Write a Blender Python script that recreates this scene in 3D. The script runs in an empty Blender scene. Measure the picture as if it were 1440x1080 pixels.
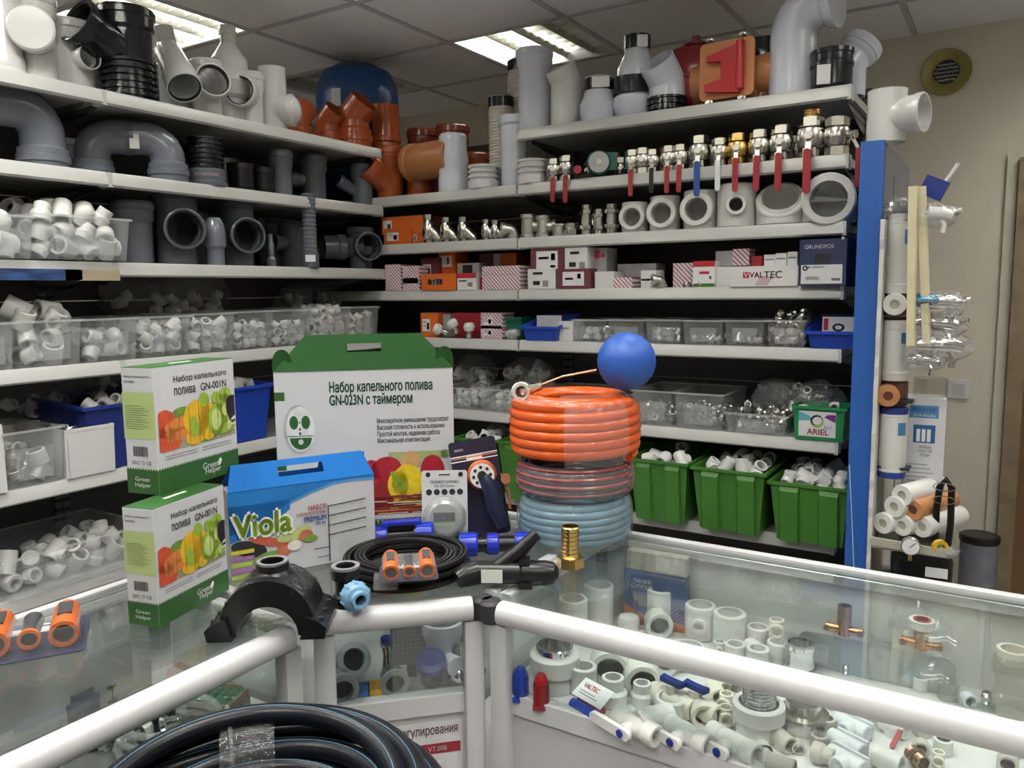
import bpy, bmesh, math, random
import numpy as np
from mathutils.geometry import delaunay_2d_cdt
from mathutils import Vector, Matrix, Euler
rnd = random.Random(11)
PI = math.pi
scene = bpy.context.scene
COL = scene.collection
# ---------------------------------------------------------------- camera
FPX, YAW, PITCH, ROLL, CAMZ = 1118.44, 0.562937, 0.1169277, -0.0112035, 1.56
_f0 = Vector((-math.sin(YAW), math.cos(YAW), 0)); _r0 = Vector((math.cos(YAW), math.sin(YAW), 0)); _u0 = Vector((0, 0, 1))
FWD = _f0*math.cos(PITCH) - _u0*math.sin(PITCH)
_u = _u0*math.cos(PITCH) + _f0*math.sin(PITCH)
RGT = _r0*math.cos(ROLL) + _u*math.sin(ROLL)
UPV = _u*math.cos(ROLL) - _r0*math.sin(ROLL)
camd = bpy.data.cameras.new('camera'); cam = bpy.data.objects.new('camera', camd); COL.objects.link(cam)
camd.sensor_width = 36; camd.lens = FPX/1440*36; camd.clip_start = 0.02
Mc = Matrix((RGT, UPV, -FWD)).transposed().to_4x4(); Mc.translation = (0, 0, CAMZ); cam.matrix_world = Mc
scene.camera = cam
# ---------------------------------------------------------------- world, exposure
w = bpy.data.worlds.new('world'); scene.world = w; w.use_nodes = True
w.node_tree.nodes['Background'].inputs[0].default_value = (.9, .95, 1, 1); w.node_tree.nodes['Background'].inputs[1].default_value = .15
vs = scene.view_settings; vs.view_transform = 'Standard'; vs.look = 'None'; vs.gamma = 1; vs.use_curve_mapping = False
vs.exposure = -0.62
LAMP_W = 34.0
scene.cycles.transparent_max_bounces = 24
scene.cycles.max_bounces = 7; scene.cycles.caustics_reflective = False; scene.cycles.caustics_refractive = False
# ---------------------------------------------------------------- survey: a point of the photograph on a real plane of the shop
def ray(x, y):
    return FWD*FPX + RGT*(x-720) - UPV*(y-540)
def onY(x, y, Y): d = ray(x, y); return d*(Y/d.y) + Vector((0, 0, CAMZ))
def onX(x, y, X): d = ray(x, y); return d*(X/d.x) + Vector((0, 0, CAMZ))
def onZ(x, y, Z): d = ray(x, y); return d*((Z-CAMZ)/d.z) + Vector((0, 0, CAMZ))
# ---------------------------------------------------------------- materials
MATS = {}
def mat(name, rgb=(.8, .8, .8), rough=.5, metal=0., var=.06, vscale=9., bump=0., bscale=120., emit=0., spec=.5, coat=0., sheen=0.):
    if name in MATS: return MATS[name]
    m = bpy.data.materials.new(name); m.use_nodes = True; MATS[name] = m
    nt = m.node_tree; b = nt.nodes['Principled BSDF']
    b.inputs['Roughness'].default_value = rough; b.inputs['Metallic'].default_value = metal
    b.inputs['Specular IOR Level'].default_value = spec; b.inputs['Coat Weight'].default_value = coat
    tc = nt.nodes.new('ShaderNodeTexCoord')
    nz = nt.nodes.new('ShaderNodeTexNoise'); nz.inputs['Scale'].default_value = vscale; nz.inputs['Detail'].default_value = 3
    nt.links.new(tc.outputs['Object'], nz.inputs['Vector'])
    cr = nt.nodes.new('ShaderNodeValToRGB')
    cr.color_ramp.elements[0].position = .3; cr.color_ramp.elements[1].position = .7
    cr.color_ramp.elements[0].color = tuple(max(0, c*(1-var)) for c in rgb)+(1,)
    cr.color_ramp.elements[1].color = tuple(min(1, c*(1+var)) for c in rgb)+(1,)
    nt.links.new(nz.outputs['Fac'], cr.inputs['Fac']); nt.links.new(cr.outputs['Color'], b.inputs['Base Color'])
    if bump:
        n2 = nt.nodes.new('ShaderNodeTexNoise'); n2.inputs['Scale'].default_value = bscale; n2.inputs['Detail'].default_value = 4
        nt.links.new(tc.outputs['Object'], n2.inputs['Vector'])
        bp = nt.nodes.new('ShaderNodeBump'); bp.inputs['Strength'].default_value = bump; bp.inputs['Distance'].default_value = .002
        nt.links.new(n2.outputs['Fac'], bp.inputs['Height']); nt.links.new(bp.outputs['Normal'], b.inputs['Normal'])
    if emit:
        b.inputs['Emission Color'].default_value = tuple(rgb)+(1,); b.inputs['Emission Strength'].default_value = emit
    return m
def clear(name, tint=(.95, .97, .97), rough=.05, haze=.12, ior=1.45, hazecol=(.8, .82, .82), bump=0., bscale=60.):
    """see-through plastic or glass: tinted transparency, Fresnel gloss and a little haze"""
    if name in MATS: return MATS[name]
    m = bpy.data.materials.new(name); m.use_nodes = True; MATS[name] = m
    nt = m.node_tree; nt.nodes.remove(nt.nodes['Principled BSDF']); out = nt.nodes['Material Output']
    tr = nt.nodes.new('ShaderNodeBsdfTransparent'); tr.inputs[0].default_value = tuple(tint)+(1,)
    gl = nt.nodes.new('ShaderNodeBsdfGlossy'); gl.inputs['Roughness'].default_value = rough; gl.inputs['Color'].default_value = (1, 1, 1, 1)
    df = nt.nodes.new('ShaderNodeBsdfDiffuse'); df.inputs[0].default_value = tuple(hazecol)+(1,)
    fr = nt.nodes.new('ShaderNodeFresnel')     # the same index from both sides of the thin wall
    ge = nt.nodes.new('ShaderNodeNewGeometry'); mr = nt.nodes.new('ShaderNodeMapRange')
    mr.inputs['To Min'].default_value = ior; mr.inputs['To Max'].default_value = 1/ior
    nt.links.new(ge.outputs['Backfacing'], mr.inputs['Value']); nt.links.new(mr.outputs[0], fr.inputs['IOR'])
    m1 = nt.nodes.new('ShaderNodeMixShader'); m2 = nt.nodes.new('ShaderNodeMixShader')
    m1.inputs[0].default_value = haze
    nt.links.new(tr.outputs[0], m1.inputs[1]); nt.links.new(df.outputs[0], m1.inputs[2])
    nt.links.new(fr.outputs[0], m2.inputs[0]); nt.links.new(m1.outputs[0], m2.inputs[1]); nt.links.new(gl.outputs[0], m2.inputs[2])
    tc = nt.nodes.new('ShaderNodeTexCoord')
    n2 = nt.nodes.new('ShaderNodeTexNoise'); n2.inputs['Scale'].default_value = bscale
    nt.links.new(tc.outputs['Object'], n2.inputs['Vector'])
    if bump:
        bp = nt.nodes.new('ShaderNodeBump'); bp.inputs['Strength'].default_value = bump; bp.inputs['Distance'].default_value = .01
        nt.links.new(n2.outputs['Fac'], bp.inputs['Height']); nt.links.new(bp.outputs['Normal'], gl.inputs['Normal']); nt.links.new(bp.outputs['Normal'], fr.inputs['Normal'])
    nt.links.new(m2.outputs[0], out.inputs[0])
    return m
def hatch(name, c1, c2, scale=60., ang=PI/4, thr=.5):
    """printed diagonal stripes"""
    if name in MATS: return MATS[name]
    m = mat(name, c1, .55); nt = m.node_tree; b = nt.nodes['Principled BSDF']
    tc = nt.nodes.new('ShaderNodeTexCoord'); mp = nt.nodes.new('ShaderNodeMapping'); mp.inputs['Rotation'].default_value = (0, ang, 0)
    wv = nt.nodes.new('ShaderNodeTexWave'); wv.inputs['Scale'].default_value = scale; wv.bands_direction = 'X'
    nt.links.new(tc.outputs['Object'], mp.inputs[0]); nt.links.new(mp.outputs[0], wv.inputs['Vector'])
    cr = nt.nodes.new('ShaderNodeValToRGB'); cr.color_ramp.interpolation = 'CONSTANT'
    cr.color_ramp.elements[0].color = tuple(c1)+(1,); cr.color_ramp.elements[1].color = tuple(c2)+(1,); cr.color_ramp.elements[1].position = thr
    nt.links.new(wv.outputs['Fac'], cr.inputs[0]); nt.links.new(cr.outputs[0], b.inputs['Base Color'])
    return m
# ---------------------------------------------------------------- mesh kit
def T(x=0, y=0, z=0): return Matrix.Translation((x, y, z))
def RX(a): return Matrix.Rotation(a, 4, 'X')
def RY(a): return Matrix.Rotation(a, 4, 'Y')
def RZ(a): return Matrix.Rotation(a, 4, 'Z')
def S(x, y=None, z=None): return Matrix.Diagonal((x, x if y is None else y, x if z is None else z, 1))
class MB:
    def __init__(s): s.v = []; s.f = []
    def add(s, vs, fs, M=None):
        n = len(s.v)
        s.v += [tuple(M @ Vector(v)) for v in vs] if M is not None else [tuple(v) for v in vs]
        s.f += [tuple(i+n for i in f) for f in fs]
        return s
    def box(s, x0, y0, z0, x1, y1, z1, M=None):
        return s.add([(x0,y0,z0),(x1,y0,z0),(x1,y1,z0),(x0,y1,z0),(x0,y0,z1),(x1,y0,z1),(x1,y1,z1),(x0,y1,z1)],
                     [(3,2,1,0),(4,5,6,7),(0,1,5,4),(1,2,6,5),(2,3,7,6),(3,0,4,7)], M)
    def lathe(s, prof, seg=20, M=None, loop=False, cap=True):
        n = len(prof); vs = []; fs = []
        for k in range(seg):
            a = 2*PI*k/seg; c, si = math.cos(a), math.sin(a)
            vs += [(r*c, r*si, z) for r, z in prof]
        rng = n if loop else n-1
        for k in range(seg):
            k2 = (k+1) % seg
            for i in range(rng):
                j = (i+1) % n
                fs.append((k*n+i, k2*n+i, k2*n+j, k*n+j))
        if cap and not loop:
            if prof[0][0] > 1e-6: fs.append(tuple(k*n for k in reversed(range(seg))))
            if prof[-1][0] > 1e-6: fs.append(tuple(k*n+n-1 for k in range(seg)))
        return s.add(vs, fs, M)
    def cyl(s, r, z0, z1, seg=20, M=None, ch=0.):
        return s.lathe([(r-ch, z0), (r, z0+ch), (r, z1-ch), (r-ch, z1)] if ch else [(r, z0), (r, z1)], seg, M)
    def ring(s, ro, ri, z0, z1, seg=20, M=None, ch=0.):
        return s.lathe([(ri, z0), (ro-ch, z0), (ro, z0+ch), (ro, z1-ch), (ro-ch, z1), (ri, z1)] if ch else [(ri, z0), (ro, z0), (ro, z1), (ri, z1)], seg, M, loop=True)
    def sphere(s, r, seg=16, M=None, z0=-1., z1=1.):
        n = max(6, seg//2); a0 = math.asin(max(-1, z0)); a1 = math.asin(min(1, z1))
        return s.lathe([(max(1e-7, r*math.cos(a0+(a1-a0)*i/n)), r*math.sin(a0+(a1-a0)*i/n)) for i in range(n+1)], seg, M)
    def tube(s, pts, r, seg=8, cap=True, closed=False, M=None, ri=None):
        pts = [Vector(p) for p in pts]; n = len(pts); rs = r if isinstance(r, (list, tuple)) else [r]*n
        vs = []; fs = []; nrm = None
        for i, p in enumerate(pts):
            a = pts[i-1] if (i > 0 or closed) else p; b = pts[(i+1) % n] if (i < n-1 or closed) else p
            t = (b-a).normalized()
            if nrm is None:
                nrm = t.cross(Vector((0, 0, 1)))
                if nrm.length < .05: nrm = t.cross(Vector((1, 0, 0)))
            nrm = (nrm - t*nrm.dot(t)).normalized(); bn = t.cross(nrm)
            vs += [p + (nrm*math.cos(2*PI*k/seg) + bn*math.sin(2*PI*k/seg))*rs[i] for k in range(seg)]
        for i in range(n if closed else n-1):
            j = (i+1) % n
            for k in range(seg):
                k2 = (k+1) % seg
                fs.append((i*seg+k, i*seg+k2, j*seg+k2, j*seg+k))
        if cap and not closed:
            fs.append(tuple(reversed(range(seg)))); fs.append(tuple((n-1)*seg+k for k in range(seg)))
        s.add(vs, fs, M)
        if ri:  # hollow end: an inner wall at both ends is left to the caller
            pass
        return s
    def prism(s, poly, z0, z1, M=None):
        n = len(poly)
        return s.add([(x, y, z0) for x, y in poly]+[(x, y, z1) for x, y in poly],
                     [tuple(reversed(range(n))), tuple(range(n, 2*n))]+[(i, (i+1) % n, n+(i+1) % n, n+i) for i in range(n)], M)
    def quad(s, pts, M=None): return s.add(pts, [tuple(range(len(pts)))], M)
    def mesh(s, name, m, sharp=28, merge=False):
        me = bpy.data.meshes.new(name); me.from_pydata(s.v, [], s.f); me.validate()
        if merge:
            bm = bmesh.new(); bm.from_mesh(me); bmesh.ops.remove_doubles(bm, verts=bm.verts, dist=1e-5); bm.to_mesh(me); bm.free()
        if m is not None: me.materials.append(m)
        if sharp:
            me.polygons.foreach_set('use_smooth', [True]*len(me.polygons)); me.set_sharp_from_angle(angle=math.radians(sharp))
        return me
def rrect(w, h, r, n=4):
    """rounded rectangle outline centred on the origin"""
    out = []
    for cx, cy, a0 in ((w/2-r, h/2-r, 0), (-w/2+r, h/2-r, PI/2), (-w/2+r, -h/2+r, PI), (w/2-r, -h/2+r, 3*PI/2)):
        out += [(cx+r*math.cos(a0+PI/2*k/n), cy+r*math.sin(a0+PI/2*k/n)) for k in range(n+1)]
    return out
def csg(name, m, outer, inner, sharp=38):
    """union of the outer solids with the inner solids cut out"""
    def tmp(mb):
        me = bpy.data.meshes.new('tmp'); me.from_pydata(mb.v, [], mb.f)
        bm = bmesh.new(); bm.from_mesh(me); bmesh.ops.recalc_face_normals(bm, faces=bm.faces); bm.to_mesh(me); bm.free()
        o = bpy.data.objects.new('tmp', me); COL.objects.link(o); return o
    base = tmp(outer[0]); others = []
    for mb, op in [(x, 'UNION') for x in outer[1:]]+[(x, 'DIFFERENCE') for x in inner]:
        o = tmp(mb); others.append(o)
        md = base.modifiers.new('b', 'BOOLEAN'); md.operation = op; md.object = o; md.solver = 'EXACT'
    dg = bpy.context.evaluated_depsgraph_get(); dg.update()
    me = bpy.data.meshes.new_from_object(base.evaluated_get(dg)); me.name = name
    for o in [base]+others:
        d = o.data; bpy.data.objects.remove(o); bpy.data.meshes.remove(d)
    me.materials.clear(); me.materials.append(m)
    me.polygons.foreach_set('use_smooth', [True]*len(me.polygons)); me.set_sharp_from_angle(angle=math.radians(sharp))
    return me
def recol(me, m, name=None):
    c = me.copy(); c.materials.clear(); c.materials.append(m)
    return c
# ---------------------------------------------------------------- objects
def obj(name, me, parent=None, M=None):
    o = bpy.data.objects.new(name, me); COL.objects.link(o)
    if parent is not None: o.parent = parent
    if M is not None: o.matrix_local = M
    return o
def tag(o, label, cat, group=None):
    o['label'] = label; o['category'] = cat
    if group: o['group'] = group
    return o
def struct(o): o['kind'] = 'structure'; return o
def thing(name, label, cat, M=None, group=None):
    o = bpy.data.objects.new(name, None); COL.objects.link(o); o.empty_display_size = .02
    if M is not None: o.matrix_local = M
    return tag(o, label, cat, group)
# a kit entry is [(part name, mesh, [(sub-part name, mesh), ...]), ...]; one entry alone is the thing itself
def place(kit, name, label, cat, M, group=None):
    if len(kit) == 1 and not kit[0][2]:
        return tag(obj(name, kit[0][1], None, M), label, cat, group)
    t = thing(name, label, cat, M, group)
    for pn, me, subs in kit:
        o = obj(pn, me, t)
        for sn, sm in subs: obj(sn, sm, o)
    return t
def P(name, me, *subs): return (name, me, list(subs))
def at(p, rz=0., s=1., rx=0., ry=0.): return T(*p) @ RZ(rz) @ RY(ry) @ RX(rx) @ S(s)
# ---------------------------------------------------------------- lettering (flat print, a hair in front of a face)
def text_mesh(body, m, height=None, width=None, bold=.0, shear=0., space=1., align='CENTER', line=1.):
    c = bpy.data.curves.new('lettering', 'FONT'); c.body = body; c.align_x = align; c.align_y = 'CENTER'; c.shear = shear
    c.space_character = space; c.space_line = line; c.resolution_u = 3; c.fill_mode = 'NONE'
    o = bpy.data.objects.new('tmp', c); COL.objects.link(o)
    dg = bpy.context.evaluated_depsgraph_get(); m0 = bpy.data.meshes.new_from_object(o.evaluated_get(dg))
    bpy.data.objects.remove(o); bpy.data.curves.remove(c)
    # fill the outlines by winding number (strokes of a letter may overlap)
    V = [Vector(v.co[:2]) for v in m0.vertices]; E = [tuple(e.vertices) for e in m0.edges]
    nb = {}
    for a, b in E: nb.setdefault(a, []).append(b); nb.setdefault(b, []).append(a)
    seen = set(); segs = []
    for st in range(len(V)):
        if st in seen or st not in nb: continue
        loop = [st]; seen.add(st); cur = st+1 if st+1 in nb[st] else nb[st][0]
        while cur not in seen:
            loop.append(cur); seen.add(cur); nx = [q for q in nb[cur] if q not in seen]; 
            if not nx: break
            cur = nx[0]
        segs += [(V[loop[i]][:], V[loop[(i+1) % len(loop)]][:]) for i in range(len(loop))]
    r = delaunay_2d_cdt(V, E, [], 0, 1e-6); SG = np.array(segs); x0_, y0_, x1_, y1_ = SG[:, 0, 0], SG[:, 0, 1], SG[:, 1, 0], SG[:, 1, 1]
    keep = []
    for f in r[2]:
        cx_ = sum(r[0][i][0] for i in f)/len(f); cy_ = sum(r[0][i][1] for i in f)/len(f)
        cr = (x1_-x0_)*(cy_-y0_)-(cx_-x0_)*(y1_-y0_)
        if int((((y0_ <= cy_) & (y1_ > cy_) & (cr > 0)).sum()))-int((((y0_ > cy_) & (y1_ <= cy_) & (cr < 0)).sum())) != 0: keep.append(tuple(f))
    me = bpy.data.meshes.new('lettering'); me.from_pydata([(q[0], q[1], 0) for q in r[0]], [], keep); me.update(); bpy.data.meshes.remove(m0)
    xs = [v.co.x for v in me.vertices]; ys = [v.co.y for v in me.vertices]
    x0, x1, y0, y1 = min(xs), max(xs), min(ys), max(ys)
    sy = height/(y1-y0) if height else None; sx = width/(x1-x0) if width else None
    if sx is None: sx = sy
    if sy is None: sy = sx
    cx = {'CENTER': (x0+x1)/2, 'LEFT': x0, 'RIGHT': x1}[align]
    for v in me.vertices: v.co = ((v.co.x-cx)*sx, 0, (v.co.y-(y0+y1)/2)*sy)
    me.materials.clear(); me.materials.append(m); me.name = 'lettering'
    if bold:      # heavier strokes: the same outlines set a hair apart
        vs = [tuple(v.co) for v in me.vertices]; fs = [tuple(p.vertices) for p in me.polygons]; bx_, bz_ = bold*.55*sx, bold*.45*sy; V2 = []; F2 = []
        for dx, dz in ((0, 0), (-bx_, 0), (bx_, 0), (0, -bz_), (0, bz_)):
            n0 = len(V2); V2 += [(x+dx, y, z+dz) for x, y, z in vs]; F2 += [tuple(i+n0 for i in f) for f in fs]
        m2 = bpy.data.meshes.new('lettering'); m2.from_pydata(V2, [], F2); m2.materials.append(m); bpy.data.meshes.remove(me); me = m2
    return me
def lettering(parent, body, m, x, z, y, height=None, width=None, M=None, name='lettering', **k):
    """text on a face whose outside is -Y of M (default: the parent's own front)"""
    me = text_mesh(body, m, height, width, **k)
    L = T(x, y, z)
    return obj(name, me, parent, (M @ L) if M is not None else L)
def print_mesh(polys, m, y=0.):
    mb = MB()
    for p in polys: mb.quad([(a, y, b) for a, b in p])
    return mb.mesh('print', m, 0)
def decal(parent, polys, m, y, name='print', M=None):
    return obj(name, print_mesh(polys, m, y), parent, M)
def rect(x0, z0, x1, z1): return [(x0, z0), (x1, z0), (x1, z1), (x0, z1)]
def ell(cx, cz, rx, rz, rot=0., n=18, a0=0., a1=2*PI):
    c, s_ = math.cos(rot), math.sin(rot); out = []
    for k in range(n):
        a = a0+(a1-a0)*k/(n if a1-a0 > 6.2 else n-1); x, z = rx*math.cos(a), rz*math.sin(a)
        out.append((cx+x*c-z*s_, cz+x*s_+z*c))
    return out
# ================================================================ SETTING
ZC = 2.684; GX, GY = -2.2461, 2.443     # ceiling height and one crossing of its tile grid
YW = 4.15
m_wall = mat('wall_paint', (.68, .62, .52), .75, var=.05, vscale=3, bump=.15, bscale=300)
m_ceil = mat('ceiling_tile', (.82, .82, .82), .9, var=.1, vscale=140, bump=.5, bscale=220)
m_grid = mat('ceiling_grid', (.5, .5, .5), .6)
m_floor = mat('floor_tile', (.55, .54, .53), .45, var=.15, vscale=4)
m_white = mat('white_paint', (.66, .66, .65), .35, var=.03)
m_alu = mat('white_aluminium', (.58, .58, .58), .35, var=.02)
m_black = mat('black_plastic', (.008, .008, .009), .3, var=.1, spec=.35)
m_brown = mat('door_wood', (.16, .085, .03), .45, var=.25, vscale=2)
X0, X1, Y0 = -4.3, 2.6, -3.2
struct(obj('floor', MB().box(X0, Y0, -.05, X1, YW, 0).mesh('floor', m_floor, 0)))
struct(obj('wall_back', MB().box(X0, YW, 0, X1, YW+.1, 2.9).mesh('wall_back', m_wall, 0)))
struct(obj('wall_left', MB().box(X0-.1, Y0, 0, X0, YW, 2.9).mesh('wall_left', m_wall, 0)))
struct(obj('wall_right', MB().box(X1, Y0, 0, X1+.1, YW, 2.9).mesh('wall_right', m_wall, 0)))
struct(obj('wall_front', MB().box(X0, Y0-.1, 0, X1, Y0, 2.9).mesh('wall_front', m_wall, 0)))
ceil = struct(obj('ceiling', MB().box(X0, Y0, ZC+.12, X1, YW, ZC+.16).mesh('ceiling', m_ceil, 0)))
LIT = {(-2, -1): 1, (0, 1): .5, (-2, 1): 0, (0, -1): .5, (2, -1): 1, (0, -3): 1, (2, -3): 1, (-2, -3): 1, (4, -1): 1, (4, 1): 1, (4, -3): 1, (0, -5): 1, (2, -5): 1, (-2, -5): 1, (4, -5): 1}  # the unseen lamp on the door side is added to brighten the wall
tile_me = MB().prism([(x+.3, y+.3) for x, y in rrect(.574, .574, .002, 1)], 0, .015).mesh('ceiling_tile', m_ceil, 0)
for i in range(-4, 9):
    for j in range(-10, 3):
        if (i, j) in LIT: continue
        x, y = GX+.6*i, GY+.6*j
        if x > X1 or y < Y0-.3 or x < X0-.3: continue
        obj('ceiling_tile', tile_me, ceil, T(x, y, ZC+.002))
for i in range(-3, 9):
    x = GX+.6*i
    if X0 < x < X1: obj('grid_runner', MB().box(x-.012, Y0, ZC-.004, x+.012, YW, ZC+.03).mesh('grid_runner', m_grid, 0), ceil)
for j in range(-9, 3):
    y = GY+.6*j
    if y > Y0: obj('grid_runner', MB().box(X0, y-.012, ZC-.0037, X1, y+.012, ZC+.029).mesh('grid_runner', m_grid, 0), ceil)
# louvred ceiling lamps
m_lamp = mat('lamp_white', (.75, .75, .73), .45)
m_louv = mat('louver_aluminium', (.62, .62, .55), .3, .6)
m_tube_on = mat('tube_lit', (1, .97, .86), .5, emit=9.); m_tube_off = mat('tube_unlit', (.62, .62, .6), .3)
def ceiling_lamp(i, j, lit, label):
    t = thing('ceiling_lamp', label, 'ceiling light', T(GX+.6*i+.3, GY+.6*j+.3, ZC), 'louvred ceiling lamps')
    b = MB().box(-.285, -.285, .09, .285, .285, .1)
    for s_ in (-1, 1):
        b.box(s_*.285-.005, -.285, 0, s_*.285+.005, .285, .1); b.box(-.285, s_*.285-.005, 0, .285, s_*.285+.005, .1)
    obj('housing', b.mesh('housing', m_lamp, 0), t)
    for a in range(5):
        p = -.285+.57*a/4
        if 0 < a < 4: obj('louver_slat', MB().add([(p-.014, -.28, .045), (p+.014, -.28, .045), (p+.003, -.28, .018), (p-.003, -.28, .018), (p-.014, .28, .045), (p+.014, .28, .045), (p+.003, .28, .018), (p-.003, .28, .018)], [(0,3,2,1),(4,5,6,7),(0,1,5,4),(1,2,6,5),(2,3,7,6),(3,0,4,7)]).mesh('louver_slat', m_louv, 0), t)
    for a in range(1, 8):
        p = -.285+.57*a/8
        obj('louver_slat', MB().box(-.28, p-.0015, .022, .28, p+.0015, .045).mesh('louver_slat', m_louv, 0), t)
    for k in range(4):
        x = -.214+.1425*k; on = lit == 1 or (lit == .5 and k < 2)
        obj('tube', MB().cyl(.013, -.27, .27, 10, T(x, 0, .068) @ RX(PI/2)).mesh('tube', m_tube_on if on else m_tube_off), t)
    if lit:
        d = bpy.data.lights.new('lamp_light', 'AREA'); d.shape = 'RECTANGLE'; d.size = .55 if lit == 1 else .26; d.size_y = .55
        d.energy = LAMP_W*lit*(1.45 if j <= -3 else (.26 if (i, j) in ((-2, -1), (0, 1)) else (.42 if i < 4 else .9))); d.color = (1, .985, .96)
        o = bpy.data.objects.new('lamp_light', d); COL.objects.link(o); o.parent = t; o.location = (0 if lit == 1 else -.142, 0, .086)
for (i, j), l in LIT.items():
    if (i, j) == (-2, -1): lb = 'fully lit louvred ceiling lamp above the white pipe tees on the left'
    elif (i, j) == (0, 1): lb = 'half lit louvred ceiling lamp above the tall white pipes'
    elif (i, j) == (-2, 1): lb = 'unlit louvred ceiling lamp behind the blue tank'
    else: lb = 'unseen lit louvred ceiling lamp over the shop'
    ceiling_lamp(i, j, l, lb)
# door at the right edge
dr = struct(obj('door_1', MB().box(.05, YW-.03, .0, .95, YW-.002, 2.03).mesh('door_1', m_brown, 0)))
fr = MB().box(-.015, YW-.05, 0, .05, YW-.001, 2.1); fr.box(.95, YW-.05, 0, 1.015, YW-.001, 2.1); fr.box(.05, YW-.05, 2.03, .95, YW-.001, 2.1)
struct(obj('trim_1', fr.mesh('trim_1', mat('door_frame', (.24, .18, .11), .5, var=.2), 0)))
struct(obj('trim_2', MB().box(-.06, YW-.02, 0, -.018, YW-.001, 2.12).mesh('trim_2', mat('frame_edge', (.62, .58, .48), .6), 0)))
# ================================================================ SHELVING
YB, XL = 2.82, -2.47
m_shelf = mat('shelf_steel', (.36, .36, .34), .4, var=.03); m_rail = mat('price_rail', (.50, .50, .48), .3, var=.03)
m_backp = mat('back_panel', (.055, .054, .05), .5); m_upr = hatch('upright_steel', (.12, .12, .12), (.02, .02, .02), 9., PI/2, .72)
m_cap = mat('rail_end', (.55, .55, .52), .4)
def shelf_bay(label, M, width, shelves, dep, h, corner=False):
    """local frame: x along the front, y to the back, front edge at y=0"""
    t = thing('shelving_unit', label, 'shelving', M)
    for x in (0.012, width-.012):
        b = MB().box(x-.012, dep, 0, x+.012, dep+.05, h)
        u = obj('upright', b.mesh('upright', m_upr, 0), t)
    n = int((h-.1)/.36)+1; z = .1
    while z < h-.02:
        z2 = min(z+.36, h)
        obj('back_panel', MB().box(.026, dep+.012, z+.0015, width-.026, dep+.03, z2-.0015).mesh('back_panel', m_backp, 0), t); z = z2
    if corner: obj('back_panel', MB().box(-.03, .0, .1, -.012, dep+.03, h).mesh('back_panel', m_backp, 0), t)
    for zs in shelves:
        d0 = 0. if not isinstance(zs, tuple) else zs[1]; z = zs if not isinstance(zs, tuple) else zs[0]
        sh = obj('shelf', MB().box(.003, d0+.012, z-.032, width-.003, dep, z-.004).mesh('shelf', m_shelf, 0), t)
        prof = [(d0+.012, z-.046), (d0+.002, z-.046), (d0-.006, z-.04), (d0, z-.006), (d0+.004, z), (d0+.012, z)]
        rb = MB().add([(x, y, zz) for x in (.004, width-.004) for y, zz in prof],
                      [tuple(range(6)), tuple(reversed(range(6, 12)))]+[(k+6, (k+1) % 6+6, (k+1) % 6, k) for k in range(6)])
        obj('price_rail', rb.mesh('price_rail', m_rail, 25), sh)
        for x in (.002, width-.002): obj('rail_end', MB().box(x-.006, d0-.002, z-.047, x+.006, d0+.05, z-.001).mesh('rail_end', m_cap, 0), sh)
        for x in (.02, width-.02):
            obj('bracket', MB().add([(x+dx, y, zz) for dx in (-.0015, .0015) for y, zz in ((dep, z-.033), (d0+.08, z-.033), (d0+.08, z-.045), (dep, z-.1))], [(0,1,2,3),(7,6,5,4),(0,4,5,1),(1,5,6,2),(2,6,7,3),(3,7,4,0)]).mesh('bracket', m_upr, 0), sh)
    return t
LZ = [2.205, 1.95, 1.665, 1.347, .992, .664, .25]
BZ = [2.207, 1.990, 1.775, 1.565, 1.355, 1.042, .692, .30]
ML = T(XL, 1.52, 0) @ RZ(PI/2)       # local x -> +Y, local y -> -X
shelf_bay('shelving bay of grey and white sewer fittings running into the corner', ML, 1.30, LZ, .43, 2.42)
shelf_bay('left shelving bay cut by the photo edge, big clear bins on it', T(XL, .26, 0) @ RZ(PI/2), 1.256, LZ, .43, 2.42)
shelf_bay('right shelving bay with ball valves, cartons and clear bins', T(-1.742, YB, 0), 1.258, BZ, .43, 2.28)
shelf_bay('corner shelving bay with orange pipes and orange cartons', T(-2.9, YB, 0), 1.154, BZ[1:], .43, 2.28, True)
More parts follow.
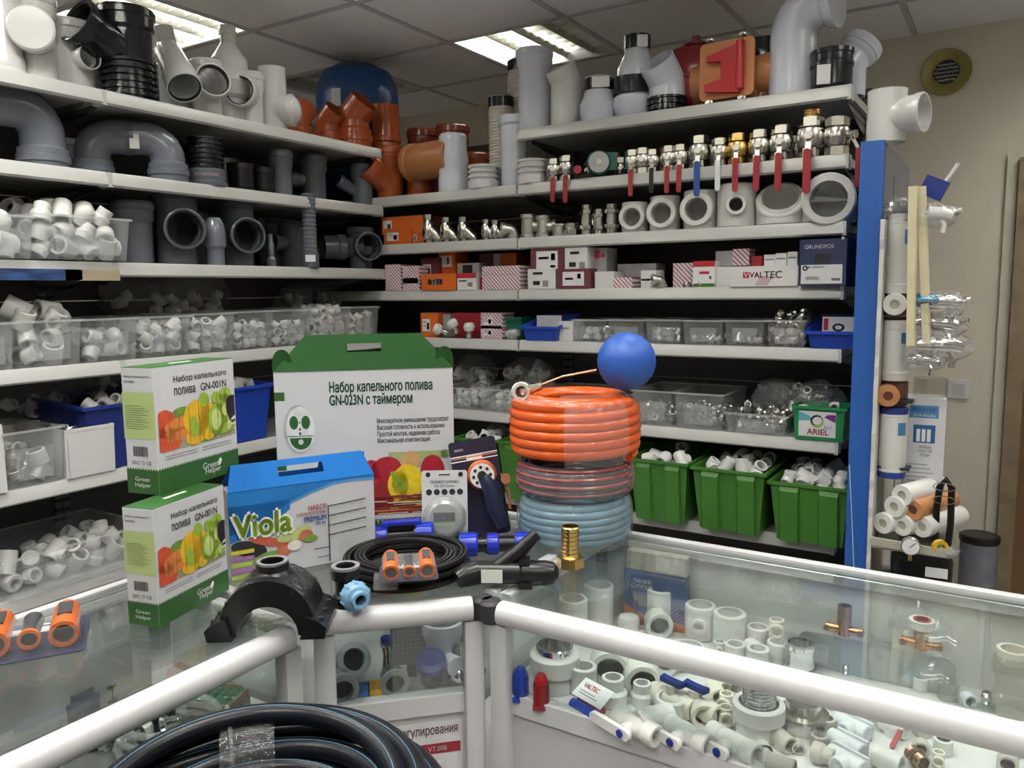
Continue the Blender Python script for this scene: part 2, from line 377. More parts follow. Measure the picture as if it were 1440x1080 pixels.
# ================================================================ COUNTERS
m_glass = clear('counter_glass', (.94, .97, .96), .01, .012, 1.5)
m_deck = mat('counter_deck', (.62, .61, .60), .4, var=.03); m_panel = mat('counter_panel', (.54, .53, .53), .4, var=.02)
m_rubber = mat('corner_cap', (.03, .03, .032), .5)
m_alu2 = mat('grey_aluminium', (.55, .56, .56), .25, .7)
ZT = .95
def rail_profile(r=.023): return rrect(.046, .046, .02, 4)
def beam(mb, a, b, w=.046, h=.046, r=.02):
    """a rounded bar from a to b"""
    a, b = Vector(a), Vector(b); d = (b-a); L = d.length; x = d.normalized(); z = Vector((0, 0, 1))
    if abs(x.z) > .9: z = Vector((1, 0, 0))
    y = z.cross(x).normalized(); z = x.cross(y)
    M = Matrix((y, z, x)).transposed().to_4x4(); M.translation = a
    return mb.prism(rrect(w, h, r), 0, L, M)
def counter(label, front, back, deckz, cap_ends=(0, 1), panels=3, deckm=None):
    """front = two corner points seen from outside, left to right; back = the two points behind them; floor to ZT"""
    A, B = Vector(front[0]+(0,)), Vector(front[1]+(0,)); D, C = Vector(back[0]+(0,)), Vector(back[-1]+(0,))
    mids = [Vector(q+(0,)) for q in back[1:-1]]
    t = thing('display_counter', label, 'display case', T(A.x, A.y, 0)); o0 = Vector((A.x, A.y, 0))
    q = lambda v, z: (v.x-o0.x, v.y-o0.y, z)
    ring = [A, B, C]+mids[::-1]+[D]
    ins = (D-A).normalized()
    obj('top_glass', MB().prism([(v.x-o0.x, v.y-o0.y) for v in ring], ZT-.006, ZT).mesh('top_glass', m_glass, 0), t)
    u = (B-A).normalized(); n = Vector((u.y, -u.x, 0))
    mb = MB(); beam(mb, q(A+u*.024-n*(-.0), ZT-.022), q(B-u*.024, ZT-.022))
    obj('top_rail', mb.mesh('top_rail', m_alu, 40), t, T(*(n*.02)))
    for e, pt in ((0, A), (1, B)):
        if e in cap_ends:
            obj('corner_cap', MB().lathe([(.001, .0), (.018, .0), (.0235, .006), (.0235, .04), (.018, .046), (.001, .046)], 14).mesh('corner_cap', m_rubber), t, T(*q(pt+n*.02, ZT-.046)))
        obj('post', MB().prism(rrect(.04, .034, .006, 2), 0, ZT-.046).mesh('post', m_alu, 30), t, T(*q(pt+n*.014+u*(.021 if e == 0 else -.021), 0)) @ RZ(math.atan2(u.y, u.x)))
    for v1, v2 in [(A, D), (B, C)]:
        mb = MB(); d = (v2-v1).normalized(); beam(mb, q(v1+d*.03, ZT-.02), q(v2, ZT-.02), .03, .03, .006); obj('side_rail', mb.mesh('side_rail', m_alu, 40), t)
        obj('side_glass', MB().quad([q(v1+d*.02, deckz), q(v2, deckz), q(v2, ZT-.035), q(v1+d*.02, ZT-.035)]).mesh('side_glass', m_glass, 0), t)
    br = [D]+mids+[C]
    for v1, v2 in zip(br, br[1:]):
        mb = MB(); beam(mb, q(v1, ZT-.004), q(v2, ZT-.004), .022, .016, .003); obj('back_rail', mb.mesh('back_rail', m_alu, 40), t)
        mb = MB(); beam(mb, q(v1, ZT-.024), q(v2, ZT-.024), .03, .022, .003); obj('door_track', mb.mesh('door_track', m_alu2, 40), t)
        k = max(1, round((v2-v1).length/.45)); dd = (v2-v1)/k; nn = Vector((dd.y, -dd.x, 0)).normalized()
        for a in range(k):
            p0, p1 = v1+dd*a, v1+dd*(a+1.02 if a < k-1 else 1+a); off = nn*(.004*(a % 2))
            p0, p1 = p0+off, p1+off
            obj('sliding_door', MB().add([q(p0, deckz), q(p1, deckz), q(p1, ZT-.035), q(p0, ZT-.035), q(p0+nn*-.003, deckz), q(p1+nn*-.003, deckz), q(p1+nn*-.003, ZT-.035), q(p0+nn*-.003, ZT-.035)], [(0,1,2,3),(7,6,5,4),(0,4,5,1),(1,5,6,2),(2,6,7,3),(3,7,4,0)]).mesh('sliding_door', mat('door_panel', (.60, .61, .58), .22, var=.02), 0), t)
    fg = n*.006; obj('front_glass', MB().add([q(A+u*.04+fg, deckz+.012), q(B-u*.04+fg, deckz+.012), q(B-u*.04+fg, ZT-.045), q(A+u*.04+fg, ZT-.045), q(A+u*.04, deckz+.012), q(B-u*.04, deckz+.012), q(B-u*.04, ZT-.045), q(A+u*.04, ZT-.045)], [(0,1,2,3),(7,6,5,4),(0,4,5,1),(1,5,6,2),(2,6,7,3),(3,7,4,0)]).mesh('front_glass', m_glass, 0), t)
    obj('deck', MB().prism([(v.x-o0.x, v.y-o0.y) for v in ring], deckz-.018, deckz).mesh('deck', deckm or m_deck, 0), t)
    mb = MB(); a_, b_ = A+u*.04+n*.012, B-u*.04+n*.012
    obj('lower_rail', MB().add([q(a_, deckz-.028), q(b_, deckz-.028), q(b_, deckz+.012), q(a_, deckz+.012), q(a_-n*.03, deckz-.028), q(b_-n*.03, deckz-.028), q(b_-n*.03, deckz+.012), q(a_-n*.03, deckz+.012)], [(0,1,2,3),(7,6,5,4),(0,4,5,1),(1,5,6,2),(2,6,7,3),(3,7,4,0)]).mesh('lower_rail', m_alu, 0), t)
    for k in range(panels):
        p0 = a_+(b_-a_)*(k/panels); p1 = a_+(b_-a_)*((k+1)/panels)-u*.0025; g = -n*.006
        obj('front_panel', MB().add([q(p0+g, .06), q(p1+g, .06), q(p1+g, deckz-.032), q(p0+g, deckz-.032), q(p0+g-n*.014, .06), q(p1+g-n*.014, .06), q(p1+g-n*.014, deckz-.032), q(p0+g-n*.014, deckz-.032)], [(0,1,2,3),(7,6,5,4),(0,4,5,1),(1,5,6,2),(2,6,7,3),(3,7,4,0)]).mesh('front_panel', m_panel, 0), t)
    return t
RC = dict(x0=-.852, x1=.80, yf=1.282, yb=1.80)
CA, CB = (-1.125, 1.045), (-.888, 1.282)
counter('long glass counter on the right, crowded with white plastic fittings', [(RC['x0'], RC['yf']), (RC['x1'], RC['yf'])], [(RC['x0'], RC['yb']), (RC['x1'], RC['yb'])], .745, (0, 1), 4)
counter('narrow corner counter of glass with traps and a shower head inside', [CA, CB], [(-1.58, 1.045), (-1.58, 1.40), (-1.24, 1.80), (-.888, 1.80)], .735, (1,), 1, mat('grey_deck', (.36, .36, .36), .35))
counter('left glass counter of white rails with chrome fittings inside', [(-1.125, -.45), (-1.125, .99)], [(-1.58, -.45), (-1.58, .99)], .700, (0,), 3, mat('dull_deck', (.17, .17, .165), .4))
# ================================================================ KITS OF FITTINGS
m_ppr = mat('white_polypropylene', (.68, .68, .65), .38, var=.03)
m_pprg = mat('grey_polypropylene', (.50, .47, .41), .42, var=.04)
m_pprc = mat('cream_polypropylene', (.74, .70, .60), .4, var=.03)
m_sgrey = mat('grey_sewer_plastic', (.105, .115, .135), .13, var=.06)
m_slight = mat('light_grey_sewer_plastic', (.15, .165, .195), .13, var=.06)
m_swhite = mat('white_sewer_plastic', (.66, .66, .64), .13, var=.03)
m_sblue = mat('bluish_white_plastic', (.64, .67, .76), .13, var=.03)
m_sblack = mat('black_sewer_plastic', (.014, .015, .02), .13, var=.1)
m_orange = mat('orange_sewer_plastic', (.40, .085, .025), .13, var=.06)
m_brownp = mat('brown_sewer_plastic', (.22, .055, .03), .13, var=.06)
m_tan = mat('tan_pipe_plastic', (.46, .19, .07), .35, var=.05)
m_nick = mat('nickel', (.62, .60, .56), .22, 1., var=.08); m_chrome = mat('chrome', (.78, .78, .78), .07, 1.)
m_brass = mat('brass', (.62, .42, .16), .25, 1., var=.08)
m_bronze = mat('aged_bronze', (.34, .22, .14), .3, 1.)
m_steel = mat('satin_steel', (.55, .54, .51), .33, .95, var=.1)
m_red = mat('red_grip', (.30, .012, .02), .4); m_bluep = mat('blue_plastic', (.012, .055, .42), .35, var=.05)
m_blued = mat('dark_blue_plastic', (.012, .03, .20), .35); m_greenp = mat('green_crate_plastic', (.045, .17, .02), .38, var=.06)
m_seal = mat('rubber_seal', (.01, .01, .01), .6)
m_bin = clear('clear_bin_plastic', (.94, .95, .95), .12, .15, 1.35, (.85, .87, .87), .15, 25)
m_binrim = clear('clear_bin_rim', (.88, .9, .9), .12, .28, 1.4, (.85, .87, .87))
m_bag = clear('clear_bag_film', (.95, .95, .95), .08, .11, 1.4, (.8, .8, .8), .8, 40)
m_tape = clear('packing_film', (.97, .96, .96), .12, .10, 1.4, (.9, .88, .88), .5, 60)
m_ink = mat('black_ink', (.012, .012, .014), .6); m_inkr = mat('red_ink', (.45, .015, .03), .6); m_inkw = mat('white_ink', (.82, .82, .82), .6)
m_inkg = mat('grey_ink', (.25, .25, .26), .6); m_inkb = mat('blue_ink', (.02, .06, .35), .6); m_paper = mat('label_paper', (.74, .74, .75), .6, var=.02)
def lathe_mesh(name, m, prof, seg=24, loop=False, M=None): return MB().lathe(prof, seg, M, loop).mesh(name, m)
def hollow(prof_o, ri, ri2=None):
    """closed profile from an outer outline (bottom to top) and a bore"""
    return [(ri, prof_o[0][1])]+prof_o+[(ri2 or ri, prof_o[-1][1])]
FRONT = RX(PI/2)          # +Z -> -Y
def cy(r, z0, z1, seg=24, M=None): return MB().cyl(r, z0, z1, seg, M)
def lp(prof, seg=24, M=None): return MB().lathe(prof, seg, M)
# ---- white polypropylene, unit outer radius
def ppr_tee(h=2.6, L=1.35, ri=.72, rb=1., rbi=None):
    zc = h/2; B = T(0, 0, zc) @ FRONT
    return csg('tee_body', m_ppr, [lp([(.94, 0), (1, .06), (1, h-.06), (.94, h)]), lp([(rb, 0), (rb, L-.06), (rb*.94, L)], 24, B)],
               [cy(ri, -1, h+1), cy(rbi or ri*rb, -.2, L+1, 24, B)])
def ppr_elbow(a=90, L1=1.25, L2=1.25, ri=.70):
    B = T(0, 0, L1) @ RX(math.radians(a))
    return csg('elbow_body', m_ppr, [lp([(.94, 0), (1, .06), (1, L1)]), lp([(1, 0), (1, L2-.06), (.94, L2)], 24, B), MB().sphere(1., 24, T(0, 0, L1))],
               [cy(ri, -1, L1), cy(ri, 0, L2+1, 24, B), MB().sphere(ri*1.001, 24, T(0, 0, L1))])
K = {}
K['tee'] = [P('body', ppr_tee())]
K['tee_wide'] = [P('body', ppr_tee(2.3, 1.15, .68))]
K['tee_small'] = [P('body', ppr_tee(2.2, 1.2, .74, .52, .34))]
K['elbow'] = [P('body', ppr_elbow())]
K['elbow_short'] = [P('body', ppr_elbow(90, .85, 1.08, .69))]
K['elbow45'] = [P('body', ppr_elbow(45, 1.1, 1.1))]
K['elbow45b'] = [P('body', ppr_elbow(52, .75, .55, .74))]
K['coupling'] = [P('body', lathe_mesh('coupling', m_ppr, hollow([(.93, 0), (1, .07), (1, 1.93), (.93, 2)], .72), 24, True))]
K['coupling_tall'] = [P('body', lathe_mesh('coupling', m_ppr, hollow([(.93, 0), (1, .07), (1, 2.7), (.93, 2.77)], .78), 28, True))]
K['ringlow'] = [P('body', lathe_mesh('ring', m_ppr, hollow([(.93, 0), (1, .07), (1, 1.2), (.93, 1.27)], .78), 28, True))]
K['reducer'] = [P('body', lathe_mesh('reducer', m_ppr, hollow([(.95, 0), (1, .05), (1, .9), (.78, 1.15), (.78, 1.9), (.73, 1.95)], .55), 24, True))]
K['cap'] = [P('body', MB().lathe([(.6, .3), (.7, 0), (1, 0), (1, 1.0), (.9, 1.3), (.5, 1.45), (.001, 1.5)], 20).mesh('cap', m_ppr))]
def thread(r, z0, z1, n, ri): 
    pr = []
    for k in range(n):
        z = z0+(z1-z0)*k/n; d = (z1-z0)/n
        pr += [(r*.93, z), (r, z+d*.5)]
    return hollow(pr+[(r*.93, z1)], ri)
K['male'] = [P('body', lathe_mesh('body', m_ppr, hollow([(.93, 0), (1, .07), (1, 1.5), (.93, 1.57)], .6), 24, True)), P('thread', lathe_mesh('thread', m_nick, thread(.66, 1.5, 2.3, 6, .5), 24, True))]
K['female'] = [P('body', lathe_mesh('body', m_ppr, hollow([(.93, 0), (1, .07), (1, 1.6), (.93, 1.67)], .7), 24, True)), P('thread', lathe_mesh('thread', m_nick, hollow([(.74, .9), (.74, 1.69)], .58), 24, True))]
# ---- metal
def hexp(r, z0, z1, ri=None, M=None, mb=None):
    mb = mb or MB(); return mb.prism([(r*math.cos(PI/3*k), r*math.sin(PI/3*k)) for k in range(6)], z0, z1, M)
def m_nipple():
    mb = hexp(1.0, .8, 1.3); mb.lathe(thread(.78, 0, .8, 5, .6), 18, loop=True); mb.lathe(thread(.78, 1.3, 2.1, 5, .6), 18, loop=True); return mb
K['nipple'] = [P('body', m_nipple().mesh('nipple', m_nick))]
mb = hexp(1.0, 0, .7); mb.lathe(thread(.82, .7, 1.5, 5, .62), 18, loop=True); K['nipple_low'] = [P('body', mb.mesh('nipple', m_nick))]
mb = MB().lathe(hollow([(1, 0), (1, .25), (.88, .35), (.88, 1.35), (1, 1.45), (1, 1.7)], .7), 20, None, True); K['mcoupling'] = [P('body', mb.mesh('coupling', m_steel))]
def m_tee():
    mb = MB().lathe(hollow([(1, 0), (1, .4), (.85, .5), (.85, 2.3), (1, 2.4), (1, 2.8)], .68), 20, None, True)
    mb.lathe(hollow([(.85, .5), (.85, 1.1), (1, 1.2), (1, 1.6)], .68), 20, T(0, 0, 1.4) @ RY(PI/2), True); return mb
K['mtee'] = [P('body', m_tee().mesh('tee', m_steel))]
def m_elbow():
    mb = MB(); pts = [(0, 0, 0), (0, 0, .5)]+[(-.8+.8*math.cos(a), 0, .5+.8*math.sin(a)) for a in [PI/2*k/6 for k in range(7)]]+[(-1.5, 0, 1.3)]
    mb.tube(pts, [1, 1]+[.82]*8, 16); mb.lathe(hollow([(1, 0), (1, .5)], .68), 16, T(-1.2, 0, 1.3) @ RY(-PI/2), True); return mb
K['melbow'] = [P('body', m_elbow().mesh('elbow', m_steel))]
def strainer():
    a = MB(); hexp(.62, 0, .35, None, None, a); a.lathe([(.5, .3), (.7, .5), (.85, .9), (.85, 2.2), (.6, 2.7), (.5, 2.9)], 18); hexp(.66, 2.85, 3.5, None, None, a)
    D = T(0, 0, 1.9) @ RY(PI*.76); a.lathe([(.72, 0), (.8, .3), (.8, 1.7), (.9, 1.75), (.9, 2.0)], 18, D)
    c = hexp(.62, 2.0, 2.35, None, D); c.cyl(.4, 2.3, 2.45, 12, D); return [P('body', a.mesh('strainer', m_nick)), P('plug', c.mesh('plug', m_nick))]
K['strainer'] = strainer()
def valve(grip, body=None, drop=1., big=False):
    body = body or m_nick
    a = hexp(1.0, 0, .75); a.lathe([(.72, .7), (1.02, .95), (1.12, 1.4), (1.12, 1.9), (1.02, 2.3), (.72, 2.55)], 18); hexp(1.0, 2.5, 3.2, None, None, a); a.ring(.78, .6, 3.2, 3.3, 16)
    st = cy(.34, .9, 1.5, 14, T(0, 0, 1.65) @ FRONT); hexp(.36, 1.5, 1.78, None, T(0, 0, 1.65) @ FRONT, st)
    lv = MB().prism(rrect(.62, .9, .3, 4), 1.42, 1.52, T(0, 0, 1.5) @ FRONT); lv.add([(x, y, z) for x, y, z in ((-.22, -1.42, 1.25), (.22, -1.42, 1.25), (.22, -2.0, .2), (-.22, -2.0, .2), (-.22, -1.54, 1.3), (.22, -1.54, 1.3), (.22, -2.12, .25), (-.22, -2.12, .25))], [(0,1,2,3),(7,6,5,4),(0,4,5,1),(1,5,6,2),(2,6,7,3),(3,7,4,0)])
    g = MB().prism([(x, y-1.6*drop) for x, y in rrect(.6, 3.5*drop, .28, 5)], 0, .36, T(0, -1.9, .35) @ FRONT)
    return [P('body', a.mesh('valve_body', body)), P('stem', st.mesh('stem', m_nick)), P('lever', lv.mesh('lever', m_steel, 30), ('grip', g.mesh('grip', grip, 50)))]
m_whitegrip = mat('white_grip', (.66, .70, .74), .4); m_bluegrip = mat('blue_grip', (.01, .05, .25), .4)
for n, g in (('red', m_red), ('black', m_black), ('blue', m_bluegrip), ('white', m_whitegrip)): K['valve_'+n] = valve(g)
K['valve_brass'] = valve(m_red, m_brass)
# ---- sewer pipe, metres for a 110 mm line
R0 = .055
def bell(h, r=R0, n=0, top=True):
    """socket pipe standing on its spigot, bell on top"""
    b = r*1.13
    return [(r, 0), (r, h-.075), (b, h-.062), (b, h-.03), (b*1.06, h-.026), (b*1.06, h-.008), (b, h-.004), (b, h)]
def pipe_path(pts, rs, t=.004, seg=24):
    mb = MB(); pts = [Vector(p) for p in pts]
    mb.tube(pts, rs, seg, cap=False); n0 = len(mb.v); mb.tube(pts, [r-t for r in rs], seg, cap=False)
    k = len(pts); i0 = n0
    f = [tuple(reversed(q)) for q in mb.f[len(mb.f)//2:]]; mb.f = mb.f[:len(mb.f)//2]+f
    for e in (0, k-1):
        for a in range(seg):
            b = (a+1) % seg; q = (e*seg+a, e*seg+b, n0+e*seg+b, n0+e*seg+a)
            mb.f.append(tuple(reversed(q)) if e == 0 else q)
    return mb
def sew_elbow(m, r=R0, a=90, l1=.09, l2=.07, bend=.075, bells=(1, 0)):
    pts = []; rs = []; b = r*1.13
    if bells[0]:
        for z, q in ((0, b), (.02, b), (.022, b*1.06), (.04, b*1.06), (.042, b), (.06, b), (.068, r)): pts.append((0, 0, z)); rs.append(q)
    else: pts.append((0, 0, 0)); rs.append(r)
    pts.append((0, 0, l1)); rs.append(r); n = 8; A = math.radians(a)
    for k in range(1, n+1):
        q = A*k/n; pts.append((0, -bend*(1-math.cos(q)), l1+bend*math.sin(q))); rs.append(r)
    e = Vector(pts[-1]); d = Vector((0, -math.sin(A), math.cos(A)))
    if bells[1]:
        for z, q in ((.01, r), (.02, b), (.03, b), (.032, b*1.06), (.05, b*1.06), (.052, b), (l2+.02, b)): pts.append(e+d*z); rs.append(q)
    else: pts.append(e+d*l2); rs.append(r)
    return pipe_path(pts, rs).mesh('elbow_body', m)
def sew_tee(m, h=.24, r=R0, rb=R0, a=90, zc=.11, L=.085, topbell=True):
    B = T(0, 0, zc) @ RX(math.radians(a)); b = rb*1.10
    return csg('tee_body', m, [lp(bell(h, r) if topbell else [(r, 0), (r, h)], 26), lp([(rb, 0), (rb, L-.055), (b, L-.045), (b, L-.02), (b*1.06, L-.018), (b*1.06, L-.002), (b*1.02, L)], 26, B)],
               [cy(r-.004, -.1, h-.06 if topbell else h+.1, 26)]+([cy(r*1.09, h-.065, h+.1, 26)] if topbell else [])+[ cy(rb-.003, 0, L+.1, 26, B), cy(rb*1.04, L-.04, L+.1, 26, B)]), MB().lathe([(rb*1.04, L-.02), (rb*1.05, L-.003), (rb*.95, L-.003), (rb*.95, L-.02)], 24, B, True).mesh('seal', m_seal)
def tee_kit(m, **k):
    a, s_ = sew_tee(m, **k); return [P('body', a), P('seal_ring', s_)]
def sew_coupling(m, h=.12, r=.06, ribs=0, ri=None):
    o = [(r, 0), (r*1.06, .004), (r*1.06, .022), (r, .026), (r, h-.026), (r*1.06, h-.022), (r*1.06, h-.004), (r, h)]
    return lathe_mesh('coupling', m, hollow(o, ri or r*.92), 26, True)
def ribbed(m, h, r, n, ri=None, foot=0.):
    o = [(r, 0), (r, foot)] if foot else [(r, 0)]
    for k in range(n):
        z = foot+(h-foot)*k/n; d = (h-foot)/n
        o += [(r*.9, z+.1*d), (r*.9, z+.45*d), (r, z+.55*d), (r, z+.95*d)]
    return lathe_mesh('ribbed', m, hollow(o+[(r*.92, h)], ri or r*.8), 24, True)
# ---- boxes and bins
def bin_mesh(w, d, h, tp=.9, dip=0.):
    """open tapered tub, front at -y; dip lowers the front edge"""
    mb = MB(); a, b = w/2, d/2
    o = [(-a*tp, -b*tp, 0), (a*tp, -b*tp, 0), (a*tp, b*tp, 0), (-a*tp, b*tp, 0), (-a, -b, h-dip), (a, -b, h-dip), (a, b, h), (-a, b, h)]
    mb.add(o, [(3,2,1,0),(0,1,5,4),(1,2,6,5),(2,3,7,6),(3,0,4,7)]); return mb, o
def clear_bin(w, d, h):
    mb, o = bin_mesh(w, d, h, .92); a, b = w/2, d/2
    rim = MB(); q = [(-a, -b), (a, -b), (a, b), (-a, b)]; q2 = [(x*(1+.012/w), y*(1+.012/d)) for x, y in q]
    for k in range(4):
        j = (k+1) % 4
        rim.add([q[k]+(h,), q[j]+(h,), q2[j]+(h,), q2[k]+(h,), q[k]+(h-.007,), q[j]+(h-.007,), q2[j]+(h-.007,), q2[k]+(h-.007,)], [(0,1,2,3),(7,6,5,4),(3,2,6,7)])
    lab = MB(); y = -b*.955-.0012
    lab.prism([(x, z) for x, z in ((-w*.30, h*.12), (w*.30, h*.12), (w*.33, h*.68), (-w*.33, h*.68))], 0, .0012, Matrix(((1,0,0,0),(0,0,-1,y),(0,1,0,0),(0,0,0,1))) @ Matrix.Identity(4))
    return [P('tub', mb.mesh('tub', m_bin, 0)), P('rim', rim.mesh('rim', m_binrim, 0)), P('label_frame', lab.mesh('label_frame', m_bin, 0))]
def tub(m, w, d, h, tp=.85, dip=0., t=.003, lip=.014, ribs=0):
    mb, o = bin_mesh(w, d, h, tp, dip); i = [(x*(1-2*t/w), y*(1-2*t/d), z+(t if z == 0 else 0)) for x, y, z in o]
    mb.add(i, [(0,1,2,3),(4,5,1,0),(5,6,2,1),(6,7,3,2),(7,4,0,3)])
    L = [(x*(1+2*lip/w), y*(1+2*lip/d), z) for x, y, z in o[4:]]; lo = [(x, y, z-.010) for x, y, z in L]
    ii = i[4:]
    for k in range(4):
        j = (k+1) % 4; mb.add([ii[k], ii[j], L[j], L[k], lo[k], lo[j]], [(0,1,2,3),(3,2,5,4)])
        mb.add([lo[k], lo[j], o[4+j], o[4+k]], [(3,2,1,0)])
    for k in range(ribs):
        x = w*(-.5+(k+.5)/ribs); ww = w/ribs*.28
        mb.add([(x-ww, -d/2*tp-.002, .0), (x+ww, -d/2*tp-.002, .0), (x+ww*.9, -d/2-.001, h-.012-dip), (x-ww*.9, -d/2-.001, h-.012-dip), (x-ww*.8, -d/2*tp-.014, .0), (x+ww*.8, -d/2*tp-.014, .0), (x+ww*.8, -d/2-.008, h-.03-dip), (x-ww*.8, -d/2-.008, h-.03-dip)], [(4,5,6,7),(0,4,7,3),(5,1,2,6),(7,6,2,3),(0,1,5,4)])
    return mb.mesh('tub', m, 0)
def box_mesh(w, d, h, m, bev=.0015):
    mb = MB(); a, b = w/2, d/2
    mb.prism(rrect(w, d, bev, 1), 0, h); return mb.mesh('carton', m, 0)
def fac(rz): return rz
def heap(kits, n, M, w, d, z0, layers, r, label, group, tilt=.9, name='pipe_fitting', cat='pipe fitting', fill=1., seed=0, mound=0.):
    """loose fittings lying in cells of a tub, n in all, front row and top layer first"""
    g = random.Random(seed); step = r*1.95; nx = max(1, int(w/step)); ny = max(1, int(d/step)); cells = []
    for l in range(layers):
        for j in range(ny):
            for i in range(nx): cells.append((l, j, i))
    g.shuffle(cells); cells.sort(key=lambda c: (min(c[1], 1 if c[0] == layers-1 else c[1]*2)))
    cells = sorted(cells[:n], key=lambda c: c[0])
    for l, j, i in cells:
        x = (i+.5)*w/nx-w/2+g.uniform(-.15, .15)*r; y = -d/2+(j+.5)*d/ny+g.uniform(-.15, .15)*r
        z = z0+r*.98+l*step*.82+mound*(1-abs(2*x/w))
        k = g.choice(kits); s_ = r*g.uniform(.78, .92)
        L = T(x, y, z) @ Euler((g.uniform(-1, 1)*tilt*1.6, g.uniform(-1, 1)*tilt, g.uniform(0, 2*PI))).to_matrix().to_4x4() @ S(s_) @ T(0, 0, -1.1)
        where = ('bottom', 'middle', 'top', 'topmost')[min(3, l if layers > 1 else 2)]+' '+('left' if i < nx/3 else ('right' if i >= nx*2/3 else 'centre'))+('' if j == 0 else ' behind')
        fitting(k, '%s, '+where+', in the '+label, M @ L, group)
KIND = {'tee': 'white tee', 'elbow': 'white elbow', 'elbow_short': 'white elbow', 'elbow45': 'white bend', 'coupling': 'white coupling', 'reducer': 'white reducer', 'cap': 'white plug', 'female': 'white threaded socket', 'nipple': 'metal nipple', 'nipple_low': 'metal nipple', 'mcoupling': 'metal ring', 'mtee': 'metal tee', 'melbow': 'metal elbow'}
def fitting(k, label, M, group):
    n = KIND[k]; return place(K[k], {'white': 'pipe_', 'metal': 'metal_'}[n.split()[0]]+n.split()[-1], label % n, 'pipe fitting', M, group+', '+n+'s')
def film(parent, pts_r, m, name='film_wrap'): pass
def crumple(rx, ry, rz, seed, m=None, name='bag'):
    """a crumpled bag of film"""
    g = random.Random(seed); mb = MB().sphere(1., 18); out = []
    from mathutils import noise
    for v in mb.v:
        p = Vector(v); q = noise.noise(p*2.1+Vector((seed, 0, 0)))*.28+noise.noise(p*5+Vector((0, seed, 0)))*.12
        p = p*(1+q); out.append((p.x*rx, p.y*ry, max(0, p.z*rz+rz*.85)))
    mb.v = out; return mb.mesh(name, m or m_bag, 25)
# ================================================================ LEFT SHELVES
def face(p, d=0.): return math.atan2(-p[1], -p[0])+PI/2+d        # turn a thing's front (-Y) to the customer side
def LP(x, y, k, d): p = onX(x, y, XL-d); return Vector((XL-d, p.y, LZ[k]))
def BP(x, y, k, d): p = onY(x, y, YB+d); return Vector((p.x, YB+d, BZ[k]))
def LI(kit, x, y, k, d, s, dr, name, label, cat='pipe fitting', group=None, rx=0., ry=0., dz=0.):
    p = LP(x, y, k, d); return place(kit, name, label, cat, T(p.x, p.y, p.z+dz) @ RZ(face(p, dr)) @ RY(ry) @ RX(rx) @ S(s), group)
def BI(kit, x, y, k, d, s, dr, name, label, cat='pipe fitting', group=None, rx=0., ry=0., dz=0.):
    p = BP(x, y, k, d); return place(kit, name, label, cat, T(p.x, p.y, p.z+dz) @ RZ(face(p, dr)) @ RY(ry) @ RX(rx) @ S(s), group)
G1 = 'white sewer fittings on the top left shelf'
# top shelf, white and black
LI([P('body', lathe_mesh('pipe', m_swhite, hollow([(.066, 0), (.066, .02), (.06, .03), (.06, .06), (.055, .07), (.055, .34)], .05), 24, True))], 6, 104, 0, .14, 1, 0, 'socket_pipe', 'white socket pipe standing at the left edge of the top shelf', 'pipe', G1)
b = tee_kit(m_swhite, h=.30, r=.056, rb=.062, zc=.16, L=.10)
lid = MB().lathe([(.001, 0), (.066, 0), (.074, .006), (.074, .03), (.068, .036), (.001, .038)], 28, T(0, -.095, .16) @ FRONT)
LI([b[0], P('lid', lid.mesh('lid', m_swhite))], 58, 111, 0, .12, .88, -.15, 'inspection_tee', 'white inspection tee closed with a round disc lid', 'pipe fitting', G1)
LI(tee_kit(m_swhite, h=.235, r=.078, rb=.033, zc=.115, L=.115), 100, 119, 0, .20, 1, .55, 'reducing_tee', 'stout white tee with a small round side socket beside the black tee', 'pipe fitting', G1)
bk, sl = sew_tee(m_sblack, h=.298, r=.080, rb=.066, a=66, zc=.145, L=.19)
LI([P('body', bk), P('seal_ring', sl), P('ribbed_sleeve', ribbed(m_sblack, .13, .093, 6, .081))], 183, 138, 0, .10, 1.0, -.95, 'branch_tee', 'big glossy black branch tee with a ribbed sleeve on the top shelf', 'pipe fitting')
wk = tee_kit(m_swhite, h=.20, r=.05, rb=.05, a=45, zc=.06, L=.16)
mo, tp_ = onX(260, 124, XL-.03), onX(226, 40, XL-.26); q = LP(240, 145, 0, .2)
pts = [tp_, tp_+Vector((.01, .01, -.07)), tp_+(mo-tp_)*.45+Vector((-.012, 0, .0)), mo+(tp_-mo)*.28, mo+(tp_-mo)*.22, mo+(tp_-mo)*.04, mo]
t = thing('socket_bend', 'long white pipe leaning with its wide sealed mouth to the front', 'pipe fitting', T(*q), G1); obj('body', pipe_path([v-q for v in pts], [.044, .044, .05, .052, .058, .06, .06]).mesh('pipe', m_swhite, 50), t); dm = (mo-tp_).normalized(); obj('seal_ring', MB().ring(.0565, .051, -.012, -.002, 26, T(*(mo-q)) @ dm.to_track_quat('Z', 'Y').to_matrix().to_4x4()).mesh('seal_ring', m_seal), t)
LI(wk, 245, 143, 0, .22, 1, 2.2, 'branch_wye', 'white wye half hidden behind the long leaning bend', 'pipe fitting', G1)
LI(tee_kit(m_swhite, h=.215, r=.052, rb=.054, a=80, zc=.11, L=.105), 292, 152, 0, .13, 1, .25, 'socket_tee', 'white tee, black-sealed mouth to the front, left of the stepped reducer', 'pipe fitting', G1)
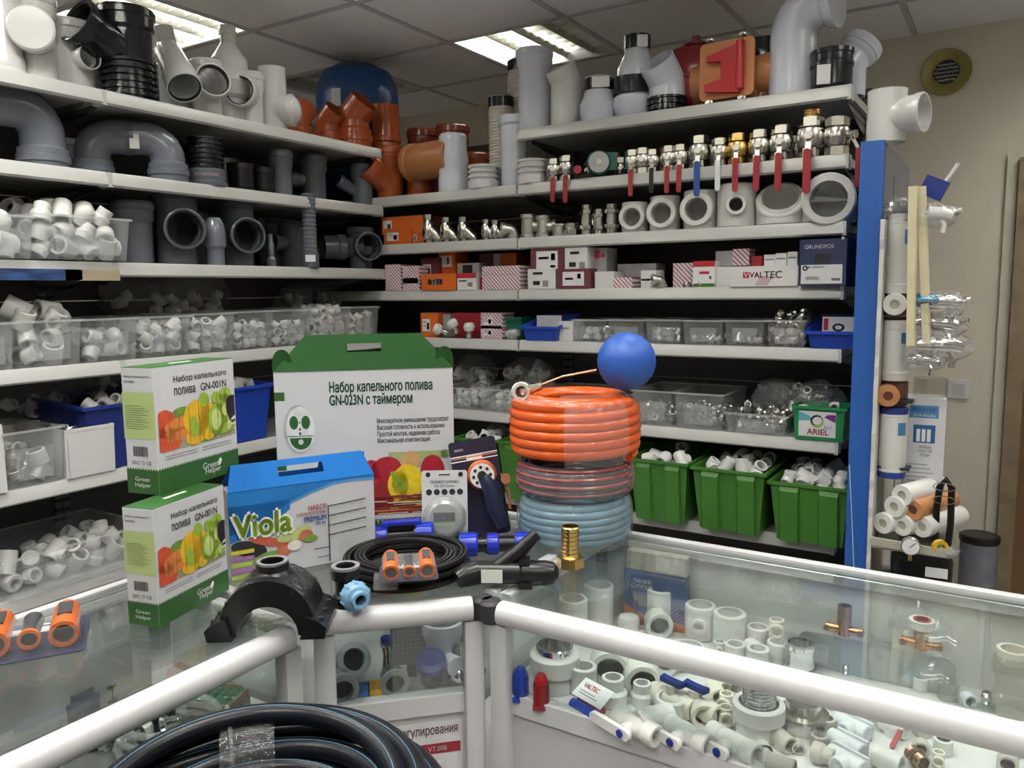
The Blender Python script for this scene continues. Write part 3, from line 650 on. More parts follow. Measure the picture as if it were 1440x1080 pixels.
LI([P('body', lathe_mesh('reducer', m_swhite, hollow([(.055, 0), (.055, .10), (.068, .115), (.075, .16), (.078, .165), (.078, .185), (.07, .19), (.068, .25), (.030, .31), (.03, .34), (.034, .342), (.034, .355), (.03, .36), (.03, .375)], .025), 26, True))], 326, 165, 0, .15, 1, 0, 'stepped_reducer', 'tall white reducer stepping up to a thin neck', 'pipe fitting', G1)
LI(tee_kit(m_swhite, h=.21, r=.052, rb=.052, a=85, zc=.115, L=.10), 352, 172, 0, .12, 1, -.35, 'socket_tee', 'white tee, black-sealed mouth to the front, right of the stepped reducer', 'pipe fitting', G1)
b = sew_tee(m_swhite, h=.25, r=.054, rb=.054, zc=.085, L=.085, topbell=False)
LI([P('body', b[0]), P('end_cap', MB().sphere(.058, 20, T(0, -.075, .085) @ FRONT @ S(1, 1, .62)).mesh('end_cap', m_swhite))], 386, 181, 0, .10, 1, 1.25, 'capped_tee', 'white tee with a domed side cap next to the orange elbows', 'pipe fitting', G1)
GO = 'orange sewer elbows on the top left shelf'
for x, y, d, s_, dr, lb in ((420, 186, .17, .95, 2.4, 'orange elbow lying low behind the white capped tee'), (462, 192, .16, 1.0, .9, 'orange elbow between the capped tee and the big front elbow'), (498, 203, .09, 1.28, 1.0, 'large glossy orange elbow in front of the blue tank')):
    LI([P('body', sew_elbow(m_orange, R0, 45, .085, .05, .05))], x, y, 0, d, s_, dr, 'sewer_elbow', lb, 'pipe fitting', GO)
# the blue tank in the corner
tk = MB().lathe([(.001, 0), (.10, 0), (.165, .04), (.197, .12), (.2, .2), (.2, .49), (.195, .55), (.165, .61), (.10, .645), (.05, .655), (.001, .655)], 36)
t = thing('expansion_tank', 'big blue steel pressure tank standing in the corner under the ceiling', 'tank', T(-2.765, 3.0, 2.0))
obj('shell', tk.mesh('shell', mat('tank_blue', (.015, .075, .26), .25, var=.05)), t)
obj('seam', MB().lathe([(.2, .30), (.204, .305), (.204, .325), (.2, .33)], 36).mesh('seam', mat('tank_blue_seam', (.015, .07, .24), .3)), t)
obj('label', MB().box(-.045, -.2025, .42, .0, -.1985, .5).mesh('label', m_paper, 0), t, RZ(.35))
# second shelf, grey
G2 = 'grey sewer fittings on the second left shelf'
LI([P('body', sew_elbow(m_slight, .062, 90, .10, .10, .075, (1, 0)))], 62, 232, 1, .13, 1.05, -1.15, 'sewer_elbow', 'thick grey elbow with its mouth to the left edge', 'pipe fitting', G2)
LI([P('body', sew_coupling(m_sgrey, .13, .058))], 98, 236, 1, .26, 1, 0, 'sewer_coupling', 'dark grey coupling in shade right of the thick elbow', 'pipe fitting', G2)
p = LP(185, 245, 1, .13); t = thing('u_bend', 'grey U-bend of two joined elbows', 'pipe fitting', T(p.x, p.y, p.z) @ RZ(face(p, PI/2)), G2)
e1 = sew_elbow(m_slight, .058, 90, .075, .045, .07, (1, 0)); obj('elbow', e1, t, T(0, .118, 0)); obj('elbow', e1, t, T(0, -.118, 0) @ RZ(PI))
obj('joint_ring', MB().ring(.062, .05, -.012, .012, 24, T(0, 0, .145) @ FRONT).mesh('joint_ring', m_sgrey), t)
obj('price_tag', MB().box(-.0605, -.03, .10, -.0595, .0, .15).mesh('price_tag', m_paper, 0), t)
LI([P('body', sew_coupling(m_sblack, .09, .045))], 240, 217, 1, .22, 1, .3, 'sewer_socket', 'black socket lying behind the U-bend', 'pipe fitting', G2, rx=PI/2, dz=.12)
p = LP(291, 258, 1, .07); t = thing('ribbed_coupling', 'black ribbed coupling with white and red lettering on its collar', 'pipe fitting', T(p.x, p.y, p.z) @ RZ(face(p)), G2)
obj('ribs', ribbed(m_sblack, .175, .064, 7, .05, .055), t); obj('collar', lathe_mesh('collar', m_sgrey, hollow([(.075, 0), (.075, .014), (.069, .02), (.069, .06), (.066, .062)], .05), 28, True), t)
tm = text_mesh('ТАТАРСКИЙ', mat('pink_ink', (.62, .42, .40), .5), .013, .085, .01); 
for v in tm.vertices: a = v.co.x/.07; v.co = (.0703*math.sin(a), -.0703*math.cos(a), v.co.z)
obj('lettering', tm, t, T(0, 0, .04))
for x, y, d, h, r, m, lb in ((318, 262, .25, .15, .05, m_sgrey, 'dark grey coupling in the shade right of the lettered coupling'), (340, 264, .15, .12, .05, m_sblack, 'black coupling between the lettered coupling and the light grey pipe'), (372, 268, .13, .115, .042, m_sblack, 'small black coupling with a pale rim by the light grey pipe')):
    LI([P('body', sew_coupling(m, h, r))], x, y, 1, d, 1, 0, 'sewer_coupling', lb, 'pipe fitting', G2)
LI([P('body', lathe_mesh('pipe', m_slight, hollow(bell(.19, .044), .038), 24, True))], 396, 270, 1, .12, 1, 0, 'socket_pipe', 'light grey socket pipe standing on the second shelf', 'pipe', G2)
b = tee_kit(m_sgrey, h=.20, r=.052, rb=.03, zc=.095, L=.12)
LI([b[0], b[1], P('plug', cy(.031, .10, .13, 18, T(0, 0, .095) @ FRONT).mesh('plug', mat('pale_plug', (.55, .55, .52), .4)))], 442, 276, 1, .14, 1, -1.3, 'plugged_tee', 'dark grey tee with a pale plugged side socket', 'pipe fitting', G2)
LI(tee_kit(m_slight, h=.19, r=.046, rb=.026, a=60, zc=.05, L=.13), 510, 284, 1, .10, 1, -1.2, 'branch_wye', 'grey wye with a thin side branch at the shelf end', 'pipe fitting', G2)
# third shelf, grey tees and clear bins
G3 = 'grey sewer fittings on the third left shelf'
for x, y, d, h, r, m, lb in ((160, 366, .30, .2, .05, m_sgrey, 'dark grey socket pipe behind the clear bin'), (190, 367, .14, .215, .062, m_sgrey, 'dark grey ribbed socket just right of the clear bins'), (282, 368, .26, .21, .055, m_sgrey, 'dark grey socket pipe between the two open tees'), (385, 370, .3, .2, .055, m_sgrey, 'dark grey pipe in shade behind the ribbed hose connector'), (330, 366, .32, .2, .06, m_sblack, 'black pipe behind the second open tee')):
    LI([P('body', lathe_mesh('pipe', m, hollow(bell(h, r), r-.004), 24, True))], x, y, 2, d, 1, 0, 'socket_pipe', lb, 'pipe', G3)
LI(tee_kit(m_sgrey, h=.265, r=.07, rb=.062, zc=.125, L=.125), 250, 368, 2, .14, 1, .25, 'open_tee', 'large grey tee, round mouth to the front, left of two', 'pipe fitting', G3)
LI([P('body', lathe_mesh('reducer', m_slight, hollow([(.028, 0), (.028, .05), (.034, .06), (.034, .10), (.03, .13), (.02, .15)], .018), 22, True))], 304, 369, 2, .04, 1.15, 0, 'reducer', 'light grey reducer between the two open tees', 'pipe fitting', G3)
LI(tee_kit(m_sgrey, h=.25, r=.06, rb=.058, zc=.115, L=.125), 335, 369, 2, .13, 1, .35, 'open_tee', 'large grey tee, round mouth to the front, right of two', 'pipe fitting', G3)
LI([P('body', ribbed(m_sblack, .20, .026, 8))], 368, 370, 2, .14, 1, 0, 'ribbed_pipe', 'thin black ribbed pipe beside the right open tee', 'pipe', G3)
LI([P('body', lathe_mesh('nozzle', m_slight, hollow([(.018, 0), (.018, .03), (.012, .04), (.012, .09), (.008, .1), (.008, .13)], .005), 16, True))], 382, 371, 2, .06, 1, 0, 'nozzle', 'small light grey nozzle standing before the dark pipe', 'pipe fitting', G3)
LI(tee_kit(m_sgrey, h=.2, r=.055, rb=.03, zc=.11, L=.11), 415, 373, 2, .2, 1, -.9, 'reducing_tee', 'grey tee with a narrow mouth behind the ribbed connector', 'pipe fitting', G3)
LI([P('hose', ribbed(m_slight, .30, .030, 14, .022, .055)), P('foot', lathe_mesh('foot', m_sgrey, hollow([(.036, 0), (.036, .06), (.033, .063)], .02), 22, True)), P('label', MB().box(-.02, -.0372, .022, .02, -.0362, .05).mesh('label', m_paper, 0))], 437, 373, 2, .02, 1, 0, 'hose_connector', 'light grey ribbed hose connector with a white sticker', 'pipe fitting', G3)
b = tee_kit(m_sgrey, h=.19, r=.052, rb=.055, zc=.10, L=.115)
b += [P('side_arm', lathe_mesh('arm', m_sgrey, hollow([(.05, 0), (.05, .07), (.058, .08), (.058, .115), (.054, .12), (.054, .18)], .045), 24, True, T(0, 0, .10) @ RY(-PI/2)))]
LI(b, 508, 376, 2, .10, 1, .35, 'pipe_cross', 'grey cross with one round mouth to the front at the shelf end', 'pipe fitting', G3)
def lbin(x0, x1, yt, yb, k, dep, label, out=0., dz=0., group=None):
    a = onX(x0, yb, XL+out); c = onX(x1, yb, XL+out); z1 = onX((x0+x1)/2, yt, XL+out).z; z0 = LZ[k]+dz
    w = c.y-a.y-.006; h = z1-z0
    M = T(XL+out-dep/2, (a.y+c.y)/2, z0) @ RZ(PI/2)
    place(clear_bin(w, dep, h), 'storage_bin', label, 'bin', M, group); return M, w, dep, h
def bbin(x0, x1, yt, yb, k, dep, label, out=0., dz=0., group=None):
    a = onY(x0, yb, YB-out); c = onY(x1, yb, YB-out); z1 = onY((x0+x1)/2, yt, YB-out).z; z0 = BZ[k]+dz
    w = c.x-a.x-.006; h = z1-z0
    M = T((a.x+c.x)/2, YB-out+dep/2, z0)
    place(clear_bin(w, dep, h), 'storage_bin', label, 'bin', M, group); return M, w, dep, h
MIX = ['tee', 'elbow', 'elbow', 'coupling', 'elbow45', 'reducer', 'cap']
# cartons and sacks under the bins of shelf three
M, w, d, h = lbin(-62, 52, 300, 368, 2, .33, 'clear bin on the third left shelf cut by the photo edge', .035, .004)
heap(['elbow_short', 'coupling', 'tee'], 14, M, w*.86, d*.8, .006, 2, .042, 'clear bin at the left photo edge, third shelf', 'fittings in the third shelf left bin', seed=3)
M, w, d, h = lbin(53, 187, 304, 368, 2, .33, 'long clear bin of white fittings left of the grey sockets', .035, .004)
heap(['elbow_short', 'coupling', 'tee', 'elbow', 'reducer'], 26, M, w*.9, d*.8, .006, 3, .033, 'long clear bin left of the grey sockets', 'fittings in the long third shelf bin', seed=5)
p = onX(40, 378, XL); tag(obj('flat_bag', MB().prism(rrect(.2, .28, .02), 0, .004).mesh('flat_bag', mat('printed_bag', (.03, .06, .16), .25, var=.7, vscale=12)), None, T(XL+.008, p.y, LZ[2]-.042) @ RY(PI/2) @ S(.17, 1.1, 1)), 'dark blue printed bag sticking out under the clear bins', 'bag')
p = onX(128, 379, XL); tag(obj('flat_carton', MB().prism(rrect(.2, .16, .006), 0, .004).mesh('flat_carton', mat('kraft', (.36, .30, .2), .6)), None, T(XL+.008, p.y, LZ[2]-.042) @ RY(PI/2) @ S(.17, 1.1, 1)), 'strip of brown cardboard on the shelf edge under the long clear bin', 'cardboard')
# fourth shelf: row of clear bins
G4 = 'row of clear bins on the fourth left shelf'; ordn = ['first', 'second', 'third', 'fourth', 'fifth', 'sixth', 'seventh', 'eighth', 'ninth']
spans = [(-50, 25, 454, 524), (27, 120, 450, 518), (121, 198, 447, 508), (199, 271, 444, 500), (272, 333, 440, 494), (334, 388, 437, 489), (389, 440, 435, 485), (441, 496, 432, 480), (497, 534, 431, 476)]
rr = [.03, .033, .028, .023, .023, .019, .019, .022, .022]; nn = [8, 16, 10, 22, 20, 14, 14, 22, 14]; ly = [2, 3, 2, 3, 3, 3, 3, 4, 3]
kk = [['elbow', 'coupling'], ['coupling', 'elbow_short', 'tee'], ['elbow_short', 'coupling'], MIX, MIX, ['female', 'elbow', 'tee'], ['coupling', 'elbow', 'female'], ['tee', 'elbow', 'coupling'], ['coupling', 'tee']]
for i, (x0, x1, yt, yb) in enumerate(spans):
    M, w, d, h = lbin(x0, x1, yt, yb, 3, .30, 'clear bin of white fittings, %s from the left on the fourth shelf' % ordn[i], .0, .002, G4)
    heap(kk[i], nn[i], M, w*.86, d*.85, .005, ly[i], rr[i], '%s clear bin, fourth left shelf' % ordn[i], 'fittings in the %s fourth shelf bin' % ordn[i], seed=20+i)
for i, (x, y, s_, k) in enumerate(((22, 436, .036, 'coupling'), (66, 438, .034, 'coupling'), (78, 450, .034, 'elbow'))):
    p = onX(x, y, XL-.10); tag(obj('pipe_fitting', K[k][0][1], None, T(*p) @ RX(1.0+.4*i) @ RY(.5*i-.4) @ S(s_) @ T(0, 0, -1)), ['big white coupling tilted on top of the first fourth-shelf bin', 'big white coupling on top of the second fourth-shelf bin', 'big white elbow leaning on top of the second fourth-shelf bin'][i], 'pipe fitting')
for x, y, rx_, rz_, lb, sd in ((210, 430, .2, .085, 'crumpled clear bag of white fittings behind the fourth shelf bins', 4), (280, 425, .15, .10, 'inflated clear bag with torn top behind the fourth shelf bins', 9), (440, 428, .22, .08, 'long clear bag of white fittings behind the last fourth-shelf bins', 6)):
    p = LP(x, y, 3, .36); tag(obj('film_bag', crumple(.06, rx_, rz_, sd), None, T(p.x, p.y, p.z+.13 if sd != 6 else p.z+.12)), lb, 'bag')
    place([P('body', box_mesh(rx_*1.9, .09, .115, m_wall))], 'carton', 'plain carton under the '+lb, 'box', T(p.x, p.y, p.z+.0005) @ RZ(PI/2))
    g = random.Random(sd)
    for q in range(12):
        fitting(g.choice(MIX), '%s inside the '+lb, T(p.x+g.uniform(-.03, .03), p.y+g.uniform(-.8, .8)*rx_, p.z+.15+g.uniform(0, .6)*rz_) @ RX(g.uniform(0, 6)) @ RZ(g.uniform(0, 6)) @ S(.018), 'fittings in the %s' % lb)
# fifth shelf
M, w, d, h = lbin(8, 95, 603, 676, 4, .30, 'clear bin of metal fittings on the fifth left shelf', .01, .002)
heap(['nipple', 'mcoupling', 'mtee', 'female'], 12, M, w*.85, d*.8, .005, 2, .03, 'clear bin on the fifth left shelf', 'metal fittings in the fifth shelf bin', seed=41)
p0, p1 = onX(-40, 690, XL), onX(9, 690, XL)
place([P('body', box_mesh(p1.y-p0.y, .3, .20, m_white))], 'carton', 'plain white carton cut by the left photo edge on the fifth shelf', 'box', T(XL-.14, (p0.y+p1.y)/2, LZ[4]) @ RZ(PI/2))
p0, p1 = onX(92, 662, XL), onX(161, 645, XL); w = p1.y-p0.y
t = place([P('body', tub(m_white, w, .30, .155, .97, 0, .004, .0005)), P('seam', MB().box(-.0004-w*.45, -.1492, .0, -w*.45+.0008, -.1486, .15).mesh('seam', m_inkg, 0))], 'open_carton', 'open white cardboard box beside the clear bin of metal fittings', 'box', T(XL-.14, (p0.y+p1.y)/2, LZ[4]) @ RZ(PI/2))
heap(['mcoupling', 'nipple', 'female'], 6, T(XL-.14, (p0.y+p1.y)/2, LZ[4]+.11) @ RZ(PI/2), w*.8, .26, 0, 1, .026, 'open white cardboard box', 'fittings in the open white box', seed=44)
for x0, x1, y, lb in ((124, 230, 640, 'large blue tub behind the upper drip kit carton'), (322, 384, 612, 'blue tub seen between the drip kit carton and the big handled carton'), (250, 318, 628, 'blue tub hidden behind the drip kit carton')):
    p0, p1 = onX(x0, y, XL), onX(x1, y, XL); w = p1.y-p0.y
    tag(obj('blue_tub', tub(m_blued if x0 != 322 else m_bluep, w, .36, .235, .86, .02), None, T(XL-.18, (p0.y+p1.y)/2, LZ[4]) @ RZ(PI/2)), lb, 'bin')
    heap(['coupling', 'elbow', 'tee'], 12, T(XL-.18, (p0.y+p1.y)/2, LZ[4]+.15) @ RZ(PI/2), w*.8, .28, 0, 2, .024, {124: 'large blue tub on the fifth left shelf', 322: 'blue tub left of the handled carton', 250: 'blue tub behind the drip kit carton'}[x0], 'fittings in the %s' % lb, seed=x0)
for x, y, sd, lb in ((40, 560, 14, 'dark crumpled bag of fittings at the back of the fifth shelf'), (150, 560, 15, 'clear crumpled bag above the large blue tub')):
    p = LP(x, y, 4, .33); tag(obj('film_bag', crumple(.07, .16, .09, sd), None, T(p.x, p.y, p.z+(.19 if sd == 15 else .16))), lb, 'bag')
    place([P('body', box_mesh(.3, .09, .15, m_wall))], 'carton', 'plain carton under the '+lb, 'box', T(p.x, p.y, p.z+.0005) @ RZ(PI/2))
    g = random.Random(sd)
    for q in range(8): fitting(g.choice(['nipple', 'mcoupling', 'elbow']), '%s inside the '+lb, T(p.x+g.uniform(-.03, .03), p.y+g.uniform(-.12, .12), p.z+.19+g.uniform(0, .06)) @ RX(g.uniform(0, 6)) @ RZ(g.uniform(0, 6)) @ S(.018), 'fittings in the %s' % lb)
# sixth shelf
M, w, d, h = lbin(4, 215, 762, 815, 5, .36, 'long low clear tub of large white fittings on the lowest left shelf', .03, .002)
heap(['coupling', 'reducer', 'tee', 'elbow_short', 'cap'], 26, M, w*.88, d*.6, .004, 2, .031, 'long low clear tub', 'fittings in the long low tub', seed=61)
# ================================================================ BACK SHELVES
GT = 'bluish white drain fittings on the top back shelf'
def pk(m, prof, ri, ri2=None, seg=26): return lathe_mesh('pipe', m, hollow(prof, ri, ri2), seg, True)
# --- top shelf, right bay
BI([P('body', pk(m_sblue, [(.066, 0), (.066, .25), (.074, .265), (.074, .295), (.078, .3), (.078, .32), (.074, .325)], .06)), ], 752, 182, 0, .10, 1, 0, 'socket_pipe', 'tall bluish white socket pipe at the left end of the top shelf', 'pipe', GT)
BI([P('body', sew_elbow(m_swhite, .064, 30, .165, .05, .05, (0, 0)))], 797, 174, 0, .10, 1, -.95, 'angled_bend', 'plain white bend tilting its mouth to the left', 'pipe fitting', GT)
BI([P('body', pk(m_sblue, [(.052, 0), (.056, .05), (.046, .07), (.04, .09), (.04, .125)], .036)), P('cover', MB().ring(.0415, .0395, .088, .122, 24).mesh('cover', m_sblack)), P('label', MB().prism(rrect(.05, .03, .002, 1), 0, .001, T(.005, -.0420, .105) @ FRONT).mesh('label', m_paper, 0))], 842, 164, 0, .08, 1.35, 0, 'short_connector', 'short film-wrapped connector with a barcode label', 'pipe fitting', GT)
ecc = MB().lathe([(.05, 0), (.062, .03), (.062, .06), (.05, .075)], 26); ecc.lathe([(.06, 0), (.06, .03), (.038, .075), (.038, .115)], 26, T(.01, 0, .115)); 
BI([P('body', ecc.mesh('body', m_sblue)), P('sleeve', MB().ring(.0635, .05, .07, .118, 26).mesh('sleeve', m_sblack)), P('top_sleeve', MB().ring(.0395, .03, .2, .24, 24, T(.01, 0, 0)).mesh('top_sleeve', m_sblack)), P('label', MB().prism(rrect(.03, .035, .002, 1), 0, .001, T(.025, -.041, .215) @ FRONT).mesh('label', m_paper, 0))], 891, 160, 0, .10, 1.27, 0, 'eccentric_connector', 'two-tier wrapped connector with black sleeves', 'pipe fitting', GT)
BI([P('body', sew_elbow(m_sblue, .052, 42, .07, .05, .05, (0, 0))), P('ribbed_foot', ribbed(m_sblack, .045, .058, 3, .05))], 938, 152, 0, .09, 1.3, -.75, 'angled_connector', 'bluish white angled connector, open mouth tipped to the left', 'pipe fitting', GT)
t = thing('expansion_vessel', 'dark red round expansion vessel behind the orange flap valve', 'tank', T(*(BP(978, 140, 0, .24))) @ S(1.08))
obj('shell', MB().lathe([(.02, 0), (.10, .015), (.128, .05), (.135, .10), (.135, .15), (.125, .19), (.095, .23), (.03, .25), (.001, .25)], 32).mesh('shell', mat('vessel_red', (.24, .014, .02), .25)), t)
obj('rim', MB().lathe([(.136, .115), (.141, .118), (.141, .13), (.136, .133)], 32).mesh('rim', mat('vessel_rim', (.22, .012, .02), .3)), t)
obj('flange', MB().cyl(.048, .246, .258, 22, ch=.003).mesh('flange', mat('vessel_flange', (.2, .012, .02), .3)), t); obj('cap', MB().cyl(.015, .258, .285, 14).mesh('cap', MATS['vessel_flange']), t)
p = BP(1030, 138, 0, .09); t = thing('flap_valve', 'orange sewer flap valve with a red lever on its plate', 'valve', T(*p) @ RZ(face(p, -.35)) @ S(1.18))
obj('body', MB().cyl(.062, -.13, .16, 26, T(0, .04, .085) @ RY(PI/2)).mesh('body', m_tan), t); obj('base', MB().box(-.075, -.0, 0, .075, .09, .05).mesh('base', m_tan, 0), t)
obj('plate', MB().prism([(x, y+.095) for x, y in rrect(.165, .165, .015)], .045, .056, FRONT).mesh('plate', mat('valve_plate', (.52, .2, .075), .4)), t)
obj('lever', MB().prism([(-.06, .035), (.045, .02), (.05, .16), (-.055, .135), (-.055, .12), (-.01, .115), (-.01, .065), (-.06, .055)], .056, .075, FRONT).mesh('lever', mat('lever_red', (.42, .01, .02), .4), 0), t)
obj('hinge', MB().cyl(.012, .03, .165, 12, T(.045, -.068, 0)).mesh('hinge', MATS['lever_red']), t)
for x, z in ((-.05, .185), (.05, .185), (-.05, .006), (.05, .006)): obj('wing_bolt', MB().box(x-.012, -.062, z-.004, x+.012, -.056, z+.004).cyl(.005, .04, .07, 8, T(x, 0, z) @ FRONT).mesh('wing_bolt', m_nick), t)
BI([P('body', MB().lathe([(.05, 0), (.05, .1), (.058, .105), (.058, .15), (.045, .19), (.001, .2)], 24).mesh('body', m_sblack)), P('sleeve', MB().ring(.053, .049, 0, .09, 24).mesh('sleeve', m_brownp))], 1072, 132, 0, .16, 1.2, 0, 'capped_pipe', 'brown pipe with a black domed cap behind the big white elbow', 'pipe', None)
BI([P('body', sew_elbow(m_sblue, .078, 88, .20, .03, .095, (0, 1))), P('label', MB().box(-.03, -.0795, .12, .035, -.0785, .115).mesh('label', m_paper, 0))], 1114, 127, 0, .10, 1, 1.2, 'large_elbow', 'tall bluish white elbow wrapped in film reaching the picture top', 'pipe fitting', GT)
BI([P('tub', MB().lathe([(.044, 0), (.05, .01), (.05, .062)], 26).mesh('tub', m_sblack)), P('lid', MB().lathe([(.053, .058), (.053, .066), (.05, .07), (.05, .085), (.053, .088), (.053, .098), (.001, .098)], 26).mesh('lid', m_sblack)), P('label', MB().box(-.04, -.0502, .008, -.008, -.0475, .055).mesh('label', m_paper, 0))], 1169, 121, 0, .07, 1.3, .1, 'plastic_jar', 'small glossy black jar with a white label at the shelf end', 'jar')
BI([P('body', sew_elbow(m_sblue, .05, 40, .08, .04, .05, (0, 1)))], 1192, 118, 0, .2, 1.15, 2.0, 'angled_connector', 'white angled connector behind the black jar', 'pipe fitting', GT)
# --- second shelf, corner bay: orange pipes
GO2 = 'orange pipes on the second back shelf'
BI(tee_kit(m_orange, h=.20, r=.052, rb=.05, a=55, zc=.05, L=.13), 549, 273, 1, .09, 1.18, -1.0, 'sewer_tee', 'glossy orange wye at the corner end of the second shelf', 'pipe fitting', GO2)
BI([P('body', pk(m_orange, [(.056, 0), (.056, .05), (.06, .055), (.06, .07), (.056, .075), (.055, .2)], .05))], 545, 268, 1, .11, 1.15, 0, 'pipe_sleeve', 'orange sleeve standing on the corner wye', 'pipe', GO2, dz=.2)
BI([P('body', pk(m_brownp, bell(.26, .05), .046))], 596, 262, 1, .28, 1.3, 0, 'socket_pipe', 'brown socket pipe behind the tan coupling, left of two', 'pipe', GO2)
BI([P('body', pk(m_brownp, bell(.27, .055), .05))], 638, 262, 1, .28, 1.25, 0, 'socket_pipe', 'brown socket pipe behind the tan coupling, right of two', 'pipe', GO2)
BI([P('body', sew_coupling(m_orange, .12, .05))], 590, 268, 1, .16, 1.15, 0, 'sewer_coupling', 'low orange coupling under the tan pipe', 'pipe fitting', GO2)
p = BP(620, 245, 1, .15); place([P('body', sew_coupling(m_tan, .22, .058, 0, .054))], 'sewer_coupling', 'wide tan coupling lying on its side with an open mouth to the left', 'pipe fitting', T(p.x-.14, p.y-.04, p.z+.155) @ RZ(-.12) @ RY(PI/2) @ S(1.4, 1.4, 1.25), GO2)
BI([P('body', sew_coupling(m_orange, .12, .05))], 650, 262, 1, .2, 1.15, 0, 'sewer_coupling', 'low orange coupling behind the white compression coupling', 'pipe fitting', GO2)
BI([P('body', pk(m_orange, bell(.18, .05), .046))], 668, 262, 1, .27, 1.1, 0, 'socket_pipe', 'orange pipe stub right of the tan coupling', 'pipe', GO2)
BI([P('body', pk(m_sblue, [(.046, 0), (.046, .04), (.044, .045), (.044, .08), (.046, .085), (.046, .11), (.042, .12), (.042, .165), (.038, .172)], .034))], 638, 268, 1, .075, 1.45, 0, 'compression_coupling', 'bluish white ringed coupling before the tan pipe', 'pipe fitting', GT)
GW = 'white corrugated connectors on the second back shelf'
for x, y, d, h, r, lb, capd in ((680, 262, .06, .10, .066, 'low white ribbed ring with a label, left of the tall pipes', 0), (750, 257, .06, .10, .066, 'low white ribbed ring with a label, right of the tall pipes', 0), (706, 258, .17, .40, .055, 'white corrugated pipe with a black cap left of the smooth pipe', 1), (733, 250, .25, .56, .055, 'taller white corrugated pipe with a black cap reaching past the top shelf', 1)):
    k = [P('body', ribbed(m_pprc if capd else m_swhite, h, r, 3 if not capd else int(h/.014), r*.8, .035 if not capd else .04))]
    if capd: k.append(P('black_cap', MB().lathe([(r*1.02, h-.045), (r*1.02, h-.004), (r*.9, h+.004), (.001, h+.004)], 24).mesh('black_cap', m_sblack)))
    else: k.append(P('label', MB().box(-.03, -.0672, .004, .03, -.0655, .035).mesh('label', m_paper, 0)))
    BI(k, x, y, 1, d, 1, 0, 'corrugated_pipe', lb, 'pipe', GW)
BI([P('body', pk(m_sblue, [(.056, 0), (.056, .25), (.066, .26), (.066, .29)], .05)), P('label', MB().box(-.008, -.0569, .07, .012, -.0555, .2).mesh('label', m_paper, 0))], 724, 260, 1, .09, 1, 0, 'socket_pipe', 'bluish white pipe with a long sticker between the corrugated pipes', 'pipe', GT)
# --- second shelf, right bay: ball valves with levers over the edge
GV = 'ball valves on the second back shelf'
vv = [(779, 256, 'valve_red', .028, 'red-levered valve, first from the left'), (797, 255, 'valve_red', .030, 'red-levered valve, second from the left'),
      (889, 244, 'valve_red', .028, 'red-levered valve right of the green pump'), (904, 243, 'valve_black', .029, None), (918, 241, 'valve_black', .026, 'black-levered valve'),
      (940, 240, 'valve_red', .028, 'red-levered valve, left of the two before the blue lever'), (957, 239, 'valve_red', .028, 'red-levered valve just left of the blue lever'),
      (983, 236, 'valve_blue', .035, 'blue-levered valve'), (1012, 233, 'valve_white', .030, 'white-levered valve'), (1037, 231, 'valve_brass', .033, 'brass valve with a red lever'),
      (1067, 229, 'valve_red', .034, 'red-levered valve right of the brass one'), (1098, 226, 'valve_red', .036, 'red-levered valve, third from the right end'), (1139, 222, 'valve_red', .041, 'largest red-levered valve with a brass top'), (1176, 219, 'valve_red', .038, None)]
for x, y, k, s_, lb in vv:
    kit = K[k] if lb else K[k][:2]
    p = BP(x, y, 1, .045); place(kit, 'ball_valve', (lb+' on the valve shelf') if lb else ('nickel valve behind the black lever on the valve shelf' if x < 1000 else 'large nickel valve with its red lever turned to the shelf end'), 'valve', T(*p) @ RZ(face(p, -.1)) @ S(s_), GV) if x < 1170 else place([K[k][0], K[k][1], K[k][2]], 'ball_valve', 'large nickel valve with its red lever turned to the shelf end', 'valve', T(*p) @ RZ(1.25) @ S(s_), GV)
obj_l = BP(1139, 222, 1, .045); tag(obj('brass_bushing', MB().lathe(thread(.03, 0, .024, 4, .022), 20, None, True).mesh('bushing', m_brass), None, T(obj_l.x, obj_l.y, obj_l.z+.041*3.3)), 'brass bushing screwed on the largest red-levered valve', 'pipe fitting')
for i, (x, s_) in enumerate(((830, .026), (872, .027), (965, .028), (1000, .03), (1052, .028), (1120, .03))):
    p = BP(x, 240, 1, .16); place(K['valve_red'][:2] if i % 2 else K['valve_black'][:2], 'ball_valve', 'nickel ball valve standing in the shaded second row of valves', 'valve', T(*p) @ RZ(face(p)) @ S(s_), 'second row of ball valves')
for i, x in enumerate((868, 895, 930)):
    p = BP(x, 240, 1, .15); tag(obj('spare_lever', MB().prism(rrect(.02, .11, .009), 0, .006, T(0, 0, .055) @ FRONT).mesh('lever', m_red, 40), None, T(*p) @ RZ(face(p))), 'dark red lever standing upright in the shaded back row, %s from the left' % ordn[i], 'lever', 'upright red levers')  # levers of the back-row valves, built apart from their bodies
p = BP(842, 248, 1, .05); t = thing('circulation_pump', 'green circulation pump with a grey round face', 'pump', T(p.x, p.y, p.z) @ RZ(face(p)) @ S(1.35))
obj('motor', MB().cyl(.034, -.035, .045, 26, T(0, 0, .04) @ FRONT, .006).mesh('motor', mat('pump_green', (.01, .12, .085), .35)), t)
fc = obj('face_plate', MB().cyl(.029, .045, .048, 26, T(0, 0, .04) @ FRONT).mesh('face_plate', mat('pump_face', (.42, .43, .42), .4)), t); obj('screw', MB().cyl(.008, .048, .051, 14, T(0, 0, .04) @ FRONT).mesh('screw', m_nick), fc)
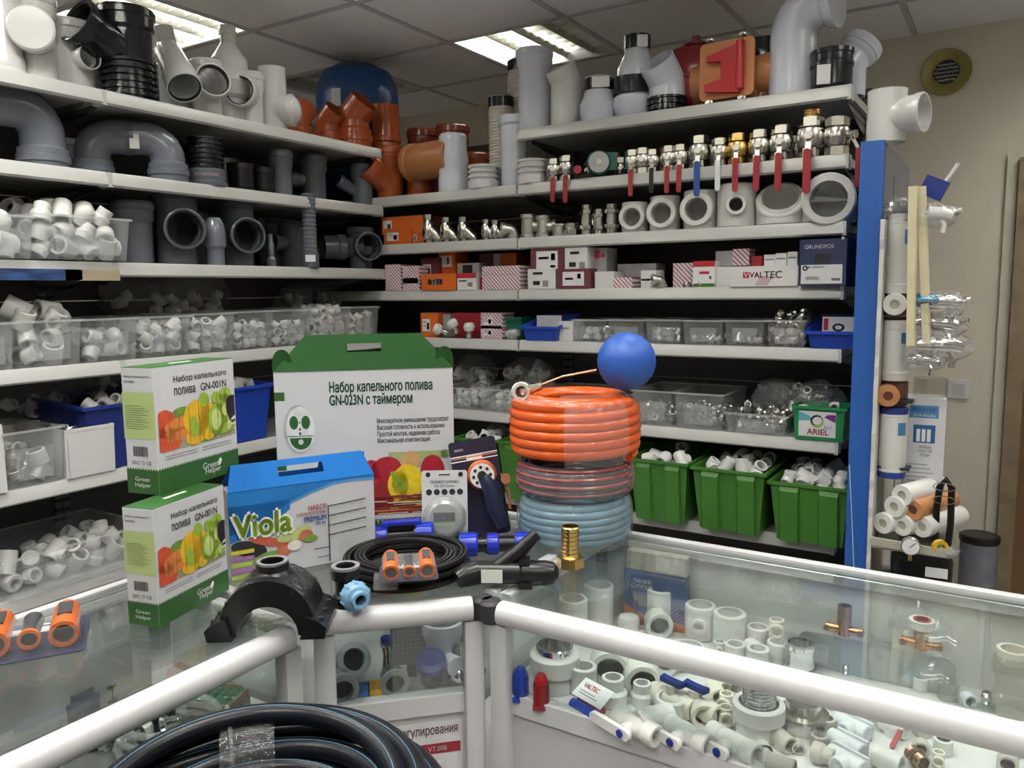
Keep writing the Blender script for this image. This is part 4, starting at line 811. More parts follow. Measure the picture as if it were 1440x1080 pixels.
obj('terminal_box', MB().box(.02, -.02, .02, .052, .02, .07).mesh('terminal_box', MATS['pump_green'], 0), t); obj('red_knob', MB().cyl(.012, 0, .02, 14, T(-.06, -.02, .022) @ FRONT).mesh('red_knob', m_red), t); obj('foot', MB().box(-.07, -.012, 0, .03, .02, .012).mesh('foot', m_black, 0), t)
p = BP(1206, 220, 1, .0); 
# --- third shelf
def carton(w, d, h, m, parts=()):
    return [P('body', box_mesh(w, d, h, m))]+list(parts)
def BC(x0, x1, yt, yb, k, dep, m, name, label, out=0., dz=0., dr=0., group=None, lab=None, cat='box'):
    """carton whose front fills a span of the shelf; lab = list of (x0,z0,x1,z1,material) in fractions of the front"""
    a, c = onY(x0, yb, YB+out), onY(x1, yb, YB+out); z1 = onY((x0+x1)/2, yt, YB+out).z; z0 = BZ[k]+dz
    w, h = c.x-a.x, z1-z0
    t = thing(name, label, cat, T((a.x+c.x)/2, YB+out, z0) @ RZ(dr), group)
    obj('body', box_mesh(w, dep, h, m), t, T(0, dep/2, 0))
    for q in (lab or []):
        if not isinstance(q[0], str): decal(t, [rect(w*(q[0]-.5), h*q[1], w*(q[2]-.5), h*q[3])], q[4], -.0006)
        else: lettering(t, q[0], q[4], w*(q[1]-.5), h*q[2], -.0011, None, w*q[3], **(q[5] if len(q) > 5 else {}))
    return t
m_obox = mat('orange_carton', (.62, .125, .012), .5, var=.04); m_wine = mat('wine_carton', (.13, .028, .04), .5); m_hat = hatch('hatched_carton', (.72, .70, .71), (.42, .14, .19), 26., PI/4, .6)
m_wcart = mat('white_carton', (.70, .69, .68), .55, var=.03); m_gcart = mat('grey_carton', (.42, .41, .41), .55); m_navy = mat('navy_carton', (.018, .03, .085), .45); m_rcart = mat('red_carton', (.42, .02, .03), .5)
LABEL = [(.12, .25, .55, .75, m_paper), (.36, .32, .5, .6, m_ink), (.16, .6, .33, .66, m_inkg), (.16, .45, .33, .5, m_inkg)]
BC(540, 578, 321, 344, 2, .12, m_obox, 'carton', 'low orange carton with a white label under the tilted orange carton', .03, lab=LABEL)
BC(575, 596, 324, 344, 2, .12, m_obox, 'carton', 'small orange carton left of the first strainer', .05, lab=LABEL)
BC(538, 595, 304, 322, 2, .14, m_obox, 'carton', 'wide orange carton lying on the smaller orange ones', .04, .049, .06, lab=[(.04, .15, .25, .8, m_paper), (.14, .25, .22, .6, m_ink)])
GS = 'metal strainers on the third back shelf'
for x, y, s_, lb in ((603, 339, .036, 'largest nickel strainer next to the orange cartons'), (628, 338, .031, 'middle one of the three larger nickel strainers'), (652, 337, .030, 'right one of the three larger nickel strainers'), (684, 336, .025, 'left one of the two small nickel strainers'), (697, 335, .023, 'right one of the two small nickel strainers')):
    BI(K['strainer'], x, y, 2, .05, s_, 0, 'strainer', lb, 'strainer', GS)
GM = 'metal fittings on the third back shelf'
BI(K['melbow'], 722, 334, 2, .05, .030, .2, 'metal_elbow', 'steel elbow right of the small strainers', 'pipe fitting', GM, )
BI(K['mtee'], 743, 333, 2, .05, .034, 0, 'metal_tee', 'taller steel tee right of the steel elbow', 'pipe fitting', GM); BI(K['mtee'], 764, 332, 2, .05, .031, 0, 'metal_tee', 'shorter steel tee left of the steel socket', 'pipe fitting', GM)
BI(K['mcoupling'], 786, 330, 2, .05, .029, 0, 'metal_socket', 'short steel socket left of the nipples', 'pipe fitting', GM)
BI(K['nipple_low'], 804, 329, 2, .05, .034, 0, 'nipple', 'single large hexagon nipple left of the nipple stacks', 'pipe fitting', GM)
for x, s_, n, lb in ((825, .029, 2, 'first'), (843, .024, 2, 'second'), (860, .028, 2, 'third')):
    for q in range(n): BI(K['nipple'], x, 327, 2, .05, s_*(1-.06*q), 0, 'nipple', ['bottom', 'top', 'third'][q]+' nipple of the %s nipple stack from the left' % lb, 'pipe fitting', GM, dz=q*2.1*s_)
p = BP(836, 280, 2, .12); BI(K['strainer'], 836, 300, 2, .16, .03, .4, 'strainer', 'shaded strainer standing behind the nipple stacks', 'strainer', GS, dz=.0)
GP = 'large white polypropylene fittings on the third back shelf'
for k, x, y, s_, dr, lb in (('tee_wide', 893, 324, .0545, -.25, 'large white tee, first from the left'), ('tee_wide', 935, 321, .061, -.25, 'large white tee, second from the left, wide mouth'), ('tee_wide', 985, 317, .066, -.25, 'large white tee under the blue lever, thick wall'), ('tee_small', 1036, 313, .070, -.05, 'large white tee with a small round mouth'), ('elbow45b', 1098, 311, .083, -.1, 'large white bend with its mouth tipped upward'), ('elbow_short', 1166, 307, .086, -.05, 'largest white elbow at the right shelf end')):
    BI(K[k], x, y, 2, .085, s_ if k not in ('tee_wide',) else s_*.93, dr, 'large_fitting', lb+', third back shelf', 'pipe fitting', GP)
# --- fourth shelf: cartons
GC = 'cartons on the fourth back shelf'
D = [(542, 564, 372, 407, .12, m_hat, 'hatched red and white carton at the corner end', 0, 0, []), (566, 589, 391, 407, .12, m_hat, 'lower of two small hatched cartons by the orange ones', 0, 0, []), (566, 589, 374, 391, .12, m_hat, 'upper of two small hatched cartons by the orange ones', 0, .032, []),
 (592, 618, 363, 386, .10, m_wine, 'dark wine carton with a white label behind the orange one', .07, .035, LABEL), (618, 641, 353, 407, .1, m_obox, 'upright orange carton with a white label', .09, 0, [(.12, .6, .8, .88, m_paper), (.5, .66, .62, .84, m_ink)]),
 (643, 674, 370, 384, .1, m_gcart, 'grey carton with a black picture behind the red one', .08, .035, [(.25, .1, .7, .9, m_ink)]),
 (593, 641, 385, 408, .10, m_obox, 'small orange carton with a dark printed patch before the upright orange one', -.005, 0, [(.2, .35, .62, .68, m_ink), ('TIM', .41, .52, .26, m_paper, dict(bold=.03))]), (643, 670, 384, 407, .1, m_paper, 'white carton with a red top left of the hatched gift carton', 0, 0, [(0, .7, 1, 1, m_rcart), (.1, .5, .5, .58, m_ink), (.55, .2, .8, .45, m_inkg)]),
 (671, 678, 390, 407, .1, m_rcart, 'narrow red carton beside the hatched carton', .03, 0, []), (674, 694, 357, 374, .1, m_wine, 'dark wine carton in the shaded back row', .14, .035, []), (694, 704, 357, 374, .1, m_gcart, 'grey carton in the shaded back row', .14, .035, []), (704, 726, 356, 374, .1, m_obox, 'orange carton in the shaded back row', .14, .035, []),
 (678, 731, 374, 406, .12, m_hat, 'wide hatched red and white carton with a folded flap', 0, 0, [(.03, .62, .97, .64, m_inkg)]),
 (742, 781, 378, 406, .14, m_wcart, 'lower left white carton of the stack with wine cartons', 0, 0, [(.2, .72, .55, .84, m_ink), (.2, .2, .45, .4, m_ink), (.55, .12, .75, .42, m_inkg)]), (783, 830, 378, 405, .14, m_wine, 'lower right wine carton of the white and wine stack', 0, 0, [(.18, .15, .82, .85, m_paper), (.62, .5, .72, .75, m_ink), (.25, .45, .5, .55, m_inkb)]),
 (746, 793, 349, 378, .14, m_wine, 'upper left wine carton of the white and wine stack', .005, .066, [(.18, .15, .82, .88, m_paper), (.62, .5, .74, .78, m_ink), (.25, .55, .55, .65, m_inkb), (.6, .2, .75, .3, m_ink)]), (794, 826, 348, 378, .14, m_wcart, 'upper right white carton of the white and wine stack', .005, .066, [(.25, .72, .65, .84, m_ink), (.2, .2, .5, .4, m_ink), (.65, .12, .9, .4, m_inkg)]), (826, 853, 349, 378, .1, m_gcart, 'grey carton with a red square beside the white stack', .06, .066, [(.4, .55, .65, .9, m_inkr), (.7, .6, .9, .75, m_inkr)]),
 (836, 863, 382, 404, .1, m_wcart, 'plain white carton right of the stacked cartons', .02, 0, []), (862, 889, 390, 404, .1, m_hat, 'low hatched carton right of the plain white carton', .01, 0, []), (868, 922, 371, 404, .1, m_gcart, 'grey carton in the middle of the back row', .12, 0, []), (901, 922, 392, 403, .08, m_wcart, 'lower of two small white cartons', .01, 0, []), (901, 923, 380, 392, .08, m_wcart, 'upper of two small white cartons', .01, .026, []),
 (946, 974, 370, 403, .1, m_hat, 'upright hatched carton left of the red topped carton', .05, 0, []), (974, 1005, 367, 402, .1, m_paper, 'red topped white carton with a green foot', .01, 0, [(0, .78, 1, 1, m_rcart), (.0, .0, 1, .14, m_greenp), (.3, .5, .75, .6, m_inkr), (.75, .3, .85, .42, m_brownp)]),
 (1006, 1029, 375, 402, .12, m_wcart, 'white carton left of the long lettered tray', .03, 0, []), (1030, 1053, 350, 374, .08, m_hat, 'hatched carton standing in the long lettered tray', .05, .075, []), (1006, 1032, 353, 376, .1, m_gcart, 'grey carton on the white carton left of the tray', .06, .075, []),
 (1056, 1072, 360, 374, .08, m_rcart, 'small red carton standing in the long lettered tray', .06, .06, []), (1074, 1090, 358, 374, .08, m_paper, 'tilted white leaflet box in the long lettered tray', .04, .06, [(.1, .6, .9, .7, m_inkg)]), (1090, 1106, 356, 374, .08, m_paper, 'left upright white box in the long lettered tray', .04, .06, [(.1, .6, .9, .7, m_inkg)]), (1107, 1121, 354, 374, .08, m_paper, 'right upright white box in the long lettered tray', .04, .06, [(.1, .6, .9, .7, m_inkg)])]
for x0, x1, yt, yb, dep, m, lb, out, dz, lab in D: BC(x0, x1, yt, yb, 3, dep, m, 'carton', lb+', fourth back shelf', out, dz, 0, GC, lab)
t = BC(1026, 1122, 374, 401, 3, .13, m_wcart, 'carton', 'long white tray carton with big red and grey lettering', -.005, 0, 0, None, [(.2, .42, .29, .72, m_inkr), ('V', .245, .57, .06, m_inkw), ('VAL', .4, .57, .2, m_inkr, dict(bold=.03)), ('TEC', .64, .57, .26, m_inkg, dict(bold=.02))])
decal(t, [[(x*.0075-.02, .004), (x*.0075-.0165, .004), (x*.0075+.0035, .035), (x*.0075, .035)] for x in range(-1, 5)], mat('pale_red_ink', (.5, .2, .25), .6), -.0009)
t = BC(1122, 1190, 336, 401, 3, .12, m_navy, 'carton', 'dark navy carton with white lettering and a large paper label', -.03, 0, -.08, None, [(.05, .04, .92, .45, m_paper), ('GRUNDFOS', .42, .84, .62, m_inkw, dict(bold=.01)), (.34, .5, .66, .68, m_ink), (.1, .38, .25, .42, m_ink), (.15, .12, .45, .2, m_inkg), (.7, .1, .88, .16, m_ink), (.3, .38, .55, .42, m_inkg)])
decal(t, [ell(.062, .152, .006, .0025, .8, 10), ell(.062, .152, .006, .0025, -.8, 10)], m_inkw, -.0012); decal(t, [ell(-.055, .058, .009, .009, 0, 16)], m_ink, -.0012); decal(t, [ell(-.055, .058, .004, .004, 0, 12)], m_paper, -.0016)
for i, x in enumerate((930, 965, 975, 985)):
    BI(K['melbow'] if i == 0 else K['nipple_low'], x, 403, 3, -.0+.02, .022 if i == 0 else .014, .3, 'metal_fitting', ['steel elbow lying before the hatched carton', 'small nickel nipple before the red topped carton, left', 'small nickel nipple before the red topped carton, middle', 'small nickel nipple before the red topped carton, right'][i]+', fourth back shelf', 'pipe fitting')
# --- fifth shelf
BC(592, 616, 440, 474, 4, .1, m_obox, 'carton', 'orange carton with a white label on the fifth back shelf', .02, 0, 0, None, LABEL); BC(620, 634, 442, 474, 4, .1, m_gcart, 'carton', 'grey carton behind the white knobs, fifth back shelf', .06); BC(636, 676, 440, 474, 4, .1, m_rcart, 'carton', 'dark red carton behind the white knobs, fifth back shelf', .09)
for i, (x, y, rx_, lb) in enumerate(((630, 470, 1.2, 'left valve knob lying on its side'), (644, 468, .5, 'middle valve knob leaning'), (660, 474, 0, 'right valve knob standing upright'))):
    p = BP(x, y, 4, .03); kb = [P('handle', MB().lathe([(.012, .028), (.022, .034), (.026, .05), (.02, .066), (.001, .07)], 12).mesh('handle', m_ppr, 10)), P('base', MB().lathe([(.009, 0), (.014, .002), (.014, .018), (.01, .022), (.01, .032)], 14).mesh('base', m_chrome))]
    place(kb, 'radiator_valve', 'white and chrome '+lb+' on the fifth back shelf', 'valve', T(p.x, p.y, p.z+(.02 if rx_ else 0)) @ RZ(.6) @ RY(-rx_), 'radiator valve knobs')
BC(676, 706, 458, 475, 4, .1, m_hat, 'carton', 'lower hatched carton left of the green bin', .03, 0, 0, None, LABEL); BC(676, 706, 440, 458, 4, .1, m_hat, 'carton', 'upper hatched carton left of the green bin', .03, .043, 0, None, LABEL)
def btub(x0, x1, yt, yb, k, dep, m, label, out=0., dip=0., tp=.88, ribs=0, name='stack_bin', dz=0.):
    a, c = onY(x0, yb, YB-out), onY(x1, yb, YB-out); z1 = onY((x0+x1)/2, yt, YB-out).z; w = c.x-a.x-.004; h = z1-BZ[k]-dz
    M = T((a.x+c.x)/2, YB-out+dep/2, BZ[k]+dz); tag(obj(name, tub(m, w, dep, h+dip, tp, dip, .003, .008, ribs), None, M), label, 'bin'); return M, w, dep, h
btub(708, 734, 446, 476, 4, .2, mat('bottle_green', (.005, .14, .07), .4), 'green stack bin in shade on the fifth back shelf', -.06)
M, w, d, h = btub(734, 784, 459, 478, 4, .2, m_bluep, 'blue stack bin with white paper in it, left end of the clear bins', .012, .045)
tag(obj('paper_sheet', MB().box(-w*.36, -.02, .02, w*.36, -.019, h+.042).mesh('paper', m_paper, 0), None, M), 'white paper sheet standing in the left blue stack bin', 'paper')
M, w, d, h = btub(1134, 1203, 466, 489, 4, .22, m_bluep, 'blue stack bin with leaflets at the right end of the fifth shelf', .012, .05)
t = tag(obj('leaflet', MB().box(-w*.28, -.04, .02, w*.42, -.039, h+.046).mesh('leaflet', m_paper, 0), None, M), 'printed leaflet with a coil picture in the right blue stack bin', 'paper'); decal(t, [rect(-w*.25, h+.0, -w*.15, h+.04)], m_inkr, -.0405); decal(t, [ell(.01, h+.01, .02, .014)], m_ink, -.0405); decal(t, [ell(.01, h+.01, .011, .007)], m_paper, -.0409)
tag(obj('bag_sack', crumple(.03, .04, .025, 31, clear('white_film', (.7, .7, .7), .1, .5)), None, T(*BP(722, 476, 4, .03))), 'small white film bag of fittings beside the left blue bin', 'bag')
BC(786, 806, 452, 477, 4, .1, m_wcart, 'carton', 'small white carton between the left blue bin and the clear bins', .02, 0, 0, None, [(.2, .6, .7, .7, m_inkg)])
GB5 = 'clear bins on the fifth back shelf'
sp5 = [(806, 853, 449, 478), (854, 906, 449, 480), (907, 958, 449, 482), (959, 1017, 450, 484), (1018, 1075, 450, 486), (1077, 1133, 450, 487)]
for i, (x0, x1, yt, yb) in enumerate(sp5):
    M, w, d, h = bbin(x0, x1, yt, yb, 4, .22, 'clear bin of chrome fittings, %s from the left on the fifth back shelf' % ordn[i], .005, .002, GB5)
    heap([['cap', 'nipple_low', 'mcoupling'], ['mcoupling'], ['mcoupling', 'nipple_low'], ['nipple', 'mcoupling'], ['mcoupling', 'mtee', 'nipple'], ['mtee', 'nipple', 'melbow']][i], [12, 5, 10, 8, 9, 18][i], M, w*.85, d*.6, .004, [2, 1, 2, 1, 1, 4][i], .0155 if i < 5 else .018, '%s clear bin, fifth back shelf' % ordn[i], 'fittings in the %s fifth back bin' % ordn[i], seed=70+i)
# --- sixth shelf
for x0, x1, yt, yb, out, lb, kk_, n, r in ((620, 672, 545, 571, .01, 'clear bin beside the big handled carton, sixth back shelf', ['tee', 'elbow', 'coupling'], 18, .02), (675, 745, 548, 577, .01, 'clear bin of white plugs left of the orange hose', ['cap', 'reducer'], 14, .022), (750, 880, 552, 588, .01, 'clear bin hidden behind the orange hose', ['cap', 'tee'], 8, .022), (888, 945, 549, 594, .012, 'first clear bin right of the orange hose', ['mcoupling', 'nipple'], 22, .014), (947, 1017, 553, 603, .012, 'second clear bin right of the orange hose, brass rings in it', ['mcoupling', 'nipple', 'nipple_low'], 26, .016), (1018, 1108, 582, 610, .012, 'wide low clear bin of elbows by the detergent tub', ['mtee', 'melbow', 'nipple'], 26, .016)):
    M, w, d, h = bbin(x0, x1, yt, yb, 5, .3, lb, out, .002, 'clear bins on the sixth back shelf')
    heap(kk_, n, M, w*.86, d*.5, .004, 3 if r < .02 else 2, r, lb.split(',')[0].replace(' of elbows', '').replace(' of white plugs', ''), 'fittings in the '+lb, seed=x0)
for x, rx_, sd, lb in ((668, .12, 81, 'clear bag of white fittings behind the handled carton'), (745, .13, 82, 'shaded bag of fittings behind the orange hose'), (1100, .12, 83, 'dark bag of metal parts behind the detergent tub'), (1150, .1, 84, 'black bag of metal parts at the shelf end')):
    p = BP(x, 580, 5, .25 if sd < 83 else .17); tag(obj('film_bag', crumple(rx_, .07, .09, sd), None, T(p.x, p.y, p.z+(.05 if sd < 83 else .02))), lb+', sixth back shelf', 'bag'); g = random.Random(sd)
    for q in range(14): fitting(g.choice(['cap', 'elbow', 'tee'] if sd < 83 else ['melbow', 'nipple', 'mtee']), '%s inside the '+lb, T(p.x+g.uniform(-.8, .8)*rx_, p.y+g.uniform(-.04, .04), p.z+.06+g.uniform(0, .1)) @ RX(g.uniform(0, 6)) @ RZ(g.uniform(0, 6)) @ S(.02 if sd < 83 else .014), 'fittings in the '+lb)
# detergent tub
a, c = onY(1112, 612, YB-.012), onY(1190, 615, YB-.012); w = c.x-a.x-.012; h = onY(1150, 572, YB-.012).z-BZ[5]
t = thing('detergent_tub', 'green plastic detergent tub with a bright label holding white elbows', 'tub', T((a.x+c.x)/2, YB-.012+.07, BZ[5])); m_ag = mat('detergent_green', (.012, .22, .07), .35)
obj('tub', tub(m_ag, w, .14, h, .93, 0, .003, .006), t)
MF = T(0, -.0652, 0) @ RX(.049); lw = w*.36
decal(t, [rect(-lw-.005, h*.1, lw-.005, h*.86)], m_paper, -.0008, 'label', MF); decal(t, [[(-lw-.005, h*.55), (-lw*.3, h*.6), (-lw*.5, h*.72), (-lw-.005, h*.84)]], mat('cyan_print', (.1, .4, .5), .5), -.0012, M=MF); decal(t, [[(lw*.3, h*.7), (lw-.006, h*.55), (lw-.006, h*.78), (lw*.5, h*.78)]], mat('purple_print', (.2, .02, .25), .5), -.0012, M=MF)
decal(t, [ell(-.005, h*.56, .022, .022)], mat('lime_print', (.3, .5, .08), .5), -.0013, M=MF); decal(t, [ell(-.007, h*.6, .02, .018, .4)], m_ink, -.0016, M=MF); decal(t, [ell(-.004, h*.58, .016, .014, .4)], m_paper, -.002, M=MF)
lettering(t, 'ARIEL', m_inkr, -.002, h*.25, -.0022, h*.17, w*.42, MF, bold=.03); lettering(t, '3in1', m_inkb, .028, h*.4, -.0022, h*.1, None, MF)
for x, y, lb, rz_ in ((1124, 570, 'white fitting lying at the left in the green detergent tub', .3), (1173, 568, 'white elbow lying at the right in the green detergent tub', 1.9)):
    p = onY(x, y, YB+.03); place(K['elbow'], 'pipe_fitting', lb, 'pipe fitting', T(p.x, p.y, p.z-.012) @ RZ(rz_) @ RY(1.4) @ S(.014))
# --- seventh shelf: green crates
for x0, x1, yt, yb, lb, n in ((640, 698, 618, 690, 'green crate at the left, under the white plugs', 14), (700, 790, 624, 700, 'green crate half hidden by the orange hose', 10), (795, 880, 640, 712, 'green crate hidden behind the hose coils', 4), (884, 966, 648, 722, 'green crate right behind the hose coils', 10), (972, 1074, 661, 738, 'middle green crate of white elbows', 20), (1080, 1193, 682, 756, 'largest green crate at the right end', 22)):
    M, w, d, h = btub(x0, x1, yt, yb, 6, .36, m_greenp, lb+' of the lowest back shelf', .085, 0, .84, 2, 'green_crate')
    heap(['elbow45', 'elbow', 'coupling', 'tee'], n, M @ T(0, 0, h*.66), w*.84, d*.75, 0, 2, .026, lb, 'fittings in the '+lb, seed=x0, mound=.012)
for x, sd, lb in ((910, 91, 'clear bag on the base shelf behind the counter, left'), (1060, 92, 'clear bag on the base shelf behind the counter, middle'), (1140, 93, 'grey bag on the base shelf behind the counter, right'), (700, 94, 'clear bag on the base shelf behind the hoses')):
    p = BP(x, 790, 7, .02); tag(obj('film_bag', crumple(.13, .09, .10, sd, clear('dusty_film', (.75, .75, .75), .15, .35, 1.4, (.6, .6, .6), .8, 30)), None, T(p.x, p.y+.08, BZ[7])), lb, 'bag')
# ================================================================ ON THE COUNTERS
def pm(r, g, b): return mat('print_%03d_%03d_%03d' % (r*100, g*100, b*100), (r, g, b), .45, var=.12, vscale=60)
def clipx(poly, x0, x1):
    for s_, lim in ((1, x0), (-1, -x1)):
        out = []
        for i, a in enumerate(poly):
            b = poly[(i+1) % len(poly)]; ia, ib = s_*a[0] >= lim, s_*b[0] >= lim
            if ia: out.append(a)
            if ia != ib:
                t_ = (s_*lim-a[0])/(b[0]-a[0]); out.append((s_*lim, a[1]+t_*(b[1]-a[1])))
        poly = out
        if len(poly) < 3: return None
    return poly
def clipz(poly, z0, z1):
    q = clipx([(z, x) for x, z in poly], z0, z1); return [(x, z) for z, x in q] if q else None
def art(parent, y, items, strips=None, zr=None, M=None):
    k = 0
    for m, polys in items:
        out = []
        for p in polys:
            for a, b in (strips or [(-9, 9)]):
                q = clipx(p, a, b)
                if q and zr: q = clipz(q, *zr)
                if q: out.append(q)
        if out: decal(parent, out, m, y-.00025*k, 'print', M); k += 1
def zig(x0, x1, z0, z1, n, a): 
    return [(x0, z0), (x1, z0)]+[(x1-(x1-x0)*(i+.5*(j))/n, z1+(a if j else 0)) for i in range(n) for j in (0, 1)]+[(x0, z1)]
m_gn = mat('kit_carton_white', (.56, .57, .59), .4, var=.02); m_gng = mat('kit_green', (.025, .10, .02), .4, var=.06); m_dgreen = mat('dark_green_ink', (.01, .07, .035), .5); m_lgreen = mat('pale_green_print', (.40, .50, .20), .5)
def veg(w, h):
    E_ = lambda x, z, rx, rz, ro=0., n=16: ell((x-.5)*w, z*h, rx*w*1.22, rz*h*1.25, ro, n)
    return [(pm(.3, .28, .18), [E_(.5, .36, .48, .03)]), (pm(.12, .25, .03), [E_(.06, .5, .08, .1), E_(.3, .6, .1, .05), E_(.6, .4, .1, .06)]), (pm(.55, .07, .02), [E_(.1, .55, .1, .09, .4), E_(.13, .42, .13, .085)]), (pm(.62, .2, .04), [E_(.27, .53, .15, .045, .15), E_(.27, .45, .14, .04, .1), E_(.16, .45, .05, .05)]), (pm(.7, .42, .02), [E_(.48, .55, .14, .12, .2), E_(.62, .5, .10, .13), E_(.45, .39, .1, .05)]),
            (pm(.28, .42, .04), [E_(.44, .48, .045, .075, .3), E_(.73, .5, .1, .11), E_(.84, .58, .09, .1), E_(.8, .42, .14, .045), E_(.58, .69, .05, .05, .7), E_(.73, .69, .05, .04), E_(.85, .7, .07, .05)]), (pm(.5, .62, .2), [E_(.72, .5, .055, .075), E_(.85, .57, .04, .045), E_(.88, .43, .03, .035)]), (pm(.015, .01, .02), [E_(.98, .55, .09, .12, .6)]), (pm(.6, .6, .55), [E_(.98, .49, .06, .012, .3), E_(.98, .44, .06, .01, .2)])]
def kit_carton(label, p_m, p_r, z0, h, d):
    """drip kit carton: p_m front-left bottom corner, p_r front-right bottom corner"""
    u = Vector((p_r.x-p_m.x, p_r.y-p_m.y, 0)); w = u.length; a = math.atan2(u.y, u.x)
    t = thing('drip_kit_carton', label, 'box', T(p_m.x, p_m.y, z0) @ RZ(a) @ T(w/2, d/2, 0), 'small drip irrigation kits')
    obj('body', box_mesh(w, d, h, m_gn), t); obj('top_flap', MB().box(-w/2+.001, -d/2+.001, h, w/2-.001, d/2-.001, h+.001).mesh('top_flap', m_gng, 0), t); y = -d/2-.0006
    obj('hang_slot', MB().box(-.03, -.004, h+.001, .03, .004, h+.0014).mesh('hang_slot', m_inkw, 0), t)
    decal(t, [zig(-w/2, w/2, 0, h*.19, 34, h*.018)], m_gng, y)
    n = 8; st = [(-w/2+w*(.03+.95*i/n), -w/2+w*(.03+.95*(i+1)/n)-.0014) for i in range(n)]
    art(t, y, veg(w, h), st, (h*.33, h*.76))
    lettering(t, 'Набор капельного', m_ink, w*.06, h*.885, y, h*.062, w*.66, bold=.03); lettering(t, 'полива', m_ink, -w*.145, h*.79, y, h*.058, w*.25, bold=.03); lettering(t, 'GN-001N', m_ink, w*.215, h*.797, y, h*.062, w*.33, bold=.03)
    for x, z in ((-.22, .285), (-.22, .262), (.22, .285), (.22, .262)): decal(t, [rect(w*(x-.19), h*z, w*(x+.19), h*(z+.007))], m_inkg, y)
    lettering(t, 'Green', m_inkw, w*.12, h*.125, y-.0006, h*.055, w*.2, bold=.03); lettering(t, 'Helper', m_inkw, w*.15, h*.07, y-.0006, h*.06, w*.2, bold=.03); decal(t, [ell(w*.24, h*.13, w*.022, h*.035, -.5, 10)], m_inkw, y-.0006)
    ML_ = T(-w/2, 0, 0) @ RZ(-PI/2); yy = -.0006
    decal(t, [zig(-d/2, d/2, 0, h*.19, 12, h*.018)], m_gng, yy, M=ML_); decal(t, [zig(-d/2, d/2, h*.44, h*.80, 12, h*.016)], m_lgreen, yy, M=ML_)
    lettering(t, 'Набор капельного', m_ink, -d*.02, h*.93, yy, h*.024, d*.8, ML_); lettering(t, 'полива', m_ink, -d*.25, h*.89, yy, h*.02, d*.32, ML_)
    for i in range(11): decal(t, [rect(-d*.42, h*(.70-.018*i), d*(.1+.3*((i*7) % 5)/5), h*(.703-.018*i))], m_dgreen, yy-.0006, M=ML_)
    g = random.Random(3); bars = []; x = -d*.25
    while x < d*.22: b = g.choice((.0012, .002)); bars.append(rect(x, h*.30, x+b, h*.38)); x += b+g.choice((.001, .0016))
    decal(t, bars, m_ink, yy, M=ML_); lettering(t, 'EAC ✆ CE'.replace('✆', 'О'), m_ink, 0, h*.25, yy, h*.03, d*.6, ML_); lettering(t, 'Green\nHelper', m_inkw, d*.0, h*.09, yy-.0006, h*.09, d*.5, ML_, bold=.03)
    return t
pm1, pr1 = onZ(225, 883, ZT), onZ(322, 829, ZT); H1 = .222
kit_carton('lower white and green vegetable carton standing on the left glass counter', pm1, pr1, ZT+.0005, H1, .070)
pm2, pr2 = onZ(225, 698, ZT+H1), onZ(336, 662, ZT+H1)
kit_carton('upper white and green vegetable carton stacked on the other one', pm2, pr2, ZT+H1+.002, onX(205, 519, pm2.x).z-ZT-H1-.002, .078)
def handle_top(t, w, d, h, hh, m, inset, slot, flap=True):
    """two panels leaning together into a handle with a slot"""
    sx, z0, z1 = slot; P_ = [(-w/2, 0), (w/2, 0), (w/2-inset, 1), (-w/2+inset, 1)]; Q = [(-sx, z0), (sx, z0), (sx, z1), (-sx, z1)]
    for s_, nm in ((-1, 'front_handle'), (1, 'back_handle')):
        f = lambda x, v, o: (x, s_*(d/2*(1-v)+.0012*o+.0008), h+hh*v)
        mb = MB()
        for o in (-1, 1):
            for i in range(4): j = (i+1) % 4; mb.quad([f(*P_[i], o), f(*P_[j], o), f(*Q[j], o), f(*Q[i], o)])
        for L_ in (P_, Q):
            for i in range(4): j = (i+1) % 4; mb.quad([f(*L_[i], -1), f(*L_[j], -1), f(*L_[j], 1), f(*L_[i], 1)])
        obj(nm, mb.mesh(nm, m, 0), t)
    if flap:
        for s_ in (-1, 1): obj('side_flap', MB().prism([(.024*math.cos(q), hh*.62*math.sin(q)**.6) for q in [PI*k/14 for k in range(15)]], -.001, .001, T(s_*(w/2-.02), -.03, h) @ RZ(s_*.15) @ RX(PI/2)).mesh('side_flap', m, 0), t)
# big handled kit
A_, B_ = Vector((-1.508, 1.309, 0)), Vector((-1.185, 1.60, 0)); u = B_-A_; w = u.length; a = math.atan2(u.y, u.x); h = onY(642, 517, B_.y).z-ZT; d = .085
t = thing('handled_carton', 'big white carton with a green carrying handle behind the blue one', 'box', T(A_.x, A_.y, ZT+.001) @ RZ(a) @ T(w/2, d/2, 0)); y = -d/2-.0006
obj('body', box_mesh(w, d, h, m_gn), t); handle_top(t, w, d, h, .085, mat('handle_green', (.014, .06, .014), .75, spec=.15), .075, (.042, .5, .74))
lettering(t, 'Набор капельного полива\nGN-023N с таймером', m_dgreen, -w*.20, h*.855, y, h*.155, w*.58, bold=.06, align='LEFT', line=.9)
lettering(t, 'Многократное уменьшение трудозатрат\nВысокая готовность к использованию\nПростой монтаж, надежная работа\nМаксимальная комплектация', m_ink, w*.06, h*.63, y, h*.155, w*.41, align='LEFT', bold=.03)
E_ = lambda x, z, rx, rz, ro=0., n=22: ell((x-.5)*w, z*h, rx*w, rz*h, ro, n)
